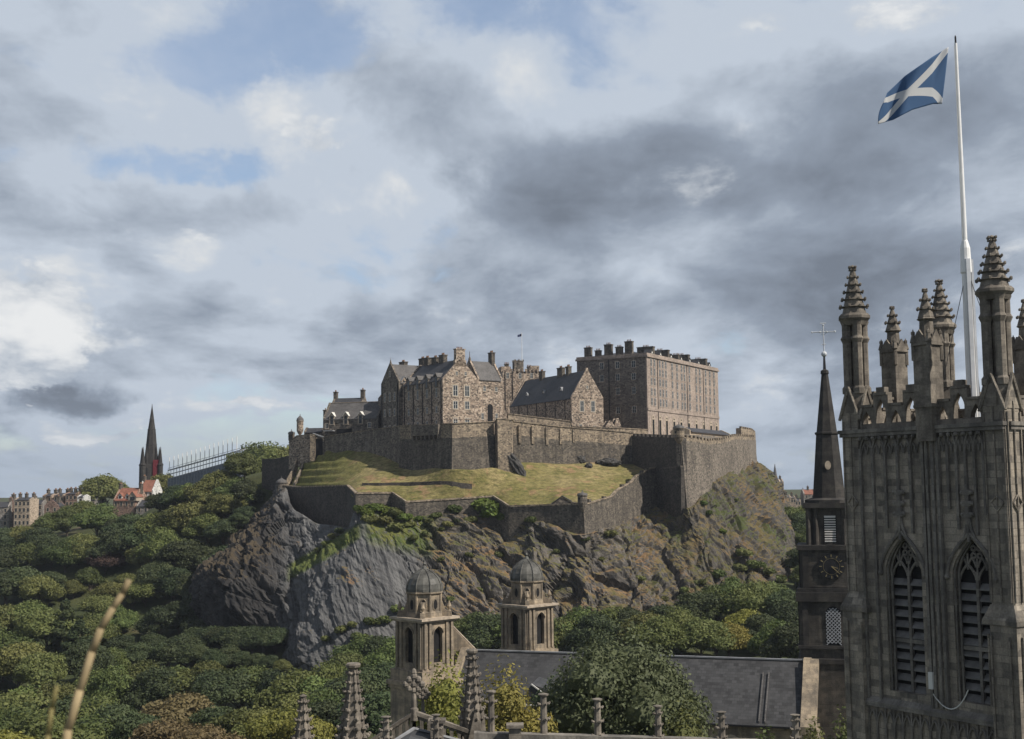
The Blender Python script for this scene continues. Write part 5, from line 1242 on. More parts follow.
for sx in (-1, 1):
    for sy in (-1, 1):
        for d in (0, 0.75): mb.lathe(sx * (2.12 - d * (sy < 0)), sy * 2.1, [(0.26, cz(546)), (0.22, cz(510)), (0.34, cz(507)), (0.34, cz(504))], 8)
mb.build('belfry', M['tower_dark'], clock)
for sx in (-1, 1):                                   # corner pilasters and a shallow panel on the faces
    for z0, z1, h0 in ((cz(645), cz(601), 3.25), (cz(588), cz(550), 3.05)):
        mb = MB(); mb.box(sx * h0 * 0.82 - 0.28, sx * h0 * 0.82 + 0.28, -h0 - 0.12, -h0 + 0.1, z0, z1); mb.build('pilaster', M['spire_dark'], clock)
        mb = MB(); mb.box(-h0 - 0.12, -h0 + 0.1, sx * h0 * 0.7 - 0.28, sx * h0 * 0.7 + 0.28, z0, z1); mb.build('pilaster', M['spire_dark'], clock)
mb = MB(); mb.box(-2.3, 2.3, -3.12, -3.0, cz(587), cz(585.5)); mb.box(-2.3, 2.3, -3.12, -3.0, cz(552), cz(550.5)); mb.build('panel_moulding', M['tower_dark'], clock)
# clock face
M['dull_gold'] = flat_mat('dull_gilt', (0.20, 0.165, 0.085), 0.6, 0.2)
cf = MB(); zc = cz(566); rr = 1.28
cf.lathe(0, 0, [(0.01, 0.0), (rr, 0.0), (rr, 0.12), (0.01, 0.12)], 28); co = cf.build('clock_face', M['iron'], clock)
co.rotation_euler = (R(90), 0, 0); co.location = (0, -3.08, zc)
hd = MB()
for k in range(12):
    th = math.pi / 6 * k; c_, s_ = math.sin(th), math.cos(th)
    hd.tube((c_ * rr * 0.72, s_ * rr * 0.72, 0.14), (c_ * rr * 0.92, s_ * rr * 0.92, 0.14), 0.055, n=4)
for k in range(28):
    a0, a1 = 2 * math.pi * k / 28, 2 * math.pi * (k + 1) / 28
    hd.tube((rr * 0.62 * math.cos(a0), rr * 0.62 * math.sin(a0), 0.13), (rr * 0.62 * math.cos(a1), rr * 0.62 * math.sin(a1), 0.13), 0.018, n=4)
hd.build('numeral', M['dull_gold'], co)
hd = MB(); hd.tube((0, 0, 0.18), (0.62, -0.18, 0.18), 0.06, 0.03, n=4); hd.build('hand', M['dull_gold'], co)
hd = MB(); hd.tube((0, 0, 0.2), (0.80, -0.72, 0.2), 0.05, 0.02, n=4); hd.build('hand', M['dull_gold'], co)
# latticed window low down and the belfry louvre
lw = MB(); z0, z1 = cz(644), cz(613); fl_ = Face((0, -3.25, 0), (1, 0, 0), (0, -1, 0))
arch = [(-0.72, z0), (0.72, z0), (0.72, z1)] + [(0.72 * math.cos(math.pi * k / 8), z1 + 0.72 * math.sin(math.pi * k / 8)) for k in range(1, 8)] + [(-0.72, z1)]
lw.extr([(s, -3.29, z) for s, z in arch], (0, 0.08, 0), 1)
for k in range(-3, 14):
    for sg in (-1, 1):
        p0 = Vector((-0.7, z0 + k * 0.36 + (0 if sg > 0 else 1.4))); p1 = Vector((0.7, p0.y + sg * 1.4))
        a = [p0 + (p1 - p0) * f / 8 for f in range(9)]
        for u_, v_ in zip(a, a[1:]):
            top = z1 + math.sqrt(max(0, 0.5 - ((u_.x + v_.x) / 2) ** 2))
            if min(u_.y, v_.y) > z0 and max(u_.y, v_.y) < top: lw.tube((u_.x, -3.32, u_.y), (v_.x, -3.32, v_.y), 0.052, n=4, mi=0)
lw.build('lattice_window', (flat_mat('lattice_lead', (0.33, 0.34, 0.36), 0.6, 0.15), M['dark']), clock)
bl = MB(); z0, z1 = cz(542), cz(517); bl.box(-0.62, 0.62, -2.07, -2.0, z0, z1, 1)
for k in range(11): bl.extr([(-0.55, -2.08, z0 + 0.24 * k), (-0.55, -2.08, z0 + 0.24 * k + 0.1), (-0.55, -2.02, z0 + 0.24 * k + 0.2)], (1.1, 0, 0), 0)
bl.build('belfry_louvre', (M['trim_white'], M['dark']), clock)
bl = MB(); bl.box(1.95, 2.03, -0.6, 0.6, z0, z1, 1); bl.build('belfry_opening', (M['trim'], M['trim']), clock)
# spire: two lifts of a black octagon with oval lights
sp = MB(); zt = cz(372)
sp.lathe(0, 0, [(2.3, cz(505)), (1.75, cz(500)), (1.16, cz(434)), (1.3, cz(433)), (1.3, cz(431.5)), (1.1, cz(431)), (0.36, zt), (0.46, zt + 0.05), (0.42, zt + 0.35), (0.15, zt + 0.5)], 8, math.pi / 8)
sp.lathe(0, 0, [(2.3, cz(504)), (2.6, cz(503)), (2.6, cz(500)), (1.9, cz(498))], 8, math.pi / 8); spo = sp.build('spire', M['spire_dark'], clock)
ov = MB()
for k in range(16):
    a0, a1 = 2 * math.pi * k / 16, 2 * math.pi * (k + 1) / 16
    ov.face([(0, -1.42, cz(465)), (0.3 * math.cos(a0), -1.42 + 0.05 * math.sin(a0), cz(465) + 0.45 * math.sin(a0)), (0.3 * math.cos(a1), -1.42 + 0.05 * math.sin(a1), cz(465) + 0.45 * math.sin(a1))])
ov.build('oval_light', M['trim'], spo, fix=False)
cr = MB(); cr.tube((0, 0, zt + 0.4), (0, 0, cz(354)), 0.16, 0.1, 8); cr.build('finial_rod', M['iron'], clock)
cr = MB(); zk = cz(354); cr.blob(0, 0, zk + 0.25, 0.3, nu=10, nv=8); cr.tube((0, 0, zk + 0.4), (0, 0, cz(322)), 0.06, n=6)
zx = cz(329); cr.tube((-1.15, 0, zx), (1.15, 0, zx), 0.055, n=6)
for s in (-1.15, -0.35, 0.35, 1.15): cr.blob(s, 0, zx, 0.11, nu=6, nv=4)
cr.tube((-0.3, 0, zx + 0.9), (0.3, 0, zx + 0.9), 0.05, n=5); cr.tube((-0.22, 0, zx - 1.3), (0.22, 0, zx - 1.3), 0.05, n=5); cr.blob(0, 0, cz(322), 0.12, nu=6, nv=4)
cr.path([(0.3 * math.cos(2 * math.pi * k / 10), 0, zx + 0.3 * math.sin(2 * math.pi * k / 10)) for k in range(11)], 0.04, 4); cr.build('cross', M['metal'], clock)

# ------------------------------------------------------------------ old church: nave with the long slate roof
A = P(462, 650, 172); Bp = P(806, 649, 158)
rotN = math.atan2(Bp.y - A.y, Bp.x - A.x); LN = (Bp - A).xy.length
nave = thing('church_hall', 'long church hall with a broad grey slate roof running to the clock tower', 'church', (A.x, A.y, 0), rotN)
zR = A.z; rise = 6.3; half = 7.2; zE = zR - rise
mb = MB(); mb.box(0.4, LN - 0.3, -half, -half + 0.7, 0, zE - 0.35); mb.box(0.4, LN - 0.3, half - 0.7, half, 0, zE - 0.35)
for x0 in (0.0, LN - 0.3):
    mb.extr([(x0, -half - 0.25, 0), (x0, half + 0.25, 0), (x0, half + 0.25, zE + 0.2), (x0, 0.5, zR + 0.35), (x0, -0.5, zR + 0.35), (x0, -half - 0.25, zE + 0.2)], (0.9, 0, 0))
mb.build('wall', M['church'], nave)
mb = MB(); k = rise / half
for sg in (-1, 1):
    ye = sg * (half + 0.5); ze = zE - 0.5 * k
    mb.extr([(0.9, ye, ze), (0.9, 0, zR), (0.9, 0, zR - 0.3), (0.9, ye, ze - 0.22)], (LN - 1.2, 0, 0))
rf = mb.build('roof', M['slate_church'], nave)
mb = MB(); mb.box(0.9, LN - 0.3, -0.22, 0.22, zR - 0.02, zR + 0.16)
mb.build('ridge', M['lead'], rf)
for x in (LN - 5.2, LN - 4.5):
    mb = MB(); mb.extr([(x, -half * 0.25, zR - rise * 0.25 + 0.03), (x, -half * 0.25, zR - rise * 0.25 + 0.28), (x, -half - 0.3, zE + 0.05), (x, -half - 0.3, zE - 0.2)], (0.16, 0, 0)); mb.build('roof_flashing', M['slate_grey'], rf)
mb = MB(); mb.box(0.9, LN - 0.3, -half - 0.78, -half - 0.5, zE - 0.62, zE - 0.42); mb.build('gutter', M['iron'], rf)
for x in (LN - 22, LN - 17, LN - 14.5, LN - 13):
    mb = MB(); yv = -half + 0.35; zv = zE + 0.35 * k; mb.lathe(x, yv, [(0.12, zv - 0.1), (0.12, zv + 0.5), (0.2, zv + 0.52), (0.2, zv + 0.7), (0.05, zv + 0.8)], 8); mb.build('roof_vent', M['trim_white'], rf)
fN = Face((0, -half, 0), (1, 0, 0), (0, -1, 0))
for x in np.arange(6, LN - 4, 6.2): window(nave, fN, x, zE - 6.2, 2.0, 3.2, (M['trim'], M['glass'], M['sash']), 0.3, arch=True)
mb = MB(); mb.extr([(LN - 0.25, -half - 0.9, zE - 1.2), (LN + 1.6, -half - 0.9, zE - 1.2), (LN + 1.6, -1.0, zR - 0.5), (LN - 0.25, -1.0, zR - 0.5)], (0, 0, 0.9)); mb.box(LN - 0.2, LN + 1.5, -half - 0.6, -1.4, 0, zE - 1.0)
mb.build('gable_parapet', M['church'], nave)
# aisle end gable roof with white verge boards, half hidden by the trees
qa = P(549, 708, 150); loc = nave.matrix_world if False else None
pr = thing('church_porch', 'small slate-roofed church porch with white verge boards between the two garden trees', 'porch', (qa.x, qa.y, 0), rotN + R(8))
zc = ZZ(545, 697, 150); mb = MB(); mb.box(-2.2, 1.2, 0, 4, 0, zc - 1.2); mb.build('wall', M['church'], pr)
mb = MB(); mb.extr([(-3.4, -0.4, zc - 0.8), (1.6, -0.4, zc - 1.2), (0.2, -0.4, zc + 0.8), (-2.0, -0.4, zc + 1.5)], (0, 6, 0)); mb.build('roof', M['slate_church'], pr)
mb = MB(); mb.tube((-2.0, -0.5, zc + 1.52), (1.7, -0.5, zc - 1.15), 0.1, n=4); mb.tube((-3.4, -0.5, zc - 0.8), (1.7, -0.5, zc - 1.2), 0.1, n=4); mb.build('verge_board', M['trim_white'], pr)
window(pr, ff, 0.0, zc - 4.2, 1.0, 2.0, (M['trim_white'], M['glass'], M['sash']), 0.15)

# ------------------------------------------------------------------ the two domed towers
def domed_tower(px, Y, label, sc, y_cor, y_oct, y_dome, y_top, y_foot):
    q = P(px, y_cor, Y); r = thing('domed_tower', label, 'church tower', (q.x, q.y, 0), R(45), 'domed church towers')
    z = lambda py: ZZ(px, py, Y)
    w = 2.62 * sc
    zf, zc_, zo, zd, zt = z(y_foot), z(y_cor), z(y_oct), z(y_dome), z(y_top)
    mb = MB(); mb.box(-w - 0.5, w + 0.5, -w - 0.5, w + 0.5, 0, zf); mb.build('base', M['church'], r)
    mb = MB(); mb.box(-w - 0.9, w + 0.9, -w - 0.9, w + 0.9, zf - 1.9, zf - 1.4); mb.box(-w - 0.7, w + 0.7, -w - 0.7, w + 0.7, zf - 2.3, zf - 1.91); mb.build('base_cornice', M['church'], r)
    mb = MB()
    for d in range(4):
        c_, s_ = math.cos(math.pi / 2 * d), math.sin(math.pi / 2 * d)
        fn = lambda s, y, zz, c_=c_, s_=s_: (c_ * s - s_ * y, s_ * s + c_ * y, zz)
        arched_panel(mb, -w, w, zf, zc_, 0.0, zf + 0.9, zc_ - 1.7, zc_ - 0.9, w * 0.28, -w, 0.5, 2.0, 6, mi=0, back=-w + 0.5, bmi=1, fn=fn)
        for s in (-0.86, -0.55, 0.55, 0.86):
            a, b = w * s - 0.2, w * s + 0.2
            mb.hexa([fn(a, -w - 0.22, zf + 0.3), fn(b, -w - 0.22, zf + 0.3), fn(b, -w + 0.05, zf + 0.3), fn(a, -w + 0.05, zf + 0.3)], [fn(a, -w - 0.22, zc_ - 0.3), fn(b, -w - 0.22, zc_ - 0.3), fn(b, -w + 0.05, zc_ - 0.3), fn(a, -w + 0.05, zc_ - 0.3)], 0)
        a = w * 0.36; pts = [fn(s, -w - 0.08, zz) for s, zz in arch_pts(0, zc_ - 1.7, zc_ - 0.8, w * 0.34, 2.0, 6)]; mb.path(pts, 0.1, 5, 0)
    mb.box(-w - 0.1, w + 0.1, -w - 0.1, w + 0.1, zf - 0.02, zf + 0.3, 0)
    mb.build('belfry', (M['church'], M['dark']), r, fix=False)
    mb = MB(); mb.box(-w - 0.3, w + 0.3, -w - 0.3, w + 0.3, zc_ - 0.3, zc_ - 0.05); mb.box(-w - 0.6, w + 0.6, -w - 0.6, w + 0.6, zc_ - 0.049, zc_ + 0.25); mb.build('cornice', M['trim'], r)
    ro = w * 0.86; mb = MB(); n = 8
    mb.lathe(0, 0, [(ro * 1.12, zc_ + 0.25), (ro * 1.08, zc_ + 0.9), (ro, zc_ + 1.0), (ro, zo - 0.35), (ro * 1.12, zo - 0.2), (ro * 1.12, zo)], 8, math.pi / 8, 0)
    for k in range(8):
        th = math.pi / 4 * k; d = Vector((math.cos(th), math.sin(th), 0)); a = Vector((-d.y, d.x, 0)); o = d * (ro * 0.924 + 0.02); zz = (zc_ + zo) / 2 + 0.1
        mb.face([o + a * 0.3 * math.cos(2 * math.pi * i / 10) + Vector((0, 0, zz + 0.62 * math.sin(2 * math.pi * i / 10))) + d * 0.02 for i in range(10)], 1)
        mb.path([o + a * 0.4 * math.cos(2 * math.pi * i / 10) + Vector((0, 0, zz + 0.75 * math.sin(2 * math.pi * i / 10))) for i in range(11)], 0.08, 4, 0)
        e = math.pi / 8 + th; mb.lathe(ro * 1.0 * math.cos(e), ro * 1.0 * math.sin(e), [(0.17, zc_ + 0.9), (0.15, zo - 0.3)], 6, mi=0)
    for k in range(4):                                                       # scrolled buttresses and urns on the corners
        th = math.pi / 4 + math.pi / 2 * k; d = Vector((math.cos(th), math.sin(th), 0)); a = Vector((-d.y, d.x, 0))
        p0 = d * ro * 0.9 + Vector((0, 0, 0)); mb.extr([p0 - a * 0.3 + Vector((0, 0, zc_ + 0.25)), d * w * 1.36 - a * 0.3 + Vector((0, 0, zc_ + 0.25)), d * w * 1.3 - a * 0.3 + Vector((0, 0, zc_ + 0.9)), d * w * 1.02 - a * 0.3 + Vector((0, 0, zc_ + 1.1)), d * ro - a * 0.3 + Vector((0, 0, zc_ + 2.2))], a * 0.6, 0)
        x, y = (d * w * 1.22).xy; mb.lathe(x, y, [(0.22, zc_ + 0.9), (0.14, zc_ + 1.1), (0.32, zc_ + 1.5), (0.18, zc_ + 1.85), (0.06, zc_ + 2.2)], 8, mi=0)
    mb.build('lantern', (M['church'], M['dark']), r)
    mb = MB(); H = zd - zo; n = 16
    prof = [(ro * 1.05, zo + 0.001), (ro * 1.06, zo + H * 0.12), (ro * 1.02, zo + H * 0.34), (ro * 0.88, zo + H * 0.58), (ro * 0.62, zo + H * 0.80), (ro * 0.32, zo + H * 0.94), (ro * 0.12, zd)]
    mb.lathe(0, 0, prof, n, 0)
    for k in range(8):
        th = math.pi / 4 * k + math.pi / 8; mb.path([(q_ * 1.01 * math.cos(th), q_ * 1.01 * math.sin(th), zz) for q_, zz in prof], 0.1, 4)
    dm = mb.build('dome', M['dome'], r, smooth=False)
    mb = MB(); mb.lathe(0, 0, [(0.4, zd - 0.1), (0.3, zd + 0.25), (0.12, zd + 0.45), (0.22, zd + 0.65), (0.06, zd + 0.9), (0.03, zt)], 8); mb.build('finial', M['dome'], dm)
    return r
domed_tower(424.5, 164, 'nearer domed church tower at the left end of the slate roof, beside the yellow tree', 1.0, 618, 591, 569, 557, 668)
domed_tower(527, 186, 'farther domed church tower rising behind the slate roof, pale dome in full sun', 1.03, 605, 580, 559, 549, 649)
# pediment wall behind the nearer tower
q = P(455, 650, 172); pd_ = thing('church_pediment', 'sunlit triangular stone gable just right of the nearer domed tower', 'church', (q.x, q.y, 0), rotN + R(20))
zl, zh = ZZ(470, 651, 172), ZZ(455, 622, 172); mb = MB(); mb.extr([(-5.0, 0, zl - 14), (2.6, 0, zl - 14), (2.6, 0, zl), (-1.0, 0, zh), (-5.0, 0, zh - 1.0)], (0, 0.8, 0)); mb.build('wall', M['church'], pd_)
mb = MB(); mb.tube((2.9, 0.4, zl - 0.1), (-1.1, 0.4, zh + 0.15), 0.22, n=4); mb.build('coping', M['trim'], pd_)

# ------------------------------------------------------------------ gothic church nave right below: gable parapet, roof, pinnacles
YN = 54.0
hall = thing('gothic_nave', 'gothic church roof edge at the bottom with a pierced gable parapet and a stone cross', 'church', (P(414, 739, YN).x, YN, 0), 0)
hx = lambda px, py: P(px, py, YN).x - hall.location.x
zz = lambda px, py: ZZ(px, py, YN)
apx = hx(414, 711); zap = zz(414, 711); xl, zl = hx(352, 752), zz(352, 752); xr, zr = hx(474, 731.5), zz(474, 731.5)
mb = MB()
def raking(mb, x0, z0, x1, z1, n, h=0.62, th=0.3):
    for a, b in ((0.0, 0.12), (h, h + 0.16)):
        mb.extr([(x0, 0, z0 - h - 0.16 + a), (x1, 0, z1 - h - 0.16 + a), (x1, 0, z1 - h - 0.16 + b), (x0, 0, z0 - h - 0.16 + b)], (0, th, 0), 0)
    for k in range(n + 1):
        f = k / n; x, z = x0 + (x1 - x0) * f, z0 + (z1 - z0) * f - h - 0.16
        mb.extr([(x - 0.07, 0.05, z + 0.1), (x + 0.07, 0.05, z + 0.1), (x + 0.07, 0.05, z + h + 0.02), (x - 0.07, 0.05, z + h + 0.02)], (0, th - 0.1, 0), 0)
        if k < n:
            f2 = (k + 1) / n; xa, za = x + 0.07, z + h; xb, zb2 = x0 + (x1 - x0) * f2 - 0.07, z0 + (z1 - z0) * f2 - 0.16
            xm = (xa + xb) / 2; mb.extr([(xa, 0.06, za - 0.22), (xm, 0.06, (za + zb2) / 2 - 0.06), (xm, 0.06, (za + zb2) / 2 + 0.02), (xa, 0.06, za + 0.02)], (0, th - 0.12, 0), 0); mb.extr([(xb, 0.06, zb2 - 0.22), (xb, 0.06, zb2 + 0.02), (xm, 0.06, (za + zb2) / 2 + 0.02), (xm, 0.06, (za + zb2) / 2 - 0.06)], (0, th - 0.12, 0), 0)
raking(mb, apx, zap, xl, zl, 9); raking(mb, apx, zap, xr, zr, 8)
mb.build('pierced_parapet', M['pin'], hall)
mb = MB(); mb.extr([(xl, 0.02, zl - 9), (xr, 0.02, zl - 9), (xr, 0.02, zr - 0.79), (apx, 0.02, zap - 0.79), (xl, 0.02, zl - 0.79)], (0, 0.26, 0)); mb.build('gable_wall', M['tower_trim'], hall)
# aisle roof in front of the parapet foot, with lead flashing
mb = MB(); a0 = P(400, 742, 50); 
rp = [P(414, 729.5, 52.5), P(520, 757, 52.5), P(600, 800, 44), P(372, 800, 44), P(380, 752, 50)]
lo = Vector(hall.location); mb.extr([Vector(p_) - lo for p_ in rp], (0, 0, -0.25)); mb.build('aisle_roof', M['slate_church'], hall)
mb = MB(); mb.path([P(p_[0], p_[1], p_[2]) - lo for p_ in ((380, 750, 50.2), (414, 728.5, 52.5), (520, 756, 52.5))], 0.07, 5); mb.build('flashing', M['lead'], hall)
mb = MB(); c0, c1 = P(474, 733, 52.2) - lo, P(760, 741, 52.2) - lo; mb.hexa([c0 + Vector((0, 0, -3)), c1 + Vector((0, 0, -3)), c1 + Vector((0, 0.5, -3)), c0 + Vector((0, 0.5, -3))], [c0, c1, c1 + Vector((0, 0.5, 0)), c0 + Vector((0, 0.5, 0))]); mb.build('parapet', M['tower_trim'], hall)
def finial_cross(px, py_top, py_bot, Y, w):
    b_ = P(px, py_bot, Y) - lo; t_ = P(px, py_top, Y) - lo; x, y = b_.x, b_.y; H = t_.z - b_.z
    mb = MB(); mb.lathe(x, y, [(w * 0.34, b_.z - 0.3), (w * 0.30, b_.z + H * 0.1), (w * 0.18, b_.z + H * 0.14), (w * 0.14, b_.z + H * 0.55), (w * 0.13, b_.z + H * 0.95)], 8)
    zc = b_.z + H * 0.68
    for dx, dz in ((0, 0), (-0.55, 0), (0.55, 0), (0, 0.42), (0, -0.3), (-0.3, 0.25), (0.3, 0.25), (-0.3, -0.22), (0.3, -0.22)): mb.blob(x + dx * w, y, zc + dz * w * 1.3, w * 0.24, rz=w * 0.26, nu=7, nv=5)
    mb.tube((x - w * 0.7, y, zc), (x + w * 0.7, y, zc), w * 0.13, n=6); mb.blob(x, y, t_.z - w * 0.1, w * 0.2, rz=w * 0.3, nu=6, nv=4)
    return mb.build('finial_cross', M['pin'], hall)
finial_cross(414, 671, 713, YN + 0.15, 0.62); finial_cross(423, 684, 715, YN + 1.6, 0.45)
trnd = random.Random(5)
def crocketed_pinnacle(px, py_top, py_bot, Y, wpx, cap=True, slim=False):
    """free-standing crocketed pinnacle: a steep eight-sided spirelet with rows of leafy crockets"""
    b_ = P(px, py_bot, Y) - lo; t_ = P(px, py_top, Y) - lo; x, y = b_.x, b_.y; H = t_.z - b_.z; w = wpx * Y / F_PX / 2 * 0.86
    mb = MB(); mb.lathe(x, y, [(w * 1.0, b_.z - 2.5), (w * 1.0, b_.z), (w * (0.8 if slim else 0.30), t_.z - H * 0.06)], 8, math.pi / 8)
    n_ = 4 if slim else 8; rows = max(3, int(H / (0.55 if slim else 0.36))); rr = lambda f: w * (1.0 - (0.2 if slim else 0.70) * f)
    for q in range(n_):
        th = math.pi / 4 * (2 if slim else 1) * q + math.pi / 8
        if not slim: mb.tube((x + w * math.cos(th), y + w * math.sin(th), b_.z), (x + rr(1) * math.cos(th), y + rr(1) * math.sin(th), t_.z - H * 0.06), w * 0.09, w * 0.05, 5)
        for k in range(rows):
            f = (k + 0.5) / rows; r = rr(f); cz_ = b_.z + H * 0.93 * f; s_ = (0.055 + 0.11 * r) * trnd.uniform(0.75, 1.25)
            mb.blob(x + (r + s_ * 0.5) * math.cos(th), y + (r + s_ * 0.5) * math.sin(th), cz_, s_ * 1.15, rz=s_ * 0.8, nu=6, nv=4); mb.blob(x + (r + s_ * 1.4) * math.cos(th), y + (r + s_ * 1.4) * math.sin(th), cz_ + s_ * 0.55, s_ * 0.6, nu=5, nv=3)
    if cap: mb.lathe(x, y, [(w * 0.3, t_.z - H * 0.075), (w * (0.55 if not slim else 1.25), t_.z - H * 0.05), (w * (0.6 if not slim else 1.35), t_.z - H * 0.02), (w * 0.5, t_.z)], 8, math.pi / 8)
    else: mb.lathe(x, y, [(w * 0.3, t_.z - H * 0.075), (w * 0.5, t_.z - H * 0.04), (0.03, t_.z)], 6)
    return mb.build('pinnacle', M['pin'], hall)
crocketed_pinnacle(303, 694, 742, 57, 19, False); crocketed_pinnacle(353, 663, 741, 53, 30); crocketed_pinnacle(472.5, 649, 722, 54.5, 24)
mb = MB(); q = P(472.5, 722, 54.5) - lo
for th in (0.3, 1.87, 3.44, 5.0):
    d = Vector((math.cos(th), math.sin(th), 0)); a = Vector((-d.y, d.x, 0)); mb.extr([q + d * 0.55 - a * 0.55 + Vector((0, 0, -1.5)), q + d * 0.55 + a * 0.55 + Vector((0, 0, -1.5)), q + d * 0.5 + Vector((0, 0, 0.6))], -d * 0.4)
mb.build('pinnacle_gablet', M['pin'], hall)
for px, pt, pw in ((491.5, 690, 9), (544, 693, 9.5), (598, 698, 9), (658.5, 705, 8.5), (722, 711, 9), (796, 714, 8.5), (436, 714, 8), (386, 716, 9)):
    crocketed_pinnacle(px, pt, 742, 52.6 if px > 480 else 50.5, pw, True, True)
for px, pt in ((437, 722), (515, 727)):
    b_ = P(px, pt, 52.0) - lo; mb = MB(); mb.cbox(b_.x, b_.y, b_.z - 2, 0.5, 0.5, 2.0); mb.cbox(b_.x, b_.y, b_.z, 0.7, 0.7, 0.12); mb.build('parapet_pier', M['pin'], hall)
# ------------------------------------------------------------------ trees
LEAF = {
 'green': leaf_mat('green_leaves', (0.056, 0.081, 0.024), (0.112, 0.139, 0.041), (0.168, 0.183, 0.063)),
 'olive': leaf_mat('olive_leaves', (0.074, 0.091, 0.029), (0.138, 0.149, 0.047), (0.199, 0.199, 0.072)),
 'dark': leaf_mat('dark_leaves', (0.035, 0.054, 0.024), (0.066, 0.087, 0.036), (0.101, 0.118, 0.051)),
 'yellow': leaf_mat('yellow_leaves', (0.120, 0.122, 0.028), (0.200, 0.190, 0.042), (0.25, 0.225, 0.06)),
 'copper': leaf_mat('copper_leaves', (0.053, 0.034, 0.030), (0.083, 0.052, 0.041), (0.113, 0.071, 0.056)),
 'brown': leaf_mat('brown_leaves', (0.107, 0.085, 0.041), (0.160, 0.124, 0.058), (0.196, 0.148, 0.072)),
 'grey': leaf_mat('grey_green_leaves', (0.080, 0.098, 0.045), (0.135, 0.155, 0.075), (0.20, 0.215, 0.115), 0.8)}
def leaf_quads(rng, C, Rr, n, size, V, Fc):
    """n leaf sprays through the outer part of an ellipsoid clump"""
    d = rng.normal(size=(n, 3)); d /= np.linalg.norm(d, axis=1)[:, None]
    d[:, 2] = np.where(d[:, 2] < -0.35, -d[:, 2] * 0.8, d[:, 2])
    rad = 0.62 + 0.48 * rng.random(n) ** 0.8
    p = np.array(C) + d * np.array(Rr) * rad[:, None]
    nr = d + rng.normal(scale=0.55, size=(n, 3)); nr /= np.linalg.norm(nr, axis=1)[:, None]
    a = np.cross(nr, rng.normal(size=(n, 3))); a /= np.linalg.norm(a, axis=1)[:, None] + 1e-9
    b = np.cross(nr, a); s = size * (0.6 + 0.8 * rng.random(n))[:, None]
    q = np.stack([p - a * s, p - b * s * 0.55, p + a * s, p + b * s * 0.55], 1).reshape(-1, 3)
    base = len(V) and sum(len(v) for v in V); V.append(q)
    Fc.append(base + np.arange(n * 4).reshape(n, 4))
def make_tree(name, kind, seed, h=12.0, w=10.0, n=7000, leaf=0.36, form='round', trunk_h=0.10, core=True, clumps=None):
    rng = np.random.default_rng(seed); V, Fc = [], []; cl = []
    z0 = h * trunk_h * 0.75; zc = (z0 + h) / 2
    if form == 'cone':
        for k in range(34):
            f = rng.random() ** 0.8; z = z0 + (h - z0) * f * 0.97; r = w / 2 * (1 - f) ** 0.8 * (0.5 + 0.5 * rng.random()); th = rng.random() * 6.28
            cl.append(((r * math.cos(th), r * math.sin(th), z), (w * 0.17 * (1.15 - f * 0.7), w * 0.17 * (1.15 - f * 0.7), h * 0.09)))
    else:
        nc = clumps or int(26 + rng.integers(10))
        for k in range(nc):
            d = rng.normal(size=3); d /= np.linalg.norm(d); d[2] = abs(d[2]) * 1.15 - 0.45
            rr = 0.45 + 0.50 * rng.random()
            flat = 1.0 - 0.30 * max(0, d[2])
            c = (d[0] * w / 2 * rr * 0.92, d[1] * w / 2 * rr * 0.92, zc + d[2] * (h - z0) / 2 * rr)
            s = w * (0.15 + 0.13 * rng.random()); cl.append((c, (s, s, s * (0.68 + 0.2 * rng.random()))))
        cl.append(((0, 0, zc + (h - z0) * 0.18), (w * 0.30, w * 0.30, (h - z0) * 0.30)))
    area = sum(r[0] * r[0] for _, r in cl)
    for c, r in cl: leaf_quads(rng, c, r, max(20, int(n * r[0] * r[0] / area)), leaf, V, Fc)
    verts = np.concatenate(V); faces = np.concatenate(Fc).tolist(); verts = verts.tolist()
    root = thing(name, 'x', 'tree')
    if core:                                       # shaded inner twigs and leaves of every clump
        for c, r in cl:
            mb = MB(); mb.blob(c[0], c[1], c[2], r[0] * 0.66, r[1] * 0.66, r[2] * 0.66, nu=7, nv=5)
            o = len(verts); verts += [tuple(np.array(v) + rng.normal(scale=0.06 * r[0], size=3)) for v in mb.v]; faces += [[i + o for i in f] for f in mb.f]
    me = bpy.data.meshes.new('crown'); me.from_pydata(verts, [], faces); me.materials.append(LEAF[kind]); me.update()
    cr = bpy.data.objects.new('crown', me); COL.objects.link(cr); cr.parent = root
    mb = MB(); tr = max(0.12, h * 0.022)
    mb.tube((0, 0, -1.5), (0.1, 0, h * trunk_h), tr * 1.3, tr, 7); mb.tube((0.1, 0, h * trunk_h), (0, 0.1, h * 0.75), tr, tr * 0.35, 6)
    for c, r in cl[:9]:
        z_ = h * trunk_h * (0.8 + 0.5 * rng.random()); mb.tube((0.05, 0.05, z_), tuple(np.array(c) * np.array([0.9, 0.9, 1.0])), tr * 0.45, tr * 0.12, 5)
    mb.build('trunk', M['bark'], root)
    return root
PROTO = {}
def proto(kind, form='round'):
    key = (kind, form)
    if key not in PROTO:
        L = []
        for s in range(3 if form == 'round' and kind in ('green', 'olive', 'dark') else 2):
            nm = 'conifer_tree' if form == 'cone' else 'broadleaf_tree'
            L.append([make_tree(nm, kind, hash_seed(kind, form, s), 12.0, 6.5 if form == 'cone' else 14.5 - s * 1.5, 12000, 0.34, form), False])
        PROTO[key] = L
    return PROTO[key]
def hash_seed(kind, form, s): return sum(ord(c) for c in kind + form) * 31 + s * 17
ORD = ['leftmost'] + [w + ' from left' for w in ('second third fourth fifth sixth seventh eighth ninth tenth eleventh twelfth thirteenth fourteenth fifteenth sixteenth').split()]
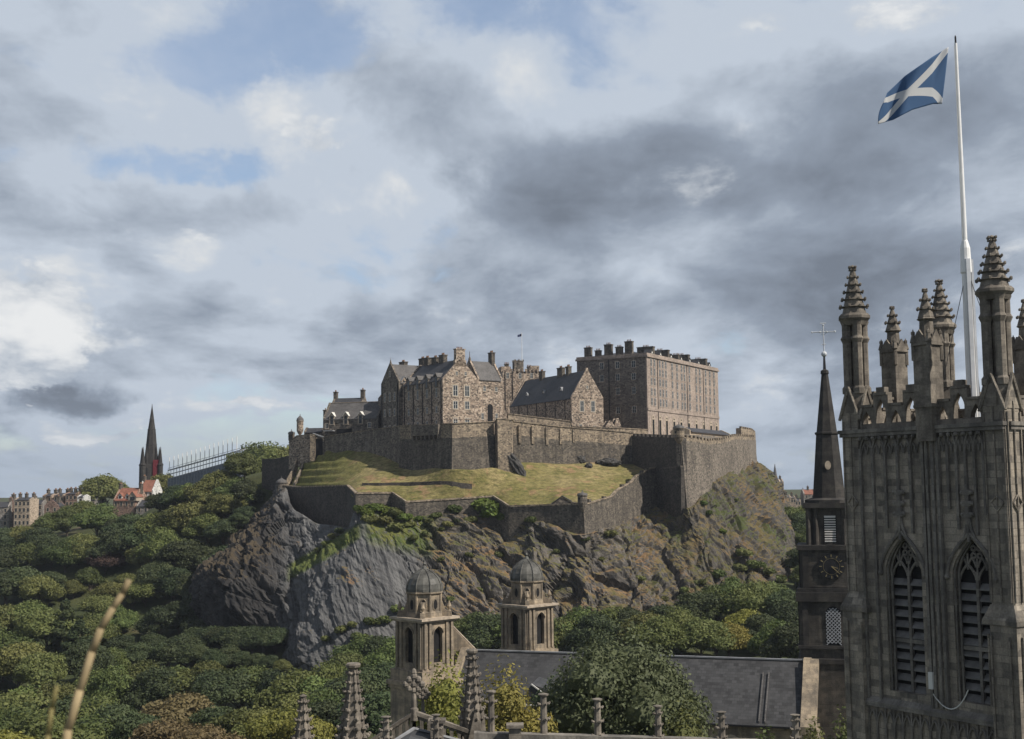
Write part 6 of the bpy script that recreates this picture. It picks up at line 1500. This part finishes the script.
WORD = {'green': 'mid-green tree', 'olive': 'olive-green tree', 'dark': 'dark green tree', 'yellow': 'yellowish tree', 'copper': 'copper-leaved tree', 'brown': 'brownish tree', 'grey': 'grey-green tree'}
trng = random.Random(3)
def solve_Y(px, py_top, h, y0, y1):
    """distance at which a tree of height h standing on the ground shows its top at this row"""
    Y = y0; last = None
    while Y < y1:
        q = P(px, py_top, Y); g = q.z - h - ground(q.x, q.y)
        if g <= 0: return Y
        Y += 2.0
    return y1
def plant(px, py_top, h, kind, where, y0=150, y1=700, form='round', wide=1.0, Y=None):
    Y = Y or solve_Y(px, py_top, h, y0, y1)
    q = P(px, py_top, Y); gz = ground(q.x, q.y)
    for cast in (BV_ROCK.ray_cast(Vector((q.x, q.y, 300)), Vector((0, 0, -1))),):
        if cast[0] is not None and cast[0].z < q.z - 2 and cast[0].z > gz: gz = cast[0].z
    L = proto(kind, form); e = trng.choice(L); hh = max(3.0, q.z - gz); sc = hh / 12.0
    if not e[1]: r = e[0]; e[1] = True
    else: r = dup(e[0], (0, 0, 0))
    r.location = (q.x, q.y, gz - 0.2); r.rotation_euler = (0, 0, trng.random() * 6.28)
    kx = sc * wide * (0.95 + 0.35 * trng.random()); 
    if hh > 16: kx *= 0.8
    r.scale = (kx, kx, sc)
    tag(r, where, 'tree', kind='thing'); r['group'] = 'trees in the gardens'
    return r
def row(where, y0, y1, items, form='round'):
    """a row of trees from left to right: (px, top row, height, kind[, width])"""
    items = sorted(items, key=lambda i: i[0]); cnt = {}
    for it in items: cnt[it[3]] = cnt.get(it[3], 0) + 1
    seen = {}
    for it in items:
        k = it[3]; i = seen.get(k, 0); seen[k] = i + 1
        base = WORD[k]
        lab = f'{base} {where}' if cnt[k] == 1 else f'{base} {where}, {ORD[i]}'
        plant(it[0], it[1], it[2], k, lab, y0, y1, wide=it[4] if len(it) > 4 else 1.0)

row('just below the tenements', 430, 640, [(4, 527, 13, 'dark'), (20, 524, 13, 'olive'), (38, 526, 13, 'dark'), (52, 512, 13, 'green'), (68, 506, 14, 'green'), (84, 500, 14, 'green'), (98, 506, 14, 'green'), (114, 518, 12, 'dark'), (130, 513, 13, 'dark')])
row('standing above the house roofs', 560, 680, [(104, 473, 15, 'olive', 1.25), (90, 484, 11, 'dark')])
row('on the slope under the red-roofed house', 400, 560, [(12, 545, 13, 'dark'), (32, 540, 14, 'olive'), (52, 534, 14, 'dark'), (66, 540, 13, 'green'), (80, 532, 14, 'olive'), (94, 538, 12, 'olive'), (106, 546, 11, 'copper'), (122, 528, 15, 'dark'), (140, 525, 14, 'dark'), (156, 512, 15, 'green'), (150, 540, 13, 'olive')])
row('between the dark spire and the grandstand', 480, 640, [(166, 472, 9, 'olive'), (178, 484, 12, 'dark'), (160, 492, 11, 'dark')])
row('high on the bank below the grandstand', 430, 560, [(190, 482, 13, 'green'), (206, 478, 14, 'olive'), (222, 468, 14, 'olive', 1.1), (236, 480, 13, 'green'), (243, 450, 15, 'olive', 0.8), (228, 492, 12, 'olive'), (246, 478, 14, 'dark')])
row('behind the left rampart of the castle', 500, 620, [(258, 447, 9, 'green'), (272, 446, 9, 'green'), (286, 444, 9, 'olive')])
row('halfway down the bank below the grandstand', 390, 520, [(176, 505, 15, 'olive'), (192, 500, 15, 'olive', 1.1), (208, 512, 14, 'green'), (224, 518, 14, 'dark'), (238, 512, 14, 'dark'), (246, 505, 12, 'dark'), (166, 530, 15, 'green'), (184, 538, 15, 'dark'), (202, 545, 14, 'dark'), (218, 552, 14, 'dark'), (232, 545, 13, 'dark')])
row('left of the foot of the shaded cliff', 380, 480, [(158, 560, 14, 'dark'), (174, 566, 14, 'dark'), (190, 572, 13, 'dark'), (146, 578, 11, 'green'), (205, 585, 13, 'dark'), (180, 600, 12, 'dark'), (160, 605, 12, 'dark'), (196, 618, 9, 'dark')])
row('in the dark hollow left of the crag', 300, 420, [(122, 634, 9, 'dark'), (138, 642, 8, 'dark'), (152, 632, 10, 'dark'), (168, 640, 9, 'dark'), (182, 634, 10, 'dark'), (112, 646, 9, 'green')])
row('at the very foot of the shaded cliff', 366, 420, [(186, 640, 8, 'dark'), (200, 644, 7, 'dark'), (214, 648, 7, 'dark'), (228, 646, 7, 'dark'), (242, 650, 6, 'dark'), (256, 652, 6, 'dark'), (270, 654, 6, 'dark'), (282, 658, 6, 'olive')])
row('in the deep gap right of the crag', 400, 520, [(805, 545, 12, 'dark'), (811, 560, 12, 'green'), (803, 574, 11, 'dark'), (812, 590, 11, 'green'), (800, 596, 10, 'dark')])
row('on the middle slope, far left', 330, 480, [(6, 572, 13, 'dark'), (24, 566, 13, 'dark'), (40, 574, 13, 'olive'), (52, 570, 12, 'dark'), (74, 578, 8, 'olive'), (90, 566, 10, 'green'), (110, 580, 9, 'olive'), (126, 572, 8, 'olive'), (132, 584, 9, 'green'), (98, 594, 10, 'olive'), (116, 606, 10, 'green')])
row('on the lower slope, far left', 260, 420, [(8, 604, 14, 'olive'), (28, 600, 14, 'green'), (48, 608, 14, 'olive'), (4, 632, 14, 'green'), (20, 640, 14, 'olive'), (92, 616, 13, 'green'), (40, 650, 13, 'olive'), (84, 640, 13, 'dark')])
for i, px in enumerate(range(198, 286, 11)):
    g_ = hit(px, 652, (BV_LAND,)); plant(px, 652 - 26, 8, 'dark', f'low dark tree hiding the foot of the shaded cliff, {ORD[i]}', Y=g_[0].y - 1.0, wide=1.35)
for i, (px, py, h) in enumerate(((66, 602, 17), (80, 622, 14))):
    plant(px, py, h, 'dark', ('tall dark conifer on the left slope beside the thick grass stalk', 'shorter dark conifer right of the tall conifer at the left')[i], 260, 420, 'cone', 1.5)
row('in the row below the shaded cliff', 240, 380, [(98, 668, 12, 'green'), (120, 664, 13, 'green'), (142, 660, 13, 'green'), (160, 666, 12, 'dark'), (176, 664, 12, 'green'), (192, 666, 12, 'olive'), (207, 659, 13, 'olive', 0.8), (224, 668, 12, 'dark'), (242, 665, 12, 'green'), (258, 664, 12, 'green'), (274, 668, 12, 'dark')])
row('in the front row, bottom left', 165, 300, [(6, 690, 13, 'olive'), (28, 684, 13, 'green'), (52, 680, 13, 'olive'), (74, 694, 12, 'dark'), (96, 700, 12, 'green'), (118, 704, 12, 'dark'), (16, 712, 12, 'green'), (46, 716, 12, 'green'), (82, 720, 11, 'green'), (138, 712, 11, 'dark'), (2, 728, 11, 'yellow'), (184, 692, 12, 'brown', 1.25), (216, 704, 11, 'dark'), (240, 706, 11, 'green'), (160, 718, 10, 'brown'), (200, 722, 10, 'brown'), (262, 704, 11, 'olive'), (284, 706, 11, 'yellow', 0.9), (306, 712, 10, 'yellow', 0.8), (244, 722, 9, 'olive'), (322, 700, 10, 'dark')])
row('below the grey rock slab', 230, 372, [(296, 668, 13, 'green'), (312, 674, 12, 'green'), (330, 664, 12, 'green'), (300, 690, 11, 'olive'), (322, 686, 12, 'green'), (345, 650, 11, 'olive'), (362, 638, 11, 'green'), (380, 634, 12, 'dark'), (346, 676, 12, 'dark'), (366, 664, 13, 'dark'), (386, 660, 13, 'dark'), (398, 640, 12, 'green'), (380, 690, 12, 'dark')])
row('between the two domed towers', 210, 372, [(458, 620, 12, 'green'), (474, 612, 13, 'green'), (490, 611, 13, 'dark'), (502, 618, 12, 'green')])
row('under the cliff right of the domed towers', 210, 376, [(562, 616, 12, 'olive'), (578, 610, 12, 'green'), (594, 612, 12, 'dark'), (610, 606, 12, 'green'), (628, 606, 11, 'dark'), (646, 610, 12, 'olive'), (662, 616, 12, 'green'), (680, 610, 12, 'green'), (700, 616, 11, 'olive'), (660, 604, 9, 'dark')])
row('under the crag left of the clock tower', 230, 400, [(700, 590, 11, 'dark'), (716, 584, 12, 'green'), (734, 580, 12, 'green'), (752, 584, 12, 'green'), (770, 580, 12, 'green'), (786, 588, 12, 'dark'), (798, 600, 12, 'dark'), (760, 612, 11, 'dark'), (776, 618, 12, 'green'), (792, 622, 12, 'dark'), (748, 608, 10, 'yellow'), (728, 622, 9, 'yellow', 0.9), (716, 620, 10, 'olive')])
row('beyond the crag under the far houses', 470, 900, [(790, 506, 12, 'green'), (800, 512, 12, 'dark'), (812, 502, 12, 'green'), (806, 528, 12, 'green'), (796, 545, 11, 'olive'), (812, 548, 12, 'dark'), (804, 570, 11, 'green'), (796, 565, 11, 'dark'), (810, 588, 11, 'dark'), (800, 584, 10, 'green'), (792, 530, 10, 'olive')])

# near trees with finer leaves
def near_tree(px, py_top, Y, w, kind, seed, n, leaf, label, zg=0.0, clumps=None, wz=0.26):
    q = P(px, py_top, Y); r = make_tree('broadleaf_tree', kind, seed, q.z - zg, w, n, leaf, 'round', wz, clumps=clumps)
    r.location = (q.x, q.y, zg); tag(r, label, 'tree'); return r
near_tree(620, 612, 118, 15.0, 'grey', 11, 56000, 0.20, 'big grey-green tree in front of the slate church roof', clumps=90)
near_tree(560, 668, 122, 8.0, 'dark', 15, 16000, 0.19, 'shadowed lower tree against the left side of the big grey-green tree', clumps=34)
near_tree(682, 694, 112, 7.0, 'olive', 16, 14000, 0.18, 'bushy olive tree at the right foot of the big grey-green tree', clumps=30)
near_tree(447, 648, 112, 7.8, 'yellow', 21, 30000, 0.18, 'yellow-green tree in front of the nearer domed tower', clumps=60)
near_tree(504, 655, 110, 8.4, 'yellow', 24, 32000, 0.18, 'yellow-green tree between the crocketed pinnacle and the church porch', clumps=60)
near_tree(846, 702, 104, 6.0, 'green', 31, 13000, 0.17, 'leafy green tree at the foot of the clock tower, touching the gothic tower', clumps=28)
near_tree(812, 714, 104, 4.6, 'olive', 32, 9000, 0.17, 'small leafy tree just left of the clock tower foot tree', clumps=24)
near_tree(766, 724, 106, 5.0, 'green', 33, 9000, 0.17, 'low bushy tree below the eaves of the slate roof', clumps=24)

# shrubs and outcrops on the crag
def make_shrub(kind, seed):
    rng = np.random.default_rng(seed); V, Fc = [], []
    for k in range(7):
        th = rng.random() * 6.28; r = 0.9 * rng.random(); leaf_quads(rng, (r * math.cos(th), r * math.sin(th), 0.5 + 0.5 * rng.random()), (0.75, 0.75, 0.6), 170, 0.26, V, Fc)
    me = bpy.data.meshes.new('shrub'); me.from_pydata(np.concatenate(V).tolist(), [], np.concatenate(Fc).tolist()); me.materials.append(LEAF[kind])
    return me
SH = {k: [make_shrub(k, 50 + i * 7 + len(k)) for i in range(2)] for k in ('green', 'olive', 'dark', 'yellow')}
LEAFB = leaf_mat('bright_shrub_leaves', (0.055, 0.09, 0.016), (0.09, 0.13, 0.024), (0.12, 0.155, 0.035))
SH['bright'] = [make_shrub('green', 91), make_shrub('green', 92)]
for me in SH['bright']: me.materials[0] = LEAFB
SW = {'green': 'green', 'olive': 'olive', 'dark': 'dark', 'yellow': 'yellowish', 'bright': 'bright green'}
def shrubs(where, items):
    cnt = {}; items = sorted(items)
    for it in items: cnt[it[2]] = cnt.get(it[2], 0) + 1
    seen = {}
    for px, py, k, s in items:
        hq = hit(px, py)
        if hq is None: continue
        o = bpy.data.objects.new('shrub', trng.choice(SH[k])); COL.objects.link(o); o.location = hq[0] - Vector((0, 0, 0.5)); sc = s * (0.62 + 0.4 * trng.random()) * hq[1] / F_PX / 1.5
        o.scale = (sc * 1.1, sc * 1.1, sc); o.rotation_euler = (0, 0, trng.random() * 6.28)
        i = seen.get(k, 0); seen[k] = i + 1
        tag(o, f'{SW[k]} shrub {where}' + ('' if cnt[k] == 1 else f', {ORD[i]}'), 'shrub', 'shrubs on the crag', 'thing')
shrubs('under the outwork wall', [(360, 512, 'bright', 9), (366, 516, 'bright', 10), (374, 512, 'bright', 11), (382, 511, 'bright', 11), (390, 514, 'bright', 10), (398, 517, 'olive', 10), (404, 520, 'bright', 9), (370, 522, 'olive', 9), (384, 524, 'olive', 9), (396, 530, 'olive', 9), (410, 526, 'olive', 9), (418, 520, 'bright', 8), (428, 522, 'olive', 8), (436, 517, 'green', 9), (440, 530, 'olive', 7), (455, 513, 'green', 12), (456, 522, 'dark', 8), (486, 514, 'bright', 18), (492, 519, 'bright', 13), (504, 520, 'green', 11), (520, 520, 'green', 12), (530, 522, 'green', 9), (470, 522, 'olive', 8), (412, 540, 'olive', 8), (448, 526, 'olive', 8), (424, 534, 'olive', 7)])
shrubs('on the green ramp beside the grey slab', [(346, 526, 'green', 7), (340, 533, 'green', 7), (333, 538, 'olive', 7), (326, 545, 'green', 7), (318, 551, 'olive', 6), (350, 520, 'green', 7)])
shrubs('at the foot of the grey slab', [(340, 632, 'olive', 9), (352, 626, 'olive', 9), (326, 640, 'olive', 8), (372, 624, 'green', 10), (386, 622, 'green', 10), (360, 640, 'green', 10), (398, 612, 'green', 9)])
shrubs('on the right flank of the crag', [(722, 532, 'bright', 7), (708, 514, 'bright', 7), (703, 505, 'bright', 6), (744, 556, 'olive', 10), (756, 568, 'green', 11), (740, 570, 'olive', 9), (768, 574, 'olive', 10), (780, 582, 'green', 10), (788, 566, 'olive', 8), (716, 578, 'green', 10), (700, 584, 'olive', 9), (684, 592, 'green', 9), (730, 585, 'green', 10), (664, 600, 'olive', 8), (736, 500, 'olive', 5)])
shrubs('on the mid cliff behind the domed towers', [(440, 560, 'olive', 7), (470, 556, 'olive', 6), (500, 556, 'olive', 6), (556, 552, 'olive', 6), (600, 560, 'olive', 6), (585, 540, 'olive', 6), (610, 536, 'olive', 7), (640, 580, 'olive', 7), (480, 590, 'olive', 6), (430, 590, 'olive', 6), (450, 600, 'olive', 7)])

# dark rock outcrops against the curtain wall
def outcrop(name, label, px, py, w, h, seed, lean=0.0):
    hq = next(q for q in (hit(px, py + i, (BV_LAWN,)) for i in range(40)) if q); c = hq[0]; rng = np.random.default_rng(seed)
    bm = bmesh.new(); bmesh.ops.create_icosphere(bm, subdivisions=4, radius=1.0); k = hq[1] / F_PX
    for v in bm.verts:
        n = v.co.copy(); q = noise.voronoi(Vector((n.x * 2.2, n.y * 2.2, n.z * 1.1)) + Vector((seed, 0, 0)))[0]
        f = 0.75 + 0.35 * q[0] + 0.22 * noise.fractal(n * 2.5 + Vector((seed, 3, 0)), 1, 2, 4)
        v.co = Vector((n.x * w * k * f / 2, n.y * w * k * f / 2.6, n.z * h * k * f / 2)); v.co.x += lean * v.co.z
    me = bpy.data.meshes.new(name); bm.to_mesh(me); bm.free(); me.materials.append(OUT_M)
    o = bpy.data.objects.new(name, me); COL.objects.link(o); o.location = c + Vector((0, 0.5, h * k * 0.25)); tag(o, label, 'rock', kind='thing')
OUT_M = flat_mat('dark_basalt', (0.06, 0.058, 0.056), 0.95, 0.5, 0.7)
outcrop('rock_outcrop', 'dark leaning rock outcrop at the foot of the pale buttress tower', 516, 473, 13, 32, 2, -0.62)
outcrop('rock_outcrop', 'rounded grey boulder pile at the foot of the curtain wall, left of the long boulder', 580, 463, 13, 12, 4)
outcrop('rock_outcrop', 'small grey boulder on the grass in front of the boulder pile', 589, 468, 8, 7, 5)
outcrop('rock_outcrop', 'long low grey boulder at the foot of the curtain wall near the battery', 608, 463, 26, 9, 6)

for L in PROTO.values():                     # shapes that found no place
    for r, used in L:
        if not used:
            for ch in list(r.children): bpy.data.objects.remove(ch)
            bpy.data.objects.remove(r)
# ------------------------------------------------------------------ the old town at the left
HC = {'tan': (0.36, 0.28, 0.22), 'cream': (0.44, 0.36, 0.28), 'brown': (0.25, 0.17, 0.14), 'grey': (0.27, 0.25, 0.23), 'white': (0.66, 0.65, 0.62), 'pink': (0.33, 0.22, 0.17)}
HM = {k: rubble('house_' + k, (v, tuple(c * 0.8 for c in v), tuple(min(1, c * 1.2) for c in v), tuple(c * 0.55 for c in v)), 0.8, 0.3) for k, v in HC.items()}
M['red_tile'] = slate('red_roof_tile', (0.215, 0.095, 0.065), 0.4, 0.25, 0.8)
def house(label, px0, px1, py_top, py_eave, py_base, Y, col, roof='slate', ridge='x', depth=10, floors=3, colsn=3, chims=(0.1, 0.9), rot=0.0, name='tenement_house', group='old town houses'):
    a = P(px0, py_base, Y); b = P(px1, py_base, Y); L = (b - a).xy.length
    r = thing(name, label, 'house', (a.x, a.y, a.z), rot, group)
    he = ZZ(px0, py_eave, Y) - a.z; rise = max(0.6, ZZ(px0, py_top, Y) - a.z - he)
    w = MB(); gable_walls(w, 0, L, 0, depth, he, rise, ridge, z0=-14); w.build('wall', HM[col], r)
    f = MB(); gable_roof(f, 0, L, 0, depth, he, rise, ridge); f = f.build('roof', M[roof], r)
    for c in chims:
        chimney(f, L * c, depth / 2 if ridge == 'x' else depth * 0.3, he + rise * 0.5, he + rise + 2.0, 1.0 if ridge == 'x' else 1.6, 2.2, 3, along='y')
    fc = Face((0, 0, 0), (1, 0, 0), (0, -1, 0))
    for i in range(floors):
        for k in range(colsn):
            window(r, fc, L * (k + 0.5) / colsn, he - 2.8 - i * 3.3, 1.1, 1.8, (M['trim'], M['glass'], M['sash']), 0.2, bars=False)
    return r, L, he, rise
house('grey tenement at the left edge of the photo with dark chimneys', -6, 8, 502, 507, 525, 655, 'grey', rot=R(8), colsn=2)
house('narrow dark-gabled tenement second from the left edge', 8.5, 13, 498, 503, 522, 662, 'brown', ridge='y', colsn=1, chims=(0.5,))
house('broad cream stone tenement front with many small windows', 13.5, 30, 497.5, 500, 526, 650, 'cream', colsn=4, floors=4, rot=R(-4), chims=(0.1, 0.5, 0.95))
house('small grey house between the cream tenement and the brick-red one', 31, 42, 500, 504, 524, 664, 'grey', colsn=2, rot=R(5))
house('tan tenement behind the brick-red gable', 42, 52, 493.5, 496, 515, 672, 'tan', colsn=2, rot=R(-10))
house('low brick-red gabled house in front of the tan tenement', 44, 58, 500, 506, 520, 645, 'brown', ridge='y', colsn=2, floors=2, chims=(0.85,))
house('tall tan tenement with a chimney at each end in the middle of the row', 53.5, 64, 493, 495.5, 514, 670, 'tan', colsn=3, rot=R(-10))
house('brown tenement right of the middle, with a row of chimney pots', 65, 77, 492, 494, 512, 668, 'pink', colsn=3, rot=R(-8), chims=(0.1, 0.5, 0.9))
house('small white-walled house at the right end of the tenement row', 77, 84, 495, 497, 506, 650, 'white', colsn=1, floors=1, chims=())
house('plain grey house half hidden behind the trees right of the white house', 85, 96, 497, 500, 512, 668, 'grey', colsn=2, floors=2)
r, L, he, rise = house('red-tiled house with white dormers below the dark spire', 113, 137, 488, 500, 512, 600, 'pink', 'red_tile', colsn=4, floors=1, depth=12, chims=(0.03, 0.97), name='red_roofed_house', rot=R(-14))
for f in (0.28, 0.62, 0.86): skylight(r, L * f, 0.6, he + 0.4, 2.0, 3.5, 1.6, 'f', (M['trim_white'], M['red_tile'], M['glass']))
skylight(r, L * 0.9, -0.3, he - 0.5, 4.2, 6.0, 2.0, 'f', (M['trim'], M['red_tile'], M['glass']))
house('white gabled house with a small red roof behind the red-tiled house', 138, 154, 480, 491, 505, 618, 'white', 'red_tile', colsn=3, floors=2, chims=(0.1,), name='red_roofed_house', rot=R(-10))
house('grey stone house front below the white gabled house', 136, 156, 500, 506, 520, 592, 'grey', colsn=3, floors=2, chims=(), rot=R(-8))

# dark gothic spire behind the stand
YH2 = 690.0; q = P(150.5, 500, YH2)
sp = thing('church_spire', 'tall blackened gothic spire with corner pinnacles and a red banner at left', 'church spire', (q.x, q.y, q.z), R(20)); z = lambda py: ZZ(150, py, YH2) - q.z
mb = MB(); mb.box(-4.2, 4.2, -4.2, 4.2, -12, z(464)); mb.build('tower', M['spire_dark'], sp)
for sx in (-1, 1):
    for sy in (-1, 1):
        mb = MB(); mb.lathe(sx * 4.6, sy * 4.6, [(1.5, -12), (1.4, z(466)), (1.7, z(465)), (1.1, z(463)), (0.12, z(447))], 8); mb.build('pinnacle', M['spire_dark'], sp)
        mb = MB(); mb.lathe(sx * 2.6, sy * 2.6, [(1.0, z(466)), (0.9, z(458)), (0.1, z(446))], 8); mb.build('pinnacle', M['spire_dark'], sp)
mb = MB(); mb.lathe(0, 0, [(3.6, z(466)), (3.3, z(452)), (2.2, z(430)), (2.4, z(429.6)), (2.0, z(429)), (0.25, z(407)), (0.1, z(404))], 8, 0.2)
for zz in (445, 437, 420): 
    r_ = 3.3 * (z(405) - z(zz)) / (z(405) - z(452)) + 0.15; mb.lathe(0, 0, [(r_, z(zz)), (r_ + 0.25, z(zz) + 0.1), (r_, z(zz) + 0.5)], 8, 0.2)
spo = mb.build('spire', M['spire_dark'], sp)
mb = MB(); mb.box(0.6, 3.6, -4.75, -4.55, z(478), z(460)); mb.build('banner', flat_mat('red_banner_cloth', (0.10, 0.012, 0.018), 0.9), sp)
for x in (-2.6, 2.2):
    mb = MB(); mb.box(x - 0.6, x + 0.6, -4.35, -4.2, z(478), z(468)); mb.build('lancet_window', M['dark'], sp)

# grandstand scaffold with its row of white poles
A2, B2 = P(168, 472, 545), P(240, 452, 525)
gs = thing('grandstand', 'long dark grandstand scaffold with a row of white poles along its top', 'grandstand', (A2.x, A2.y, A2.z)); 
d2 = B2 - A2
def gp(f, up=0.0, back=0.0): return d2 * f + Vector((back * -d2.y / d2.xy.length, back * d2.x / d2.xy.length, up))
mb = MB()
mb.extr([gp(0, 0.4), gp(1, 0.4), gp(1, 0.9), gp(0, 0.9)], Vector((0.0, 12, 1.0))); mb.extr([gp(0, -3.2), gp(1, -3.2), gp(1, -2.8), gp(0, -2.8)], Vector((0, 10, 0)))
mb.build('deck', M['lead'], gs)
mb = MB(); mb.extr([gp(0, -9), gp(1, -16), gp(1, -3.2), gp(0, -3.2)], Vector((0, 8, 0))); mb.build('back_wall', flat_mat('grey_seat_sheeting', (0.15, 0.17, 0.20), 0.8), gs)
for k in range(25):
    f = k / 24; mb = MB(); mb.tube(gp(f, -8.5 - f), gp(f, 1.2), 0.11, n=5); mb.build('standard', M['lead'], gs)
for k in range(16):
    f = (k + 0.3) / 16; mb = MB(); mb.tube(gp(f, 0.5), gp(f, 6.2 + 0.8 * f), 0.2, 0.17, n=6); mb.build('white_pole', M['pole'], gs)
mb = MB(); mb.tube(gp(0, 1.6), gp(1, 1.6), 0.09, n=5); mb.build('handrail', M['lead'], gs)
mb = MB(); mb.tube(gp(0, -1.2), gp(1, -1.2), 0.2, n=5); mb.build('rail', M['lead'], gs)

# ------------------------------------------------------------------ far town in the gap at the right
def far_spire(px, pt, pb, Y, w, label):
    q = P(px, pb, Y); r = thing('church_spire', label, 'church spire', q); H = ZZ(px, pt, Y) - q.z
    mb = MB(); mb.box(-w, w, -w, w, -15, H * 0.3); mb.build('tower', M['tower_dark'], r); mb = MB(); mb.lathe(0, 0, [(w * 1.1, H * 0.3), (w * 0.7, H * 0.5), (0.15, H)], 8); mb.build('spire', M['slate_grey'], r)
far_spire(775.5, 464, 487, 900, 2.0, 'thin far-off grey spire on the skyline behind the right edge of the crag')
far_spire(803.2, 487.5, 500, 900, 1.6, 'small far spire among the distant houses, just left of the clock tower')
far_spire(779.5, 477, 492, 880, 1.1, 'tiny pale turret beside the crag edge at the right')
for i, (a, b, pt, pe, pb, col, lab) in enumerate(((780, 784, 479, 482, 494, 'cream', 'pale narrow far house right against the crag edge'), (784.5, 791, 495, 497, 503, 'cream', 'low cream far house at the foot of the gap'), (791, 796, 496, 498, 506, 'tan', 'tan far house in the middle of the gap'), (795.5, 801, 498, 500.5, 508, 'cream', 'small cream far house with a low roof left of the grey far house'), (804, 816, 489.5, 494, 506, 'grey', 'large grey far house with a reddish roof beside the clock tower'))):
    house(lab, a, b, pt, pe, pb, 860, col, 'red_tile' if i == 4 else 'slate_grey', colsn=2, floors=1, chims=(0.5,), name='far_house')

# ------------------------------------------------------------------ thin summer haze between the camera and the far town
hz = MB(); hz.box(-700, 700, -60, 1500, -32, 130)
hm = bpy.data.materials.new('thin_haze'); hm.use_nodes = True; nt = NT(hm.node_tree); nt.n.clear()
ho = nt.node('ShaderNodeOutputMaterial'); hv = nt.node('ShaderNodeVolumePrincipled'); hv.inputs['Color'].default_value = (0.80, 0.87, 1.0, 1); hv.inputs['Density'].default_value = 0.00007; hv.inputs['Anisotropy'].default_value = 0.2
nt.l.new(hv.outputs[0], ho.inputs['Volume'])
tag(hz.build('haze', hm), kind='stuff')
# ------------------------------------------------------------------ foreground: roof ledge and dry grass stalks
mb = MB(); mb.box(-2.5, 2.5, 0.3, 1.6, 37.6, 39.15); tag(mb.build('roof_ledge', flat_mat('roof_ledge_stone', (0.2, 0.18, 0.16), 0.95)), kind='structure')
straw = flat_mat('dry_straw', (0.27, 0.21, 0.12), 0.8, 0.25, 30)
pale = flat_mat('faded_green_straw', (0.20, 0.17, 0.07), 0.8, 0.25, 30)
def stalk(label, pts, r0, r1, mat):
    V3 = [P(*p) for p in pts]; o = V3[0]; base = Vector((o.x, o.y, 39.14)); r = thing('grass_stalk', label, 'grass stalk', base)
    V3 = [base] + V3; n = len(V3); mb = MB()
    for k in range(n - 1):
        mb.tube(V3[k] - base, V3[k + 1] - base, r0 + (r1 - r0) * k / (n - 1), r0 + (r1 - r0) * (k + 1) / (n - 1), 8)
    mb.build('stem', mat, r, smooth=True)
stalk('thick dry straw-coloured grass stalk leaning right, close to the camera', [(64, 760, 0.98), (68, 730, 0.985), (80, 690, 0.99), (92, 652, 1.0), (101, 628, 1.0), (113, 608, 1.005), (122, 594, 1.01), (129, 580, 1.01)], 0.0036, 0.0024, straw)
stalk('faint thin grass stalk at the bottom left, left of the thick stalk', [(45, 765, 0.8), (48, 735, 0.8), (52, 708, 0.8), (57, 686, 0.8)], 0.0022, 0.0012, pale)
